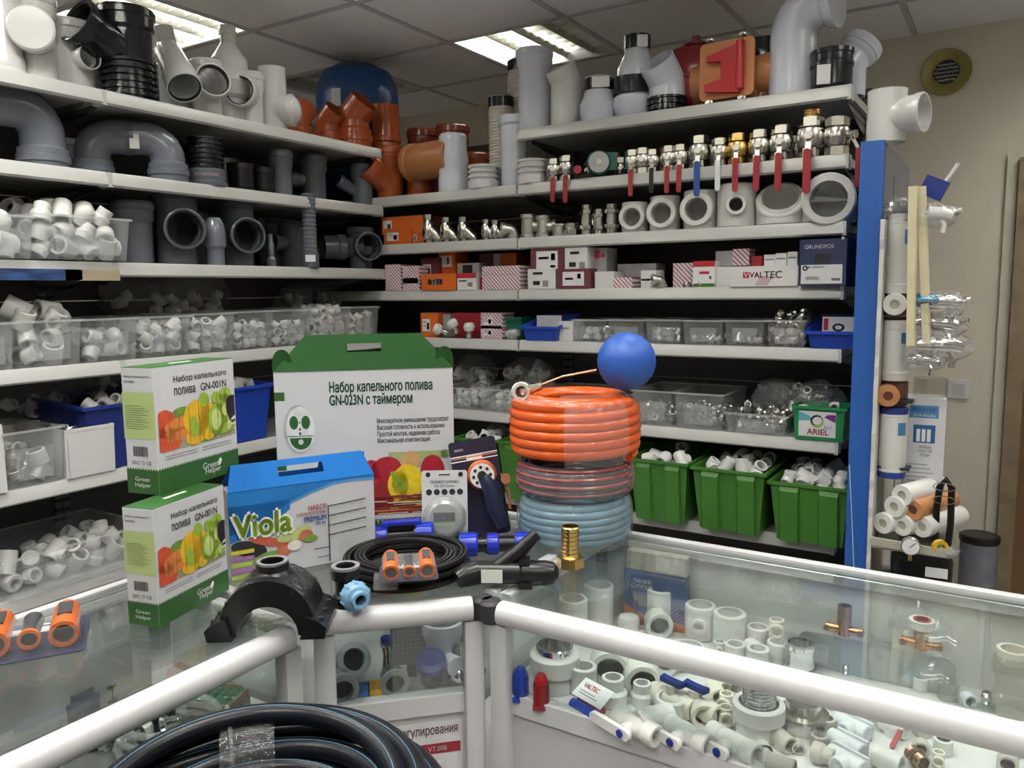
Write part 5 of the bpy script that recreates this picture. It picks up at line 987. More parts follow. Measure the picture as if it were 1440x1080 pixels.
art(t, y, [(m_gng, [rect(-w*.5, h*.83, -w*.445, h*.88), rect(-w*.5, h*.42, -w*.45, h*.45)]), (pm(.4, .42, .42), [E_(.125, .66, .085, .145)]), (pm(.66, .68, .69), [E_(.135, .66, .078, .135)]), (m_gng, [E_(.10, .70, .024, .04), E_(.165, .70, .024, .04), ell(-.365*w, .61*h, .06*w, .07*h, 0, 16, PI, 2*PI)]), (m_ink, [E_(.132, .66, .005, .008), E_(.132, .70, .004, .006), E_(.132, .635, .006, .009), rect(-.44*w, .618*h, -.295*w, .622*h)]), (m_gn, [E_(.135, .585, .014, .016), rect(-.385*w, .745*h, -.345*w, .755*h)])])
art(t, y, [(pm(.25, .02, .02), [rect(-.02*w, .12*h, .5*w, .34*h)]), (pm(.62, .36, .03), [E_(.40, .45, .06, .05), E_(.43, .44, .07, .06)]), (pm(.2, .3, .04), [E_(.33, .42, .06, .025, .2)]), (pm(.30, .36, .16), [rect(.12*w, .455*h, .46*w, .50*h), E_(.95, .48, .03, .025)]), (pm(.36, .012, .03), [E_(.52, .40, .05, .06), E_(.61, .40, .085, .075), E_(.87, .38, .07, .095), E_(.52, .34, .05, .06)]), (pm(.55, .33, .13), [E_(.745, .445, .06, .058)]),
    (pm(.14, .24, .03), [E_(.92, .33, .06, .05), E_(.85, .30, .05, .03)]), (pm(.72, .55, .02), [E_(.725, .31, .09, .115), E_(.67, .30, .06, .09)]), (pm(.22, .33, .03), [E_(.66, .34, .016, .055, .6), E_(.69, .29, .03, .03)]), (pm(.62, .45, .02), [rect(.14*w, .2*h, .32*w, .225*h), rect(.12*w, .165*h, .34*w, .18*h)])], [(-w*.5, w*.5)])
g = random.Random(5); art(t, y-.003, [(pm(*c), [rect(w*(x0-.5), h*z, w*(min(.99, x0+g.uniform(.1, .3))-.5), h*(z+.006)) for x0, z in [(g.uniform(.5, .85), g.uniform(.12, .24)) for _ in range(12)]]) for c in ((.6, .4, .1), (.7, .62, .5), (.45, .03, .03), (.12, .02, .02))])
decal(t, [zig(-w*.5, w*.5, 0, h*.07, 40, h*.025)], m_gng, y); decal(t, [rect(-w*.02, h*.10, w*.5, h*.125)], m_gn, y-.0045)
ML_ = T(-w/2, 0, 0) @ RZ(-PI/2)
for i in range(14): decal(t, [rect(-d*.3, h*(.9-.045*i), d*(.0+.06*((i*5) % 4)), h*(.915-.045*i))], m_inkg, -.0006, M=ML_)
# blue handled kit
B_ = onZ(529, 780, ZT); A0 = onZ(454, 794, ZT); u = (B_-A0).normalized(); w = .325; A_ = B_-u*w; a = math.atan2(u.y, u.x); d = .072; h = onY(528, 667, B_.y).z-ZT
t = thing('handled_carton', 'blue topped handled carton in front of the green handled one', 'box', T(A_.x, A_.y, ZT+.001) @ RZ(a) @ T(w/2, d/2, 0)); y = -d/2-.0006
m_cyan = mat('kit_blue', (.012, .17, .50), .35, var=.06); m_sky = mat('kit_blue_light', (.08, .30, .62), .4)
obj('body', box_mesh(w, d, h, m_gn), t); handle_top(t, w, d, h, .05, mat('handle_blue', (.008, .12, .40), .7, spec=.15), .016, (.05, .35, .75), False)
obj('side_flap', MB().prism([(-d*.3, 0), (d*.3, 0), (d*.1, .04), (-d*.25, .045)], -.001, .001, T(w/2-.012, .01, h+.004) @ RZ(PI/2) @ FRONT).mesh('side_flap', m_cyan, 0), t)
cv = [(w*(x-.5), h*z) for x, z in ((.0, .42), (.12, .47), (.25, .56), (.4, .72), (.55, .81), (.7, .875), (.85, .89), (1, .87))]
art(t, y, [(m_sky, [[(x, z+h*.055) for x, z in cv[1:]]+[(w*.5, h), (-w*.38, h)]]), (m_cyan, [[(x, min(h, z+h*.09+h*.0*i)) for i, (x, z) in enumerate(cv)]+[(w*.5, h), (-w*.5, h)], [(-w*.5, h*.38)]+[(x, z) for x, z in cv[:4]]+[(-w*.1, h*.83), (-w*.5, h*.83)]])])
Ev = lambda x, z, rx, rz, ro=0., n=18: ell((x-.5)*w, z*h, rx*w, rz*h, ro, n)
art(t, y-.0008, [(pm(.02, .02, .025), [Ev(.12, .33, .12, .09, -.3)]), (pm(.45, .10, .05), [Ev(.25, .38, .14, .05, -.3)]), (pm(.48, .55, .2), [Ev(.42, .42, .12, .07, .2)]), (pm(.5, .14, .08), [Ev(.50, .38, .05, .07), Ev(.34, .25, .055, .06)]), (pm(.16, .30, .06), [Ev(.22, .2, .09, .06, .3), Ev(.27, .14, .06, .06), Ev(.53, .34, .05, .04)]), (pm(.72, .71, .66), [Ev(.42, .29, .05, .06)]),
    (pm(.62, .52, .04), [rect(-.5*w, .29*h, -.35*w, .335*h)]), (pm(.35, .14, .36), [rect(-.5*w, .215*h, -.35*w, .26*h), rect(-.5*w, .075*h, -.35*w, .12*h)]), (pm(.42, .52, .06), [rect(-.5*w, .145*h, -.37*w, .19*h), rect(-.5*w, .005*h, -.35*w, .05*h)])])
yl = y-.0035
lettering(t, 'Viola', m_inkw, -w*.285, h*.60, yl, h*.27, w*.39, bold=.16); lettering(t, 'Viola', mat('leaf_lettering', (.22, .36, .03), .4, var=.5, vscale=25), -w*.285, h*.60, yl-.0004, h*.25, w*.37, bold=.07)
lettering(t, 'НАБОР', m_inkr, w*.085, h*.70, yl, h*.055, w*.13, bold=.04); lettering(t, 'КАПЕЛЬНОГО ПОЛИВА', m_inkr, w*.04, h*.635, yl, h*.04, w*.20, bold=.03); lettering(t, 'PREMIUM', m_inkb, w*.065, h*.57, yl, h*.06, w*.15, bold=.05); lettering(t, '30 м', m_inkb, w*.10, h*.51, yl, h*.04, w*.07, bold=.03)
ln = [rect(w*.155, h*.03, w*.162, h*.70)]
for i in range(4):
    z = h*(.685-.115*i); ln.append([(w*.16, z), (w*.43, z+h*.03), (w*.43, z+h*.042), (w*.16, z+h*.012)]); ln += [rect(w*(.2+.055*k), z-h*.012+h*.006*k, w*(.204+.055*k), z+h*.0+h*.006*k) for k in range(5)]
ln += [rect(w*.05, h*.20, w*.155, h*.21), rect(w*.07, h*.095, w*.155, h*.103)]; decal(t, ln, m_ink, yl)
decal(t, [rect(w*.22, h*(.26-.028*i), w*.43, h*(.263-.028*i)) for i in range(9)]+[rect(w*.21, h*.29, w*.40, h*.293)], m_inkg, yl)
# timer blister and spray gun blister
Ct = onZ(625, 768, ZT); t = thing('timer_blister', 'white blister card of a round irrigation timer leaning on the big carton', 'blister pack', T(-1.155, 1.515, ZT+.002) @ RZ(.60) @ RX(-.12)); w, h = .112, .172
obj('card', MB().prism([(x, z+h/2) for x, z in rrect(w, h, .006)], -.001, .001, FRONT).mesh('card', m_gn), t)
dome = obj('timer', MB().lathe([(.048, 0), (.047, .012), (.043, .022), (.036, .027), (.001, .029)], 30, T(.0, -.001, .058) @ FRONT).mesh('timer', mat('timer_silver', (.42, .45, .44), .25, .2)), t)
obj('screen', MB().prism([(x, z+.062) for x, z in rrect(.052, .022, .002)], .028, .0305, FRONT).mesh('screen', mat('lcd', (.06, .075, .07), .2)), dome); obj('key_row', MB().prism([(x, z+.044) for x, z in rrect(.05, .008, .002)], .0275, .030, FRONT).mesh('key_row', mat('keys_green', (.28, .42, .2), .4)), dome)
obj('bubble', MB().lathe([(.053, 0), (.053, .02), (.048, .031), (.001, .035)], 30, T(.0, -.002, .058) @ FRONT).mesh('bubble', m_bag), t)
decal(t, [zig(-w/2, w/2, 0, .018, 16, .004)], m_gng, -.0016); lettering(t, 'ТАЙМЕР ПОЛИВА\nGA-322 Sensor', m_ink, 0, .140, -.0016, .018, .072, bold=.01)
decal(t, [ell(-.038+.019*i, .119, .0075, .0075) for i in range(5)]+[ell(-.04, .162, .006, .006), ell(.04, .162, .006, .006), rect(-.014, .160, .014, .163)], m_ink, -.0016)
t = thing('spray_gun_blister', 'dark blister card with an orange-dialled spray gun beside the timer', 'blister pack', T(-1.085, 1.60, ZT+.002) @ RZ(.62) @ RY(-.16) @ RX(-.10)); w, h = .118, .245
obj('card', MB().prism([(x, z+h/2) for x, z in rrect(w, h, .008)], -.001, .001, FRONT).mesh('card', mat('night_card', (.022, .02, .045), .3)), t)
decal(t, [rect(-w/2, .205, w/2, .208), rect(-w/2, .193, w/2, .196), rect(-.02, .196, .02, .206)], m_paper, -.0016); decal(t, [rect(-w/2, .2005, w/2, .2035)], pm(.5, .2, .1), -.0018)
lettering(t, 'INDIGO', m_inkw, -.035, .223, -.0018, .006, .022); decal(t, [rect(-.012, .232, .014, .236)], m_ink, -.002)
gd = obj('dial', MB().lathe([(.036, 0), (.037, .02), (.032, .032)], 24, T(.012, -.001, .155) @ FRONT).mesh('dial', mat('dial_orange', (.55, .13, .04), .35)), t)
obj('dial_face', MB().cyl(.030, .030, .034, 24, T(.012, -.001, .155) @ FRONT).mesh('dial_face', m_paper), gd)
dd = MB().cyl(.012, .034, .036, 16, T(.012, -.001, .155) @ FRONT)
for k in range(8): dd.cyl(.0042, .034, .0355, 8, T(.012+.021*math.cos(k*PI/4), -.001, .155+.021*math.sin(k*PI/4)) @ FRONT)
obj('spray_holes', dd.mesh('spray_holes', m_ink), gd)
obj('gun_body', MB().tube([(.015, -.018, .15), (.03, -.022, .115), (.028, -.024, .07), (.04, -.024, .02)], [.022, .026, .024, .017], 14).mesh('gun_body', mat('gun_navy', (.015, .018, .05), .3)), t); obj('trigger', MB().tube([(.06, -.02, .15), (.07, -.02, .10), (.065, -.02, .06)], .004, 8).mesh('trigger', mat('trigger_copper', (.4, .16, .08), .35)), t); obj('side_knob', MB().cyl(.012, -.01, .012, 16, T(.068, -.018, .135) @ FRONT).mesh('side_knob', MATS['trigger_copper']), t)
# ---- hose coils
def coil(t, name, R, z0, z1, n, r, m, layers=2, seg=56):
    for L_ in range(layers):
        pts = []; Rl = R-r-L_*2*r*.95; N = int(seg*n)
        for k in range(N+1):
            a = 2*PI*k/seg; z = z0+r+(z1-z0-2*r)*k/N; bul = 1-.10*abs(2*(z-z0)/(z1-z0)-1)**3
            pts.append((Rl*bul*math.cos(a+L_), Rl*bul*math.sin(a+L_), z))
        obj(name, MB().tube(pts, r, 8).mesh(name, m, 60), t)
def wrap(R, z0, z1, a0, a1, seed, m, n=26, mz=6):
    g = random.Random(seed); mb = MB(); V = []
    for j in range(mz+1):
        for i in range(n+1):
            f = j/mz; rr_ = R*(1-.10*abs(2*f-1)**3)+.0015+g.uniform(0, .004); a = a0+(a1-a0)*i/n; V.append((rr_*math.cos(a), rr_*math.sin(a), z0+(z1-z0)*f))
    mb.add(V, [(j*(n+1)+i, j*(n+1)+i+1, (j+1)*(n+1)+i+1, (j+1)*(n+1)+i) for j in range(mz) for i in range(n)]); return mb.mesh('film_wrap', m, 20)
HC = Vector((-.893, 1.70, 0))
def hose(label, zz0, zz1, R, n, r, m, wraps, dr=0., m2=None):
    t = thing('hose_coil', label, 'hose', T(HC.x, HC.y, zz0), 'stacked hose coils'); coil(t, 'hose', R, 0, zz1-zz0, n, r, m); 
    for i, (a0, a1, f0, f1) in enumerate(wraps): obj('film_wrap', wrap(R, (zz1-zz0)*f0, (zz1-zz0)*f1, a0, a1, i+3, m_tape), t)
    return t
m_hblue = mat('hose_pale_blue', (.09, .22, .30), .16, var=.3, vscale=18); m_hdark = hatch('hose_red_black', (.035, .025, .028), (.30, .05, .055), 16., PI/2, .55); m_hor = mat('hose_orange', (.66, .10, .012), .22, var=.06)
fa = math.atan2(-HC.y, -HC.x)
t = hose('pale blue hose coil in film at the bottom of the hose stack', ZT+.001, 1.068, .139, 6, .0105, m_hblue, [(fa-1.7, fa+1.7, 0, 1)])
t = hose('dark red and black striped hose coil in the middle of the stack', 1.07, 1.153, .142, 4.5, .0105, mat('hose_black', (.03, .026, .028), .2), [(fa-1.9, fa+1.9, .02, 1)])
for k in range(4): 
    z = .014+.0185*k; pts = [(.1415*(1-.10*abs(2*z/.083-1)**3)*math.cos(a), .1415*(1-.10*abs(2*z/.083-1)**3)*math.sin(a), z+.008*a/6.28) for a in [2*PI*i/48 for i in range(49)]]; obj('red_stripe', MB().tube(pts, .0042, 6).mesh('red_stripe', mat('stripe_red', (.32, .05, .06), .25)), t)
t = hose('bright orange hose coil on top of the stack', 1.155, 1.312, .161, 6, .0145, m_hor, [(fa-.15, fa+.85, .02, .98), (fa-1.2, fa-.1, .9, 1.0)])
obj('top_film', MB().quad([(x, y_, .152) for x, y_ in ((.02, -.15), (.13, -.07), (.09, .05), (-.02, -.03))]).mesh('top_film', m_tape, 0), t)
obj('inner_turns', MB().tube([((.115-.004*k/10)*math.cos(k*.35), (.115-.004*k/10)*math.sin(k*.35), .146-.0002*k) for k in range(40)], .0145, 8).mesh('inner_turns', m_hor, 60), t)
# float valve
bp = onY(881, 508, 1.72); vp = onY(733, 551, 1.62)
t = thing('float_valve', 'blue ball float on a brass rod lying on the orange hose', 'float valve', T(*bp))
obj('ball', MB().sphere(.0685, 32).mesh('ball', mat('float_blue', (.018, .09, .40), .45, var=.03)), t); rv = vp-bp
obj('rod', MB().tube([rv*.28, rv*.6+Vector((0, 0, .008)), rv*.92], .0032, 8).mesh('rod', m_bronze), t)
vb = obj('valve_body', MB().tube([rv*.80, rv*.9, rv], [.008, .012, .013], 12).mesh('valve_body', m_nick), t); fd = (Vector((0, 0, CAMZ))-vp).normalized()
Q = rv; Mq = T(*Q) @ fd.to_track_quat('Z', 'Y').to_matrix().to_4x4(); obj('ring_nut', MB().ring(.0245, .015, -.012, .01, 24, Mq, .003).ring(.020, .014, .01, .022, 24, Mq).mesh('ring_nut', mat('ring_ivory', (.62, .60, .55), .3, .3)), vb)
obj('bore', MB().cyl(.0145, -.01, -.004, 18, Mq).mesh('bore', m_bronze), vb)
# ---- brass hose tail
p = onZ(802, 797, ZT); t = thing('hose_tail', 'brass hose tail standing on its hexagon on the glass', 'pipe fitting', T(p.x, p.y, ZT+.001) @ RZ(.3))
obj('hexagon', hexp(.031, 0, .022).mesh('hexagon', m_brass, 20), t); pr = []
for k in range(7): z = .024+.0095*k; pr += [(.0185, z), (.0205, z+.0075), (.0205, z+.009)]
obj('barbs', MB().lathe(hollow([(.0215, .02)]+pr+[(.0185, .092)], .016), 24, None, True).mesh('barbs', m_brass), t)
# ---- black saddle clamp
p = Vector((-1.130, .960, ZT)); t = thing('pipe_saddle', 'black plastic pipe saddle in crinkled film, arched over the counter edge', 'pipe fitting', T(p.x, p.y, ZT+.004) @ RZ(face(p, -.25)) @ S(.82))
arc = [(.104*math.cos(a), .124*math.sin(a)**.85) for a in [PI*k/18 for k in range(19)]]+[(.066*math.cos(a), .066*math.sin(a)) for a in [PI-PI*k/18 for k in range(19)]]
obj('arch', MB().prism(arc, -.05, .075, FRONT).mesh('arch', m_black, 35), t)
for s_ in (-1, 1):
    fl = obj('flange', MB().prism([(s_*.072, -.004), (s_*.125, -.004), (s_*.13, .02), (s_*.112, .036), (s_*.085, .045)], -.062, .09, FRONT).mesh('flange', m_black, 0), t)
    for yy in (-.07, -.02, .03): obj('bolt_hole', MB().cyl(.007, .030, .0375, 10, T(s_*.114, yy, 0)).mesh('bolt_hole', mat('hole_black', (.004, .004, .004), .8)), fl)
obj('outlet', MB().lathe(hollow([(.06, .10), (.045, .122), (.036, .127), (.036, .142), (.033, .145)], .025), 24, T(0, -.005, 0), True).mesh('outlet', m_black), t); obj('outlet_rim', MB().ring(.0345, .026, .142, .1465, 24, T(0, -.005, 0)).mesh('outlet_rim', mat('rim_grey', (.2, .2, .2), .4)), t)
obj('film_wrap', MB().prism([(.108*math.cos(a)*(1+.03*math.sin(9*a)), .127*math.sin(a)**.85*(1+.02*math.sin(13*a))) for a in [PI*k/30 for k in range(31)]], -.056, .08, FRONT).mesh('film_wrap', clear('crinkled_film', (.99, .99, .99), .06, .0, 1.18, (.8, .8, .8), 1.0, 45), 20), t)
# ---- small black tee with a pale blue nut
p = onZ(488, 851, ZT); t = thing('compression_tee', 'small black tee with a pale blue compression nut', 'pipe fitting', T(p.x, p.y, ZT+.001) @ RZ(face(p, .35)) @ S(1.02))
obj('body', MB().lathe(hollow([(.026, 0), (.026, .02), (.021, .024), (.021, .05), (.027, .054), (.027, .078)], .019), 22, None, True).cyl(.016, 0, .04, 16, T(0, 0, .032) @ FRONT).mesh('body', m_black), t); obj('rim', MB().ring(.0272, .019, .074, .079, 22).mesh('rim', MATS['rim_grey']), t)
nb = MB().lathe(hollow([(.021, .034), (.027, .038), (.027, .054), (.022, .06), (.016, .062), (.016, .074)], .011), 20, T(0, 0, .032) @ FRONT, True)
for k in range(10): nb.box(-.002, -.0285, .037, .002, -.025, .055, T(0, 0, .032) @ FRONT @ RZ(k*PI/5))
obj('nut', nb.mesh('nut', mat('nut_pale_blue', (.18, .34, .50), .4)), t)
# ---- drip hose coil
dc = Vector((-1.10, 1.30, ZT+.001)); t = thing('drip_hose_coil', 'flat coil of thin black drip hose on the corner counter', 'hose', T(*dc)); g = random.Random(8)
for k in range(15):
    R_ = .137-.009*(k % 5)-.004*(k//5); z = .006+.0145*(k//5)+g.uniform(0, .004); ph = g.uniform(0, 6)
    obj('hose_turn', MB().tube([((R_+.003*math.sin(a*2+ph))*math.cos(a), (R_+.003*math.sin(a*2+ph))*math.sin(a), z+.003*(1+math.sin(a+ph))) for a in [2*PI*i/44 for i in range(44)]], .0052, 6, closed=True).mesh('hose_turn', m_black, 60), t)
obj('tie_label', MB().prism(rrect(.05, .035, .003), .0, .0006, T(-.02, -.142, .03) @ RX(1.2)).mesh('tie_label', m_tape), t, RZ(.55))
# ---- three connectors in a blister (two packs)
def connectors(label, M, s_, stand):
    t = thing('connector_blister', label, 'blister pack', M @ S(s_), 'blister packs of orange hose connectors')
    obj('card', MB().prism(rrect(.13, .13 if not stand else .085, .008), 0, .0012).mesh('card', mat('blister_card', (.045, .05, .085), .2)), t); obj('shell', MB().prism(rrect(.118, .075, .01), .001, .03, T(0, -.012 if not stand else 0, 0)).mesh('shell', m_bag, 0), t)
    m_co = mat('connector_orange', (.58, .13, .03), .35); m_cg = mat('connector_grey', (.05, .052, .056), .4)
    for i, x in enumerate((-.04, 0, .04)):
        r = .0175 if i != 1 else .013; Mx = T(x, -.03 if not stand else -.022, .021) @ RX(PI/2+.05)
        c = obj('connector', MB().lathe([(r*.8, -.068), (r*.95, -.062), (r, -.005), (r*1.05, 0), (r*1.05, .012)] if i != 1 else [(r*.7, -.05), (r, -.045), (r*.85, -.01), (r, .012)], 20, Mx).mesh('connector', m_co if i != 1 else m_cg), t)
        obj('mouth_ring', MB().ring(r*1.06, r*.75, .010, .016, 20, Mx).mesh('mouth_ring', m_co), c); obj('bore', MB().cyl(r*.72, .008, .0125, 16, Mx).mesh('bore', m_seal), c)
        if i != 1: obj('grip', MB().box(-r*.5, r*.90, -.05, r*.5, r*1.06, -.012, Mx).mesh('grip', m_cg, 0), c)
    obj('hang_hole', MB().prism(rrect(.03, .006, .003), .0012, .0016, T(0, .055 if not stand else .036, 0)).mesh('hang_hole', m_inkw, 0), t); obj('insert', MB().box(-.05, .025 if not stand else .02, .0012, .05, .045 if not stand else .032, .0016).mesh('insert', m_paper, 0), t)
p = onZ(48, 902, ZT); connectors('blister pack of orange hose connectors lying on the left counter edge', T(p.x, p.y, ZT+.001) @ RZ(1.0), 1.3, False)
p = onZ(575, 808, ZT+.05); connectors('blister pack of orange hose connectors on the black drip coil', T(p.x, p.y, ZT+.054) @ RZ(.72) @ RX(.12), .88, True)
# ---- blue nut couplings and the black wye
def nut(r, z0, z1, M):
    mb = MB().lathe([(r*.6, z0), (r*.92, z0+.002), (r, z0+.008), (r, z1-.004), (r*.9, z1)], 22, M)
    for k in range(12): mb.box(-.0022, -r*1.05, z0+.004, .0022, -r*.95, z1-.004, M @ RZ(k*PI/6))
    return mb
p = onY(566, 753, 1.42); M = T(p.x, p.y, p.z) @ RZ(.60) @ RY(PI/2-.06); t = thing('compression_coupling', 'black coupling with two royal blue nuts propped behind the connectors', 'pipe fitting', M)
m_royal = mat('royal_blue_nut', (.012, .03, .42), .35); obj('body', MB().lathe([(.020, -.045), (.022, -.03), (.022, .03), (.020, .045)], 20).box(-.03, -.02, -.03, -.018, .02, .03).mesh('body', m_black), t)
for s_ in (-1, 1): obj('nut', nut(.027, .032, .075, RX(0 if s_ > 0 else PI)).mesh('nut', m_royal), t)
obj('top_grip', MB().box(-.036, -.012, -.045, -.026, .012, .045).mesh('top_grip', m_royal, 0), t)
obj('stand', MB().box(.018, -.016, -.02, p.z-ZT-.001, .016, .02).mesh('stand', m_black, 0), t)
p = onY(690, 765, 1.50); M = T(p.x, p.y, p.z) @ RZ(.62) @ RY(PI/2); t = thing('compression_coupling', 'black coupling with royal blue nuts behind the black wye', 'pipe fitting', M)
obj('body', MB().cyl(.019, -.05, .06, 18).cyl(.016, 0, p.z-ZT-.002, 16, RY(PI/2)).mesh('body', m_black), t); obj('nut', nut(.027, -.075, -.03, Matrix.Identity(4)).mesh('nut', m_royal), t); obj('nut', nut(.024, -.01, .02, Matrix.Identity(4)).mesh('nut', m_royal), t); obj('nut', nut(.026, .055, .09, Matrix.Identity(4)).mesh('nut', m_royal), t)
p = onZ(712, 822, ZT); t = thing('hose_wye', 'black pipe wye with a rounded end cap and a white sticker', 'pipe fitting', T(p.x, p.y, ZT+.026) @ RZ(.50))
obj('body', MB().lathe([(.020, -.075), (.024, -.07), (.024, .03), (.027, .034), (.027, .055), (.026, .085), (.022, .10), (.012, .109), (.001, .111)], 24, RY(PI/2)).mesh('body', m_black), t); obj('branch', MB().tube([(-.03, 0, 0), (.03, .012, .045), (.065, .02, .078)], [.018, .0155, .0135], 16).mesh('branch', m_black), t)
obj('left_arm', MB().tube([(-.06, 0, 0), (-.085, -.01, -.004), (-.10, -.02, -.01)], [.026, .024, .018], 16).mesh('left_arm', m_black), t); obj('clip', MB().box(.028, -.03, -.025, .055, -.02, -.012).box(.028, -.02, .022, .05, .02, .03).mesh('clip', m_black, 0), t)
obj('sticker', MB().box(-.05, -.0248, -.014, -.006, -.0238, .014).mesh('sticker', mat('sticker_paper', (.62, .68, .6), .5), 0), t)
# ---- black pipe coil in the foreground
t = thing('pipe_coil', 'big coil of black water pipe with thin blue lines in front of the counters', 'pipe coil', T(-.83, .635, 0)); m_pe = mat('black_polyethylene', (.007, .008, .012), .3, var=.15, spec=.25); m_line = mat('pipe_line_blue', (.07, .18, .28), .4)
turns = [(.262, .872, .05, 0), (.235, .895, .035, 1.4), (.205, .905, .05, 2.4), (.225, .858, .03, 4.), (.255, .835, .02, 5.), (.19, .872, .04, .7), (.262, .80, .02, 1.), (.258, .765, .02, 3.), (.175, .84, .03, 2.), (.26, .73, .01, 2.)]
for R_, z, tl, ph in turns:
    z -= .022
    f = lambda a, rr_=0., dz=0.: ((R_+rr_)*math.cos(a), (R_+rr_)*math.sin(a), z+dz+tl*.4*math.cos(a-ph))
    q = obj('pipe_turn', MB().tube([f(2*PI*i/72) for i in range(72)], .0165, 12, closed=True).mesh('pipe_turn', m_pe, 60), t)
    obj('blue_line', MB().tube([f(2*PI*i/72, -.004, .0160) for i in range(72)], .0007, 5, closed=True).mesh('blue_line', m_line, 60), q)
obj('tie_film', MB().tube([(.225+.062*math.cos(a), 0, .840+.07*math.sin(a)) for a in [2*PI*i/20 for i in range(20)]], .003, 4, closed=True).mesh('tie_film', m_tape), t, RZ(2.55))
fw = MB(); g = random.Random(4); V = []
for i in range(25):
    for j in range(9): a = 2*PI*i/24; V.append((.222+(.064+g.uniform(0, .004))*math.cos(a), -.04+.08*j/8, .836+(.062+g.uniform(0, .004))*math.sin(a)))
fw.add(V, [(i*9+j, (i+1)*9+j, (i+1)*9+j+1, i*9+j+1) for i in range(24) for j in range(8)]); obj('film_wrap', fw.mesh('film_wrap', clear('tight_film', (.93, .93, .93), .10, .06, 1.5, (.8, .8, .8), 1.0, 90), 15), t, RZ(2.42))
obj('stand_core', MB().ring(.262, .20, .0, .72, 40).mesh('stand_core', m_pe), t)
# ================================================================ INSIDE THE COUNTERS
ZD = .745
def RT(k, x, yt, s_, hu, rz, name, label, m=None, group='white fittings in the right counter', dz=0., rx=0., ry=0., cat='pipe fitting', zd=ZD):
    """thing on the counter deck, found by the middle of its top"""
    p = onZ(x, yt, zd+hu*s_+dz); kit = K[k] if isinstance(k, str) else k
    if m is not None: kit = [P(kit[0][0], recol(kit[0][1], m))]+kit[1:]
    return place(kit, name, label, cat, T(p.x, p.y, zd+.0005+dz) @ RZ(face(p, rz)) @ RY(ry) @ RX(rx) @ S(s_), group)
def lay(k, x, y, s_, rz, name, label, m=None, group='white fittings in the right counter', rx=PI/2, z=None, zd=ZD, up=0.):
    """thing lying on its side with its axis across"""
    kit = K[k] if isinstance(k, str) else k; p = onZ(x, y, zd+s_)
    if m is not None: kit = [P(kit[0][0], recol(kit[0][1], m))]+kit[1:]
    return place(kit, name, label, 'pipe fitting', T(p.x, p.y, zd+s_*1.02+up) @ RZ(rz) @ RX(rx) @ S(s_) @ T(0, 0, -1.1), group)
# back rows, seen through the top glass
RT('coupling_tall', 842, 822, .036, 2.77, 0, 'pipe_coupling', 'tall white coupling under the brass hose tail, back left of the counter')
RT('coupling_tall', 806, 858, .034, 1.9, 0, 'pipe_coupling', 'white coupling half hidden by the rail left of the tall one')
RT('coupling_tall', 930, 827, .0345, 2.77, 0, 'pipe_coupling', 'tall white coupling standing before the blue carton')
RT('elbow_short', 925, 858, .032, 1.7, .15, 'pipe_elbow', 'white elbow with its round mouth before the blue carton'); RT('cap', 884, 864, .026, 1.5, 0, 'pipe_plug', 'domed white cap left of the elbow before the carton')
RT('tee_small', 985, 850, .0355, 2.2, -.1, 'pipe_tee', 'wide white tee with a small front mouth right of the blue carton'); RT('coupling', 1026, 870, .0375, 1.6, 0, 'pipe_coupling', 'wide white coupling in the middle of the back row')
RT('coupling', 1066, 881, .025, 2, 0, 'pipe_coupling', 'middle-sized white coupling left of the slim tee'); RT('tee', 1093, 847, .0165, 5.0, 0, 'pipe_tee', 'slim cream tee standing tall against the back doors', m_pprc, dz=.04)
RT('coupling', 1095, 902, .0245, 2, 0, 'pipe_coupling', 'white coupling in front of the slim cream tee'); RT('coupling', 1066, 911, .024, 2, 0, 'pipe_coupling', 'front white coupling of the four under the rail, right'); RT('coupling', 1034, 905, .022, 2, 0, 'pipe_coupling', 'front white coupling of the four under the rail, left'); RT('elbow_short', 1056, 900, .02, 1.7, .8, 'pipe_elbow', 'white elbow lying between the couplings under the rail')
RT('tee_small', 1012, 902, .013, 2.2, 0, 'pipe_tee', 'small white tee before the wide coupling')
bx = onZ(925, 868, ZD); t = thing('picture_carton', 'blue picture carton with an orange foot at the back of the right counter', 'box', T(-.70, 1.755, ZD+.0005) @ RZ(.05)); w, h, d = .155, .135, .03
obj('body', box_mesh(w, d, h, mat('picture_blue', (.015, .055, .17), .4, var=.6, vscale=25)), t); decal(t, [[(-w/2, 0), (w/2, 0), (w/2, .018), (.02, .03), (-.03, .026), (-w/2, .05)]], mat('picture_orange', (.42, .13, .03), .4, var=.4, vscale=40), -d/2-.0006); lettering(t, 'ЛИНЕЙ\nСУППОР', m_inkw, -w*.2, h*.78, -d/2-.001, h*.2, w*.35); decal(t, [ell(-.03, .06, .03, .015, -.1)], pm(.02, .02, .05), -d/2-.0009)
place([P('body', box_mesh(.15, .028, .045, mat('dusty_carton', (.42, .38, .33), .5, var=.2, vscale=40))), P('print', print_mesh([rect(.0, .005, .07, .042)], pm(.55, .53, .5), -.0146))], 'carton', 'dusty pale carton lying on the blue picture carton', 'box', T(-.698, 1.757, ZD+.137) @ RZ(.05))
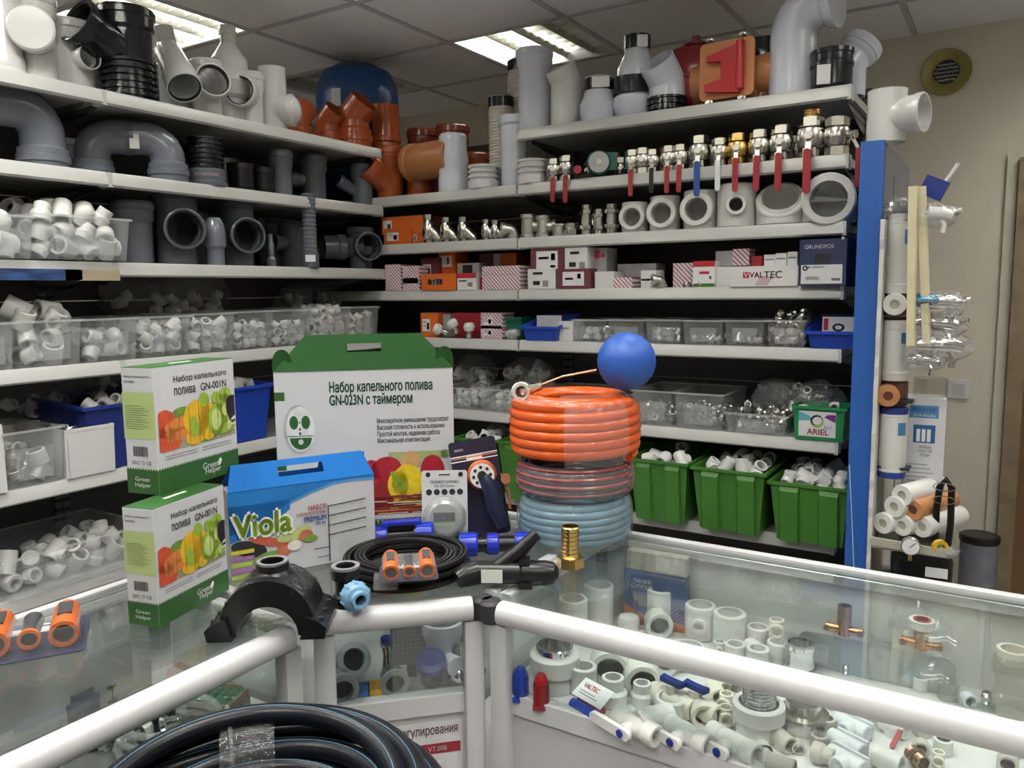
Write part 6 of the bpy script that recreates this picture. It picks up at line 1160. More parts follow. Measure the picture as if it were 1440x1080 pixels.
# bracket with two copper valves
p = Vector((-.21, 1.73, ZD)); t = thing('manifold_bracket', 'long grey wall bracket standing in the right counter', 'bracket', T(*p) @ RZ(.02)); m_zinc = mat('zinc_plate', (.36, .40, .40), .35, .6)
obj('plate', MB().prism([(x, z+.04) for x, z in rrect(.30, .075, .02)], -.0015, .0015, FRONT).mesh('plate', m_zinc), t)
for s_ in (-1, 1): obj('foot', MB().box(s_*.15-(.07 if s_ < 0 else 0), -.03, 0, s_*.15+(0 if s_ < 0 else .07), .0, .003).mesh('foot', m_zinc, 0), t)
for x, dz, lb, ring in ((1187, 885, 'copper wall elbow with a dark socket at the left end of the bracket', 0), (1295, 905, 'copper wall elbow with a white and red ring on the bracket', 1)):
    q = onY(x, dz, 1.715); t = thing('wall_elbow', lb, 'pipe fitting', T(q.x, q.y, q.z), 'copper wall elbows'); m_cop = mat('copper', (.5, .24, .12), .25, 1.)
    obj('body', MB().cyl(.012, -.012, .016, 16).cyl(.009, -.036, .036, 14, RY(PI/2)).mesh('body', m_cop), t); obj('socket', MB().ring(.014, .0105, .012, .052 if not ring else .04, 18).mesh('socket', m_bronze), t)
    for s_ in (-1, 1): obj('bolt', MB().cyl(.0065, -.006, .012, 8, T(s_*.033, 0, 0) @ FRONT).mesh('bolt', m_bronze), t)
    if ring: obj('ring', MB().ring(.024, .016, .034, .05, 22).mesh('ring', m_ppr), t); obj('red_ring', MB().ring(.0165, .012, .04, .0515, 20).mesh('red_ring', m_red), t)
RT('mcoupling', 1125, 915, .036, 1.2, 0, 'metal_ring', 'large shiny nickel ring standing left of the bracket, under the rail', m_chrome); RT('nipple', 1190, 935, .009, 2.1, 0, 'nipple', 'small nickel nipple standing before the bracket'); RT('ringlow', 1212, 928, .0135, 1.27, 0, 'pipe_ring', 'small white ring standing before the bracket'); RT('ringlow', 1249, 947, .011, 1.27, 0, 'pipe_ring', 'smallest white ring, between the bracket and the rail')
RT('female', 1295, 952, .0155, 1.67, 0, 'threaded_socket', 'white socket with a metal thread under the ringed copper elbow'); RT('mcoupling', 1222, 942, .017, .7, 0, 'metal_ring', 'low nickel ring beside the small white ring', m_chrome)
RT(K['mcoupling'], 1335, 958, .021, 1.7, 0, 'clear_socket', 'glassy clear socket right of the threaded white socket', clear('smoky_clear', (.8, .8, .76), .06, .15, 1.45)); RT('elbow_short', 1360, 975, .014, 1.6, .5, 'pipe_elbow', 'pale bluish elbow before the clear socket', mat('pale_ice', (.58, .68, .7), .35)); RT('nipple', 1388, 975, .0115, 1.9, 0, 'nipple', 'satin nickel nipple right of the pale bluish elbow')
t = RT([P('body', lathe_mesh('cup', clear('thick_clear', (.82, .82, .78), .05, .12, 1.5), hollow([(.030, 0), (.033, .02), (.033, .04), (.029, .045), (.029, .075), (.033, .08), (.033, .11), (.026, .115)], .024), 26, True)), P('white_mouth', lathe_mesh('mouth', m_pprc, hollow([(.024, .10), (.028, .118), (.028, .128)], .021), 24, True))], 1425, 915, 1, .125, 0, 'filter_cup', 'tall clear filter cup with a cream mouth at the right edge', cat='filter')
# front rows, seen through the front glass
t = RT([P('body', MB().lathe(hollow([(.044, 0), (.044, .035), (.052, .037), (.052, .07), (.049, .073)], .036), 30, None, True).mesh('body', m_ppr)), P('metal_ring', MB().lathe(hollow([(.036, .062), (.039, .068), (.038, .088), (.036, .09)], .032), 30, None, True).mesh('metal_ring', m_chrome))], 780, 908, 1, .088, 0, 'union_socket', 'big white union with a chrome ring at the left end of the counter')
for x, y, m, m2, lb in ((732, 938, m_bluep, mat('deep_blue', (.01, .04, .3), .4), 'blue plastic test plug standing at the front left'), (761, 948, mat('plug_red', (.36, .01, .015), .4), mat('deep_red', (.2, .008, .012), .4), 'red plastic test plug standing next to the blue one')):
    RT([P('body', MB().lathe([(.012, 0), (.0125, .004), (.0125, .036), (.011, .04)], 18).box(-.013, -.013, 0, .013, .013, .006).mesh('body', m2)), P('top', MB().lathe([(.010, .038), (.0095, .046), (.006, .052), (.001, .053)], 16).mesh('top', m))], x, y, 1.3, .052, 0, 'test_plug', lb, cat='plug', group='test plugs')
RT('coupling', 820, 936, .028, 2, 0, 'pipe_coupling', 'white coupling right of the big union'); RT('reducer', 862, 952, .0285, 1.95, 0, 'pipe_reducer', 'white reducer standing in the front row behind the carded plugs'); RT('reducer', 903, 960, .0225, 1.95, 0, 'pipe_reducer', 'smaller white reducer right of the front one')
RT('elbow_short', 858, 905, .043, 1.8, .0, 'pipe_elbow', 'large white elbow, mouth to the front, behind the reducer'); RT('elbow_short', 902, 925, .037, 1.8, .1, 'pipe_elbow', 'white elbow, mouth to the front, right of the large one'); RT('elbow_short', 938, 905, .031, 1.8, -.2, 'pipe_elbow', 'white elbow under the rail left of the wide sleeve'); RT('ringlow', 968, 908, .036, 1.27, 0, 'pipe_sleeve', 'wide white sleeve under the rail behind the blue butterfly valves')
RT('ringlow', 944, 980, .031, 1.27, 0, 'pipe_sleeve', 'wide white sleeve in the front row before the butterfly valves'); lay('coupling_tall', 925, 1012, .0255, -.6, 'pipe_coupling', 'white coupling lying on its side in the front row')
def bvalve(x, y, label, grip, s_=.02, rz=-.35, butterfly=False):
    p = onZ(x, y, ZD+.022); t = thing('plastic_ball_valve', label, 'valve', T(p.x, p.y, ZD+.022) @ RZ(rz), 'white plastic ball valves')
    b = MB().lathe(hollow([(.019, -.05), (.021, -.046), (.021, -.026), (.018, -.022), (.02, -.014), (.02, .014), (.018, .022), (.021, .026), (.021, .046), (.019, .05)], .013), 20, RY(PI/2), True); b.cyl(.013, .0, .034, 16, FRONT if not butterfly else None)
    obj('body', b.mesh('body', m_ppr if not butterfly else m_pprc), t)
    if butterfly: obj('handle', MB().prism([(-.024, -.008), (.024, -.008), (.026, .008), (.008, .006), (-.008, .006), (-.026, .008)], .034, .044).box(-.006, -.006, .02, .006, .006, .036).mesh('handle', m_blued, 0), t)
    else:
        l = obj('lever', MB().prism(rrect(.10, .02, .009), .034, .043, T(-.03, 0, 0) @ FRONT).mesh('lever', m_ppr), t); obj('blue_cap', MB().cyl(.0075, .043, .046, 14, FRONT).mesh('blue_cap', m_blued), l)
bvalve(895, 1020, 'white lever ball valve at the front glass, first from the left', m_ppr); bvalve(965, 1032, 'white lever ball valve at the front glass, second from the left', m_ppr); bvalve(1030, 1045, 'white lever ball valve at the front glass, third from the left', m_ppr)
bvalve(945, 985, 'cream ball valve with a blue butterfly handle, left of two', 0, rz=-.3, butterfly=True); bvalve(978, 993, 'cream ball valve with a blue butterfly handle, right of two', 0, rz=-.3, butterfly=True)
p = onZ(820, 992, ZD+.02); t = thing('carded_plugs', 'paper card over two blue and red plugs in a clear bag', 'blister pack', T(p.x, p.y, ZD) @ RZ(-.35))
for s_, m in ((0, m_bluep), (1, MATS['plug_red'])): obj('plug', MB().cyl(.011, -.03, .03, 16, T(0, .02*s_, .012) @ RY(PI/2)).mesh('plug', m), t)
cd = obj('card', MB().box(-.04, -.022, .0, .04, .022, .0008).mesh('card', m_paper, 0), t, T(0, .026, .036) @ RX(.5)); lettering(cd, 'VALTEC', m_inkr, 0, 0, 0, .010, .04, T(-.01, .008, .0014) @ RX(-PI/2), bold=.05); obj('print', MB().box(-.03, -.012, .0008, .02, -.010, .0011).mesh('print', m_inkg, 0), cd); obj('print', MB().box(-.03, -.006, .0008, .01, -.004, .0011).mesh('print', m_inkg, 0), cd)
RT('elbow_short', 987, 985, .024, 1.7, .2, 'pipe_elbow', 'cream elbow right of the wide front sleeve', m_pprc); RT('tee', 1017, 950, .014, 2.6, .3, 'pipe_tee', 'small cream tee below the butterfly valves, upper', m_pprc); RT('tee', 1022, 975, .014, 2.6, -.4, 'pipe_tee', 'small cream tee below the butterfly valves, middle', m_pprc); RT('tee', 1021, 998, .014, 2.2, .1, 'pipe_tee', 'small cream tee below the butterfly valves, lower', m_pprc); lay('tee', 1006, 972, .017, .6, 'pipe_tee', 'cream tee lying behind the small cream tees', m_pprc); RT('elbow45', 1042, 958, .012, 2, 0, 'pipe_elbow', 'small white bend beside the dark steel sleeve')
RT([P('body', MB().lathe(hollow([(.04, 0), (.04, .03), (.047, .032), (.047, .058), (.044, .061)], .036), 28, None, True).mesh('body', m_ppr)), P('thread', lathe_mesh('thread', m_chrome, thread(.031, .05, .105, 8, .026), 28, True))], 1068, 955, 1, .105, 0, 'threaded_adapter', 'big white adapter with a tall chrome thread'); RT([P('body', MB().lathe(hollow([(.036, 0), (.036, .012), (.027, .015), (.027, .04)], .022), 24, None, True).mesh('body', m_nick))], 1046, 945, 1, .05, 0, 'steel_sleeve', 'dark steel sleeve behind the big threaded adapter')
RT([P('nut', hexp(.052, 0, .024).mesh('nut', m_nick, 20)), P('collar', MB().lathe(hollow([(.046, .024), (.046, .028), (.032, .03), (.032, .05)], .028), 28, None, True).mesh('collar', m_nick))], 1130, 985, 1, .05, 0, 'hexagon_nut', 'very large nickel hexagon nut with a round collar')
for k, x, y, s_, hu, rz, m, lb in (('female', 1085, 1018, .0135, 1.67, 0, m_pprg, 'grey socket with a metal thread before the big adapter'), ('female', 1163, 1010, .0155, 1.67, 0, m_pprg, 'grey socket with a metal thread right of the hexagon nut'), ('coupling', 1170, 980, .0085, 3, 0, m_pprg, 'thin grey coupling right of the hexagon nut'), ('male', 1153, 1025, .015, 2.3, 0, m_pprg, 'grey adapter with a bright male thread'), ('male', 1214, 990, .0185, 2.2, 0, m_ppr, 'white adapter with a male thread behind the wall plates'), ('female', 1297, 1012, .0165, 1.67, 0, m_pprg, 'tall grey socket with a bright thread beside the red lever'), ('female', 1327, 1040, .0155, 1.6, 0, m_ppr, 'white socket with a bright thread at the right front'), ('elbow_short', 1187, 995, .0125, 1.7, .3, m_pprc, 'cream elbow behind the white wall plates'), ('elbow_short', 1296, 1040, .014, 1.7, 0, m_pprg, 'grey elbow under the tall grey socket'), ('tee', 1320, 1062, .010, 2, 0, m_pprc, 'small cream tee at the right front'), ('female', 1422, 1040, .017, 1.67, 0, m_pprg, 'grey socket with a thread at the right photo edge'), ('elbow_short', 1418, 1060, .016, 1.6, 0, m_pprg, 'grey elbow at the right photo edge'), ('elbow45', 1242, 995, .014, 2, .6, m_pprc, 'cream bend behind the white tee')):
    RT(k, x, y, s_, hu, rz, 'pipe_fitting', lb, m)
for x, y, lb in ((1200, 1020, 'white wall plate elbow with a nickel thread, farthest of three'), (1192, 1045, 'white wall plate elbow with a nickel thread, middle of three'), (1192, 1068, 'white wall plate elbow with a nickel thread, nearest of three')):
    p = onZ(x, y, ZD+.02); t = thing('wall_plate_elbow', lb, 'pipe fitting', T(p.x, p.y, ZD) @ RZ(-.45), 'white wall plate elbows'); obj('body', MB().cyl(.0155, -.036, .03, 20, T(0, 0, .0165) @ RY(PI/2), .002).cyl(.0165, 0, .024, 20, T(0, -.006, .0165) @ FRONT, .002).box(-.03, .012, .002, .03, .017, .032).mesh('body', mat('ice_white', (.64, .67, .69), .35), 30), t); obj('thread', MB().ring(.012, .009, .018, .026, 18, T(0, -.006, .015) @ FRONT).mesh('thread', m_nick), t)
lay('tee', 1255, 1018, .0185, 1.2, 'pipe_tee', 'thick white tee lying behind the red lever'); lay('tee', 1100, 1040, .0155, .9, 'pipe_tee', 'grey tee lying before the hexagon nut', m_pprg); lay('coupling', 1122, 1050, .011, .3, 'pipe_coupling', 'small grey coupling lying before the hexagon nut', m_pprg); lay('tee', 1245, 1068, .018, 1.3, 'pipe_tee', 'thick white tee lying at the front glass'); lay('reducer', 1160, 1062, .018, 1.4, 'ribbed_nut', 'grey ribbed union lying at the front glass', m_pprg, rx=1.5); lay('elbow45', 1075, 1060, .016, .6, 'pipe_elbow', 'beige bend lying beside the lever valves', m_pprg); lay('coupling_tall', 1095, 1075, .016, 1.5, 'pipe_coupling', 'beige coupling lying at the front glass', m_pprg); lay('nipple', 1290, 1066, .017, .7, 'metal_union', 'copper coloured union nut lying before the tall grey socket', m_bronze)
p = onZ(1262, 1040, ZD+.01); tag(obj('spare_lever', MB().prism(rrect(.008, .05, .003), 0, .004, RX(.5)).mesh('red_lever', m_red), None, T(p.x, p.y, ZD+.014) @ RZ(-.3)), 'small red lever leaning on the thick white tee', 'lever')  # this red lever belongs to the white tee beside it
# ---- corner counter
ZM = .735
def CT(kit, x, y, hz, rz, name, label, cat='pipe fitting', rx=0., dz=0.):
    p = onZ(x, y, ZM+hz); return place(kit, name, label, cat, T(p.x, p.y, ZM+.0005+dz) @ RZ(face(p, rz)) @ RX(rx))
m_smoke = clear('clear_trap', (.50, .53, .55), .05, .06, 1.5); m_ring = mat('trap_ring', (.22, .23, .24), .3)
def trap(r, L): return [P('cup', lathe_mesh('cup', m_smoke, hollow([(r*.8, 0), (r*.9, L*.1), (r*.9, L*.8), (r, L*.85), (r, L)], r*.75), 24, True)), P('ring', lathe_mesh('ring', m_ring, hollow([(r*1.02, L*.82), (r*1.12, L*.86), (r*1.12, L), (r, L*1.02)], r*.72), 24, True)), P('insert', MB().cyl(r*.7, L*.6, L*.8, 20).mesh('insert', m_black))]
for x, y, r, L, lb in ((482, 975, .030, .085, 'clear trap cup lying with its dark mouth to the front, lower left'), (556, 965, .027, .05, 'short clear trap cup lying with its dark mouth to the front, middle')):
    p = onZ(x, y, ZM+r); place(trap(r, L), 'trap_cup', lb, 'trap', T(p.x, p.y, ZM+r*1.15) @ RZ(face(p, .15)) @ RX(PI/2) @ T(0, 0, -L), 'clear trap cups')
p = onZ(492, 925, ZM+.06); place(trap(.032, .07), 'trap_cup', 'dark trap cup standing on end behind the lower one', 'trap', T(p.x, p.y, ZM+.05) @ RZ(face(p, .3)) @ RX(1.0) @ T(0, 0, -.035), 'clear trap cups')
CT([P('tank', lathe_mesh('tank', m_sblue, hollow([(.03, 0), (.034, .02), (.04, .09), (.045, .10), (.045, .125)], .036), 26, True)), P('lid', MB().cyl(.040, .112, .122, 24).mesh('lid', mat('trap_lid', (.06, .065, .07), .4))), P('outlet', MB().cyl(.02, .03, .07, 18, T(0, 0, .05) @ FRONT).mesh('outlet', m_sblue))], 622, 873, .125, .4, 'siphon', 'pale blue siphon with a dark round lid', 'trap')
CT([P('cup', lathe_mesh('cup', m_smoke, [(.001, 0), (.024, .004), (.026, .05)], 22)), P('blue_top', MB().lathe([(.03, .048), (.031, .066), (.02, .072), (.001, .072)], 22).mesh('blue_top', m_blued)), P('filter', MB().cyl(.012, .01, .05, 14).mesh('filter', m_paper))], 606, 925, .06, 0, 'cup_filter', 'clear cup filter with a blue collar', 'filter', rx=.5, dz=.012)
p = onZ(645, 945, ZM+.03); place([P('ball', MB().sphere(.024, 22).mesh('ball', m_chrome)), P('neck', MB().cyl(.015, .015, .055, 18).mesh('neck', m_chrome)), P('side_nut', hexp(.014, .018, .036, None, RY(PI/2)).mesh('side_nut', m_chrome))], 'chrome_trap', 'chrome ball-shaped valve at the right of the corner counter', 'valve', T(p.x, p.y, ZM+.026) @ RZ(.8) @ RX(-.3))
p = onZ(578, 900, ZM+.08); t = thing('shower_head', 'square perforated shower head leaning inside the corner counter', 'shower head', T(p.x, p.y, ZM+.04) @ RZ(face(p)) @ RX(-.25)); obj('plate', MB().prism([(x, z+.03) for x, z in rrect(.085, .085, .012)], -.003, .003, FRONT).mesh('plate', mat('shower_steel', (.16, .165, .17), .35, .6)), t)
nz = MB(); [nz.cyl(.0017, .003, .0045, 5, T(-.032+.0092*i, 0, -.002+.0092*j) @ FRONT) for i in range(8) for j in range(8)]; q = obj('nozzles', nz.mesh('nozzles', m_black), t); q['kind'] = 'stuff'; obj('rim', MB().tube([(x, -.003, z+.03) for x, z in rrect(.085, .085, .012)], .0012, 5, closed=True).mesh('rim', m_chrome), t); obj('stand', MB().box(-.01, .0, -.04, .01, .01, -.005).mesh('stand', m_black, 0), t)
p = onZ(545, 925, ZM+.05); place([P('body', MB().tube([(0, 0, 0), (0, 0, .06), (.004, -.008, .085)], [.014, .010, .012], 14).mesh('body', m_chrome)), P('blue_top', MB().cyl(.014, .075, .095, 14).mesh('blue_top', m_blued))], 'chrome_spray', 'slim chrome spray handle left of the shower head', 'spray', T(p.x, p.y, ZM+.001))
for x, y, sx, m, lb in ((495, 990, .06, 'blue', 'blue printed packet lying at the left of the corner counter'), (525, 985, .03, 'yellow', 'yellow printed packet beside the blue one')):
    p = onZ(x, y, ZM); tag(obj('packet', MB().prism(rrect(sx, .085, .003), 0, .004).mesh('packet', mat('packet_'+m, (.03, .08, .24) if m == 'blue' else (.5, .26, .02), .25, var=.5, vscale=40)), None, T(p.x-.02, p.y+.03, ZM+.001) @ RZ(.75)), lb, 'packet')
for x, y, k, s_, lb in ((668, 905, 'nipple', .02, 'brass nipple standing at the right end of the corner counter'), (668, 935, 'mtee', .013, 'chrome tee under the brass nipple'), (655, 880, 'mcoupling', .024, 'dark bronze ring behind the siphon'), (560, 872, 'mcoupling', .02, 'dark ring at the back of the corner counter'), (590, 868, 'mtee', .016, 'dark tee at the back of the corner counter')):
    p = onZ(x, y, ZM+.03); kit = K[k]; place([P('body', recol(kit[0][1], m_brass if k == 'nipple' else (m_chrome if y == 935 else m_bronze)))], 'metal_fitting', lb, 'pipe fitting', T(p.x, p.y, ZM+.001) @ S(s_))
# poster on the corner counter's front panel
u = (Vector(CB+(0,))-Vector(CA+(0,))).normalized(); n = Vector((u.y, -u.x, 0)); mid = (Vector(CA+(0,))+Vector(CB+(0,)))/2+n*.0075; MP = T(mid.x, mid.y, 0) @ RZ(math.atan2(u.y, u.x))
t = tag(obj('poster', MB().box(-.122, 0, .10, .122, .001, .690).mesh('poster', mat('poster_white', (.66, .65, .66), .35), 0), None, MP), 'white poster with dark red lettering and tabs on the corner counter front', 'poster')
m_wtxt = mat('wine_ink', (.16, .02, .04), .5); lettering(t, 'термостатического регулирования', m_wtxt, -.033, .668, -.0006, .021, .29, bold=.02); m_tab = mat('tab_red', (.30, .012, .025), .5)
for i, (a, b, s_) in enumerate(((-.079, .016, 'VT.007'), (.022, .117, 'VT.008'))):
    decal(t, [rect(a, .621, b, .643)], m_tab, -.0006); lettering(t, s_, m_inkw, (a+b)/2, .632, -.001, .0105, .038, bold=.01); c = (a+b)/2; decal(t, [ell(c, .585, .019, .026, .15)], pm(.62, .6, .6), -.0006); decal(t, [ell(c-.002, .60, .015, .008, .15)], pm(.72, .7, .7), -.0009); decal(t, [rect(c-.02, .535, c+.02, .562), rect(c-.008, .52, c+.008, .575)], pm(.28, .27, .26), -.0009)
# ---- left counter
ZL = .700
def LT(k, x, y, hz, s_, rz, name, label, m=None, rx=0., cat='pipe fitting', dz=0.):
    p = onZ(x, y, ZL+hz); kit = K[k] if isinstance(k, str) else k
    if m is not None: kit = [P(kit[0][0], recol(kit[0][1], m))]+kit[1:]
    return place(kit, name, label, cat, T(p.x, p.y, ZL+.0005+dz) @ RZ(face(p, rz)) @ RX(rx) @ S(s_), 'fittings in the left counter')
p = onZ(308, 978, ZL+.03); t = thing('gem_box', 'brown cardboard box of green aerator inserts in the left counter', 'box', T(p.x, p.y, ZL+.0005) @ RZ(.35)); obj('tray', tub(mat('kraft_tray', (.30, .19, .09), .6), .095, .085, .034, .97, 0, .0025, .0004), t); g = random.Random(2)
for i in range(5):
    for j in range(5): 
        q = MB().lathe([(.001, 0), (.0085, .001), (.0085, .007), (.006, .010), (.001, .0105)], 10); tag(obj('aerator_insert', q.mesh('insert', mat('gem_green', (.02, .15, .06), .15, var=.4)), None, T(p.x, p.y, ZL+.018+.004*g.random()) @ RZ(.35) @ T(-.036+.018*i, -.032+.016*j, 0) @ RX(g.uniform(-.3, .3))), 'round green aerator insert in the brown cardboard box', 'aerator', 'green aerator inserts')
LT('mcoupling', 150, 962, .035, .022, 0, 'steel_socket', 'tall dark steel socket standing in the left counter', m_bronze); LT([P('body', MB().lathe(hollow([(.03, 0), (.032, .03), (.024, .034), (.024, .045)], .008), 24, None, True).mesh('body', mat('grey_cap', (.10, .105, .11), .5)))], 112, 978, .04, 1.15, 0, 'rubber_cap', 'dark grey round rubber cap left of the steel socket'); LT('melbow', 255, 1012, .03, .021, .4, 'chrome_elbow', 'chrome elbow lying below the green inserts', m_chrome); LT('cap', 200, 1024, .02, .021, 0, 'pipe_plug', 'white domed cap under the rail of the left counter')  # the dark grey rubber piece is a cap
LT('mcoupling', 172, 1038, .02, .021, 1, 'chrome_ring', 'chrome ring lying beside the white domed cap', m_chrome, rx=1.2, dz=.012); LT('mtee', 145, 1035, .03, .014, .5, 'chrome_tee', 'chrome tee left of the chrome ring', m_chrome); LT([P('body', MB().lathe([(.028, 0), (.03, .03), (.022, .036), (.001, .037)], 24).mesh('body', m_black))], 222, 1002, .03, 1.1, 0, 'round_cap', 'black round cap behind the chrome elbow'); LT('nipple', 345, 985, .03, .013, .4, 'nickel_nipple', 'nickel nipple lying right of the brown box', m_nick); LT('coupling', 72, 1050, .04, .021, 0, 'ivory_socket', 'ivory socket at the near end of the left counter', m_pprc); LT([P('body', MB().cyl(.026, 0, .035, 22).mesh('body', m_black)), P('brass_foot', MB().cyl(.019, -.0, .012, 18).mesh('brass_foot', m_brass))], 125, 1025, .035, 1, 0, 'black_knob', 'black knob on a brass foot in the left counter')  # the black round piece is a cap, the brass-footed one a knob
for i, (x, y, s_) in enumerate(((60, 970, .026), (25, 985, .024), (75, 978, .024), (20, 965, .026), (95, 972, .02))):
    LT(['melbow', 'mtee', 'melbow', 'mcoupling', 'nipple'][i], x, y, .03, s_*.8, .5*i, 'chrome_fitting', ['chrome elbow nearest the left photo edge under the glass', 'chrome tee at the left photo edge under the glass', 'chrome elbow left of the rubber cap under the glass', 'chrome ring at the left photo edge under the glass', 'chrome nipple behind the rubber cap under the glass'][i], m_chrome)
tag(obj('clear_hose_coil', MB().tube([((.10-.003*k/9)*math.cos(k*.35), (.10-.003*k/9)*math.sin(k*.35), .008+.0012*k) for k in range(54)], .007, 8).mesh('clear_hose', clear('clear_hose', (.8, .82, .8), .06, .2, 1.45), 60), None, T(-1.32, .86, ZL)), 'coil of clear hose at the far end of the left counter', 'hose')
# ================================================================ RIGHT END: BLUE PANEL, FILTERS, WALL
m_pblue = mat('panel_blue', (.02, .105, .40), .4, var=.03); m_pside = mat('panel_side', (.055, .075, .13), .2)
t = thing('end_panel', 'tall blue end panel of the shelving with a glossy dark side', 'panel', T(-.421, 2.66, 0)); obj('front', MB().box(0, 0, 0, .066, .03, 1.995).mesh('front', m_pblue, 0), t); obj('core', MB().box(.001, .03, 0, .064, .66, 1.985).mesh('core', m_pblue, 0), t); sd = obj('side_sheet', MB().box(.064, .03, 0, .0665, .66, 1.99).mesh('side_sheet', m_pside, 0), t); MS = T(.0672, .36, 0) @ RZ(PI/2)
decal(t, [[(-.16, 1.70), (-.14, 1.70), (-.10, 1.92), (-.115, 1.92)], [(-.10, 1.92), (-.085, 1.92), (-.05, 1.70), (-.07, 1.70)]]+[rect(.0+.035*k, 1.76+.006*(k % 3), .012+.035*k, 1.86-.008*(k % 2)) for k in range(5)], mat('faint_print', (.20, .22, .27), .4), 0, 'logo_print', MS)
obj('wire_tie', MB().tube([(.004, -.004, 1.0), (.02, -.006, .8), (.036, -.006, .58)], .0016, 6).mesh('wire_tie', mat('tie_white', (.45, .55, .6), .4)), t)
p = Vector((-.385, 2.73, 1.996)); place([P('body', sew_tee(m_swhite, h=.155, r=.056, rb=.05, zc=.075, L=.11, topbell=False)[0])], 'white_tee', 'white sewer tee standing on top of the blue panel', 'pipe fitting', T(-.362, 2.735, 1.9955) @ RZ(1.3))
# foam board and shelf of the filter display
t = thing('filter_rack', 'white foam board and small shelves carrying filter cartridges', 'shelf', T(-.35, 2.64, 0)); g = random.Random(6)
ed = [(0, .40)]+[(g.uniform(-.004, .004), .40+1.36*k/46) for k in range(47)]+[(.5, 1.76), (.5, .40)]
obj('board', MB().prism(ed, -.004, .008, Matrix(((0,0,1,0),(1,0,0,0),(0,1,0,0),(0,0,0,1)))).mesh('board', mat('foam_board', (.62, .61, .57), .7), 0), t)
for z in (.760, .600): obj('shelf', MB().box(.01, .0, z-.012, .225, .30, z).mesh('shelf', mat('glass_shelf', (.30, .31, .28), .3), 0), t)
for z in (1.0, 1.21, 1.475): obj('bracket', MB().box(.009, .05, z-.008, .10, .11, z-.001).mesh('bracket', m_upr, 0), t)
m_cart = mat('cartridge_white', (.72, .72, .69), .45, var=.03); m_cap_b = mat('cartridge_blue', (.02, .04, .26), .4); m_amb = mat('amber_plastic', (.13, .05, .03), .15); m_lblb = mat('label_blue', (.08, .24, .45), .5)
def cart(x, yt, yb, Y, r, label, caps=None, grp='white filter cartridges'):
    a, b = onY(x, yb, Y), onY(x, yt, Y); h = b.z-a.z; t = thing('filter_cartridge', label, 'filter cartridge', T(a.x, Y, a.z) @ RZ(.1), grp)
    obj('body', MB().lathe([(r*.97, 0), (r, .004), (r, h-.004), (r*.97, h)], 26).mesh('body', m_cart), t)
    for z in (.02, h-.03): obj('end_ring', MB().lathe([(r, z), (r*1.02, z+.002), (r*1.02, z+.006), (r, z+.008)], 26).mesh('end_ring', m_cart), t)
    if caps:
        for z in (-.001, h-.021): obj('blue_cap', MB().lathe([(r*.9, z), (r*1.02, z+.002), (r*1.02, z+.02), (r*.9, z+.022)], 26).mesh('blue_cap', m_cap_b), t)
    lb = MB()
    for k in range(6): a0 = -.2+.12*k; a1 = a0+.12; lb.quad([(r*1.012*math.sin(a0), -r*1.012*math.cos(a0), h*.62), (r*1.012*math.sin(a1), -r*1.012*math.cos(a1), h*.62), (r*1.012*math.sin(a1), -r*1.012*math.cos(a1), h*.8), (r*1.012*math.sin(a0), -r*1.012*math.cos(a0), h*.8)])
    obj('label', lb.mesh('label', m_lblb, 30), t, RZ(.55)); return t
cart(1262, 302, 412, 2.72, .040, 'topmost white filter cartridge beside the blue panel'); cart(1258, 450, 534, 2.72, .040, 'middle white filter cartridge between the amber housings'); cart(1253, 572, 670, 2.72, .040, 'lower white filter cartridge with dark blue caps', True)
for x, y0, y1, lb in ((1260, 413, 449, 'amber filter housing under the topmost cartridge'), (1257, 535, 569, 'amber filter housing above the blue capped cartridge')):
    a, b = onY(x, y1, 2.735), onY(x, y0, 2.735); tag(obj('filter_housing', MB().lathe([(.037, 0), (.039, .004), (.039, b.z-a.z-.004), (.036, b.z-a.z)], 24).mesh('housing', m_amb), None, T(a.x, 2.735, a.z)), lb, 'filter housing')
def roll(x, y, Y, r, L, m, label, core=True, rz=.35, grp='rolled filter cartridges', tail=False):
    p = onY(x, y, Y); M = T(p.x, p.y, p.z) @ RZ(rz); k = [P('wound_body', MB().lathe(hollow([(r*.95, 0), (r, .004), (r, L-.004), (r*.95, L)], r*.42), 24, M=RX(-PI/2), loop=True).mesh('wound_body', m)), P('core', MB().cyl(r*.43, .004, L-.004, 18, RX(-PI/2)).mesh('core', mat('core_cream', (.42, .40, .30), .5) if m is not m_orr else m_amb))]
    if tail: k.append(P('band', MB().lathe([(r*1.01, L*.72), (r*1.02, L*.73), (r*1.02, L*.82), (r*1.01, L*.83)], 24, RX(-PI/2)).mesh('band', mat('band_blue', (.3, .36, .5), .5))))
    return place(k, 'wound_cartridge', label, 'filter cartridge', M, grp)
m_orr = mat('orange_cartridge', (.50, .22, .09), .3, var=.1, vscale=40)
roll(1258, 428, 2.66, .034, .05, m_cart, 'white ring-shaped cartridge end before the upper amber housing', rz=.1); roll(1249, 557, 2.66, .034, .06, m_orr, 'orange cartridge end before the lower amber housing', rz=.2)
for x, y, m, lb, tl in ((1241, 736, m_cart, 'bottom left white cartridge of the pyramid', 0), (1268, 739, m_cart, 'bottom middle white cartridge of the pyramid', 0), (1296, 741, m_cart, 'bottom right white cartridge of the pyramid', 0), (1257, 713, m_cart, 'middle left white cartridge of the pyramid', 0), (1283, 717, m_orr, 'orange cartridge on the pyramid', 0), (1268, 697, m_cart, 'top white cartridge of the pyramid', 1)):
    roll(x, y, 2.665, .0335, .22 if tl or m is m_orr or x == 1296 else .2, m, lb+' of filters', rz=-.42, tail=tl)
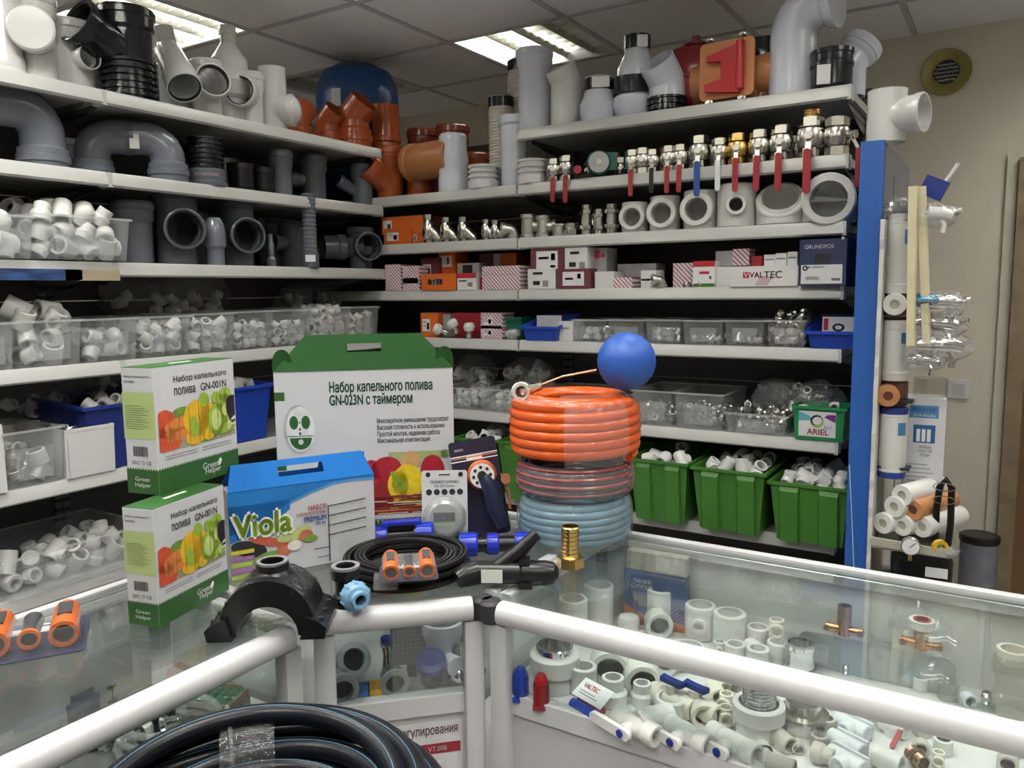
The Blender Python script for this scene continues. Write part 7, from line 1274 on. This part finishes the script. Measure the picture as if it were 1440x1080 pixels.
# long cream strips
for dx, lb, ry in ((0, 'long cream plastic strip hanging beside the cartridges, front one', .03), (.018, 'long cream plastic strip hanging beside the cartridges, rear one', .075)):
    p = onY(1284+dx*60, 262, 2.60); tag(obj('plastic_strip', MB().prism([(-.012, -.004), (.008, -.006), (.012, .006), (.004, .010), (-.008, .006)], -.46, 0).mesh('strip', mat('cream_strip', (.66, .60, .40), .4)), None, T(p.x+dx, 2.60+dx, p.z) @ RY(-ry)), lb, 'strip', 'cream plastic strips')
# hanging taps in film
p = onY(1312, 264, 2.66); t = thing('plastic_wedge', 'dark blue plastic holder with a pale handle hanging above the taps', 'holder', T(*p) @ RY(.45)); obj('blade', MB().box(-.03, -.01, -.028, .035, .012, .028).mesh('blade', m_blued, 0), t); obj('handle', MB().cyl(.006, .02, .085, 10, T(.02, 0, 0) @ RY(.1)).mesh('handle', mat('pale_handle', (.62, .64, .62), .4)), t); obj('hook_wire', MB().tube([(-.06, .0, -.06), (.0, -.01, -.05), (.06, -.01, -.055)], .002, 6).mesh('hook_wire', m_nick), t)
def tap(x, y, Y, s_, label, m, seed, rz=0., grp='taps hanging in film bags'):
    p = onY(x, y, Y); t = thing('bagged_tap', label, 'tap', T(*p) @ RZ(rz) @ S(s_), grp); b = MB().tube([(-.06, 0, 0), (-.02, 0, .004), (.03, 0, 0), (.06, 0, -.01)], [.018, .026, .024, .016], 16)
    obj('body', b.mesh('body', m), t); obj('spout', MB().tube([(.02, 0, -.01), (.035, -.01, -.04), (.03, -.015, -.065)], [.012, .010, .009], 12).mesh('spout', m), t); obj('ring', MB().ring(.028, .02, -.006, .006, 20, T(-.02, 0, .004) @ RY(PI/2)).mesh('ring', m_nick), t); obj('handle', MB().tube([(.05, 0, -.005), (.075, -.01, .01), (.085, -.012, .012)], [.008, .006, .007], 10).mesh('handle', m), t); obj('bag', crumple(.085, .05, .045, seed), t, T(0, 0, -.045)); return t
tap(1262, 292, 2.70, .75, 'clear film bag with a pale fitting on the blue panel', m_smoke, 51); tap(1312, 302, 2.64, .85, 'white bagged tap under the dark blue holder', m_white, 52, .1); tap(1322, 425, 2.64, .9, 'upper chrome tap with a blue band in film', m_chrome, 53, .2); tap(1318, 455, 2.66, .95, 'second chrome tap in film from the top', m_chrome, 54, .0); tap(1322, 485, 2.64, 1.0, 'third chrome tap in film from the top', m_chrome, 55, .15); tap(1300, 506, 2.66, .7, 'lowest chrome tap in film', m_chrome, 56, -.2)
p = onY(1305, 422, 2.63); tag(obj('blue_sleeve', MB().lathe([(.018, -.03), (.02, -.026), (.02, .02), (.014, .03)], 20, RY(PI/2)).mesh('sleeve', mat('metal_blue', (.02, .18, .32), .2, .7)), None, T(*p)), 'metallic blue sleeve on the upper chrome tap', 'sleeve')
# filter box, glass jar, hose, yellow tape, pump
a = onY(1298, 700, 2.80); b = onY(1298, 560, 2.80); h = b.z-.762; t = thing('filter_box', 'tall white filter box with a blue printed heading', 'box', T(a.x-.012, 2.86, .7615) @ RZ(.12)); w, d = .115, .12; y = -d/2-.0006
obj('body', box_mesh(w, d, h, mat('filter_carton', (.66, .67, .70), .4)), t); decal(t, [rect(-w*.40, h*.86, w*.32, h*.95)], m_lblb, y); lettering(t, 'АКВАТЕК', m_inkb, -w*.05, h*.92, y-.0006, h*.028, w*.6, bold=.03); lettering(t, 'ДЛЯ ВОДЫ', m_inkw, -w*.02, h*.877, y-.0006, h*.018, w*.55); decal(t, [rect(-w*.28, h*.68, w*.26, h*.81)], mat('label_navy', (.03, .12, .32), .5), y)
decal(t, [rect(-w*.2+w*.13*i, h*.69, -w*.11+w*.13*i, h*.78) for i in range(3)], m_inkw, y-.0006); lettering(t, 'ПРЯМАЯ\nОЧИСТКА\nВОДЫ', m_ink, w*.03, h*.62, y, h*.08, w*.36); decal(t, [rect(-w*.4, h*(.52-.03*i), w*(.1+.08*(i % 3)), h*(.526-.03*i)) for i in range(8)], m_inkg, y); lettering(t, 'EAC', m_ink, -w*.2, h*.2, y, h*.04, w*.25)
p = onY(1302, 556, 2.86); tag(obj('glass_bowl', lathe_mesh('bowl', clear('grey_glass', (.86, .86, .82), .03, .08, 1.5), hollow([(.046, 0), (.05, .004), (.05, .06)], .046), 28, True), None, T(t.location.x+.012 if hasattr(t, 'location') else p.x, 2.86, .7615+h+.001)), 'clear round bowl standing on the tall filter box', 'bowl')
p = onY(1318, 690, 2.68); tag(obj('rubber_hose', MB().tube([(0, .02, -.13), (.0, .01, -.02), (.006, 0, .05), (.022, 0, .075), (.038, 0, .05), (.04, 0, -.06), (.036, 0, -.13)], .010, 12).mesh('hose', m_black, 60), None, T(p.x, p.y, .760+.145)), 'black rubber hose bent into a loop beside the filter box', 'hose')
for z in (.92, .96): tag(obj('wire_ring', MB().tube([(.03*math.cos(a), .0, .012*math.sin(a)) for a in [2*PI*k/20 for k in range(20)]], .0014, 5, closed=True).mesh('wire_ring', m_nick), None, T(p.x+.02, p.y-.02, z)), 'thin wire ring around the black hose loop, %s one' % ('lower' if z < .94 else 'upper'), 'wire')
p = onY(1327, 748, 2.62); t = thing('thread_tape', 'yellow sealing tape spool in a clear packet', 'tape', T(p.x-.012, p.y+.02, .7605)); obj('spool', MB().ring(.022, .012, 0, .016, 20, T(0, 0, .022) @ FRONT @ RY(.5)).mesh('spool', mat('tape_yellow', (.62, .40, .015), .4)), t); obj('packet', crumple(.035, .02, .014, 66), t, T(.02, 0, 0))
p = onY(1278, 806, 2.62); t = thing('pressure_pump', 'black water pump body with a brass port', 'pump', T(p.x, 2.66, .6005) @ RZ(.1)); obj('body', MB().lathe([(.06, 0), (.10, .006), (.105, .02), (.105, .045), (.09, .06), (.05, .068)], 30).mesh('body', m_black), t); obj('port', MB().ring(.028, .018, .06, .118, 20, T(0, 0, .045) @ FRONT).mesh('port', m_black), t); obj('brass_thread', MB().ring(.020, .015, .085, .121, 20, T(0, 0, .045) @ FRONT).mesh('brass_thread', m_brass), t); obj('top_motor', MB().prism([(x+.03, y+.02) for x, y in rrect(.17, .10, .03)], .066, .125).mesh('top_motor', m_black), t); obj('name_plate', MB().box(.04, -.034, .085, .10, -.031, .115).mesh('name_plate', m_paper, 0), t)
p = onY(1280, 768, 2.58); t = thing('pressure_gauge', 'round steel pressure gauge on the black pump', 'gauge', T(p.x, 2.585, p.z) @ RZ(.15)); obj('case', MB().lathe([(.02, -.012), (.026, -.01), (.027, .008), (.025, .012)], 24, FRONT).mesh('case', m_steel), t); fc = obj('dial', MB().cyl(.0235, .009, .0125, 24, FRONT).mesh('dial', m_paper), t); obj('needle', MB().box(-.001, -.0135, -.004, .001, -.0128, .018).mesh('needle', m_ink, 0), fc, RY(.8)); obj('stem', MB().cyl(.006, -.045, -.022, 10).mesh('stem', m_brass), t); obj('flange_bar', MB().box(-.11, -.006, -.016, .10, .004, .008).mesh('flange_bar', mat('bar_cream', (.42, .40, .33), .5), 0), t, T(0, .03, -.01) @ RY(.08))
# ---- back wall
p = onY(1348, 547, YW); t = thing('light_switch', 'square white light switch on the beige wall', 'switch', T(p.x, YW-.001, p.z)); obj('frame', MB().prism(rrect(.085, .085, .008), 0, .009, FRONT).mesh('frame', m_white), t); obj('rocker', MB().prism(rrect(.052, .052, .004), .009, .013, FRONT @ RX(.06)).mesh('rocker', mat('rocker_grey', (.55, .55, .54), .35)), t)
p = onY(1331, 102, YW); t = thing('wall_plate', 'round gold wall plate with white script on a black centre', 'plate', T(p.x, YW-.002, p.z) @ S(.77)); m_gold = mat('plate_gold', (.32, .27, .09), .35, .5, var=.15, vscale=60); obj('rim', MB().lathe([(.066, .006), (.075, .004), (.10, .012), (.128, .020), (.13, .016), (.10, .0), (.06, 0)], 44, FRONT).mesh('rim', m_gold), t); ct = obj('centre', MB().cyl(.07, .003, .007, 36, FRONT).mesh('centre', m_ink), t); obj('inner_ring', MB().ring(.073, .069, .005, .010, 40, FRONT).mesh('inner_ring', m_gold), t)
g = random.Random(12); 
for k, z in enumerate((.042, .022, .0, -.022, -.044)):
    L_ = math.sqrt(max(0, .062**2-z*z)); pts = [(-L_+2*L_*i/28, 0, z+.0055*math.sin(i*1.9+k)+g.uniform(-.003, .003)) for i in range(29)]; obj('script_line', MB().tube(pts, .0016, 5).mesh('script_line', m_inkw, 60), ct, T(0, -.0085, 0))
p = onY(1373, 830, 3.95); b = onY(1373, 756, 3.95); t = thing('carbon_filter', 'grey filter cylinder with a black cap by the door frame', 'filter', T(p.x, 3.95, .0)); obj('stand', MB().prism(rrect(.16, .16, .01), 0, .15).mesh('stand', m_wcart, 0), t); obj('body', MB().lathe([(.072, .15), (.074, .155), (.074, b.z-.012)], 30).mesh('body', mat('filter_grey', (.20, .20, .24), .6, var=.2, vscale=20)), t); obj('cap', MB().lathe([(.078, b.z-.014), (.08, b.z-.01), (.08, b.z+.012), (.07, b.z+.018), (.001, b.z+.016)], 30).mesh('cap', m_black), t)
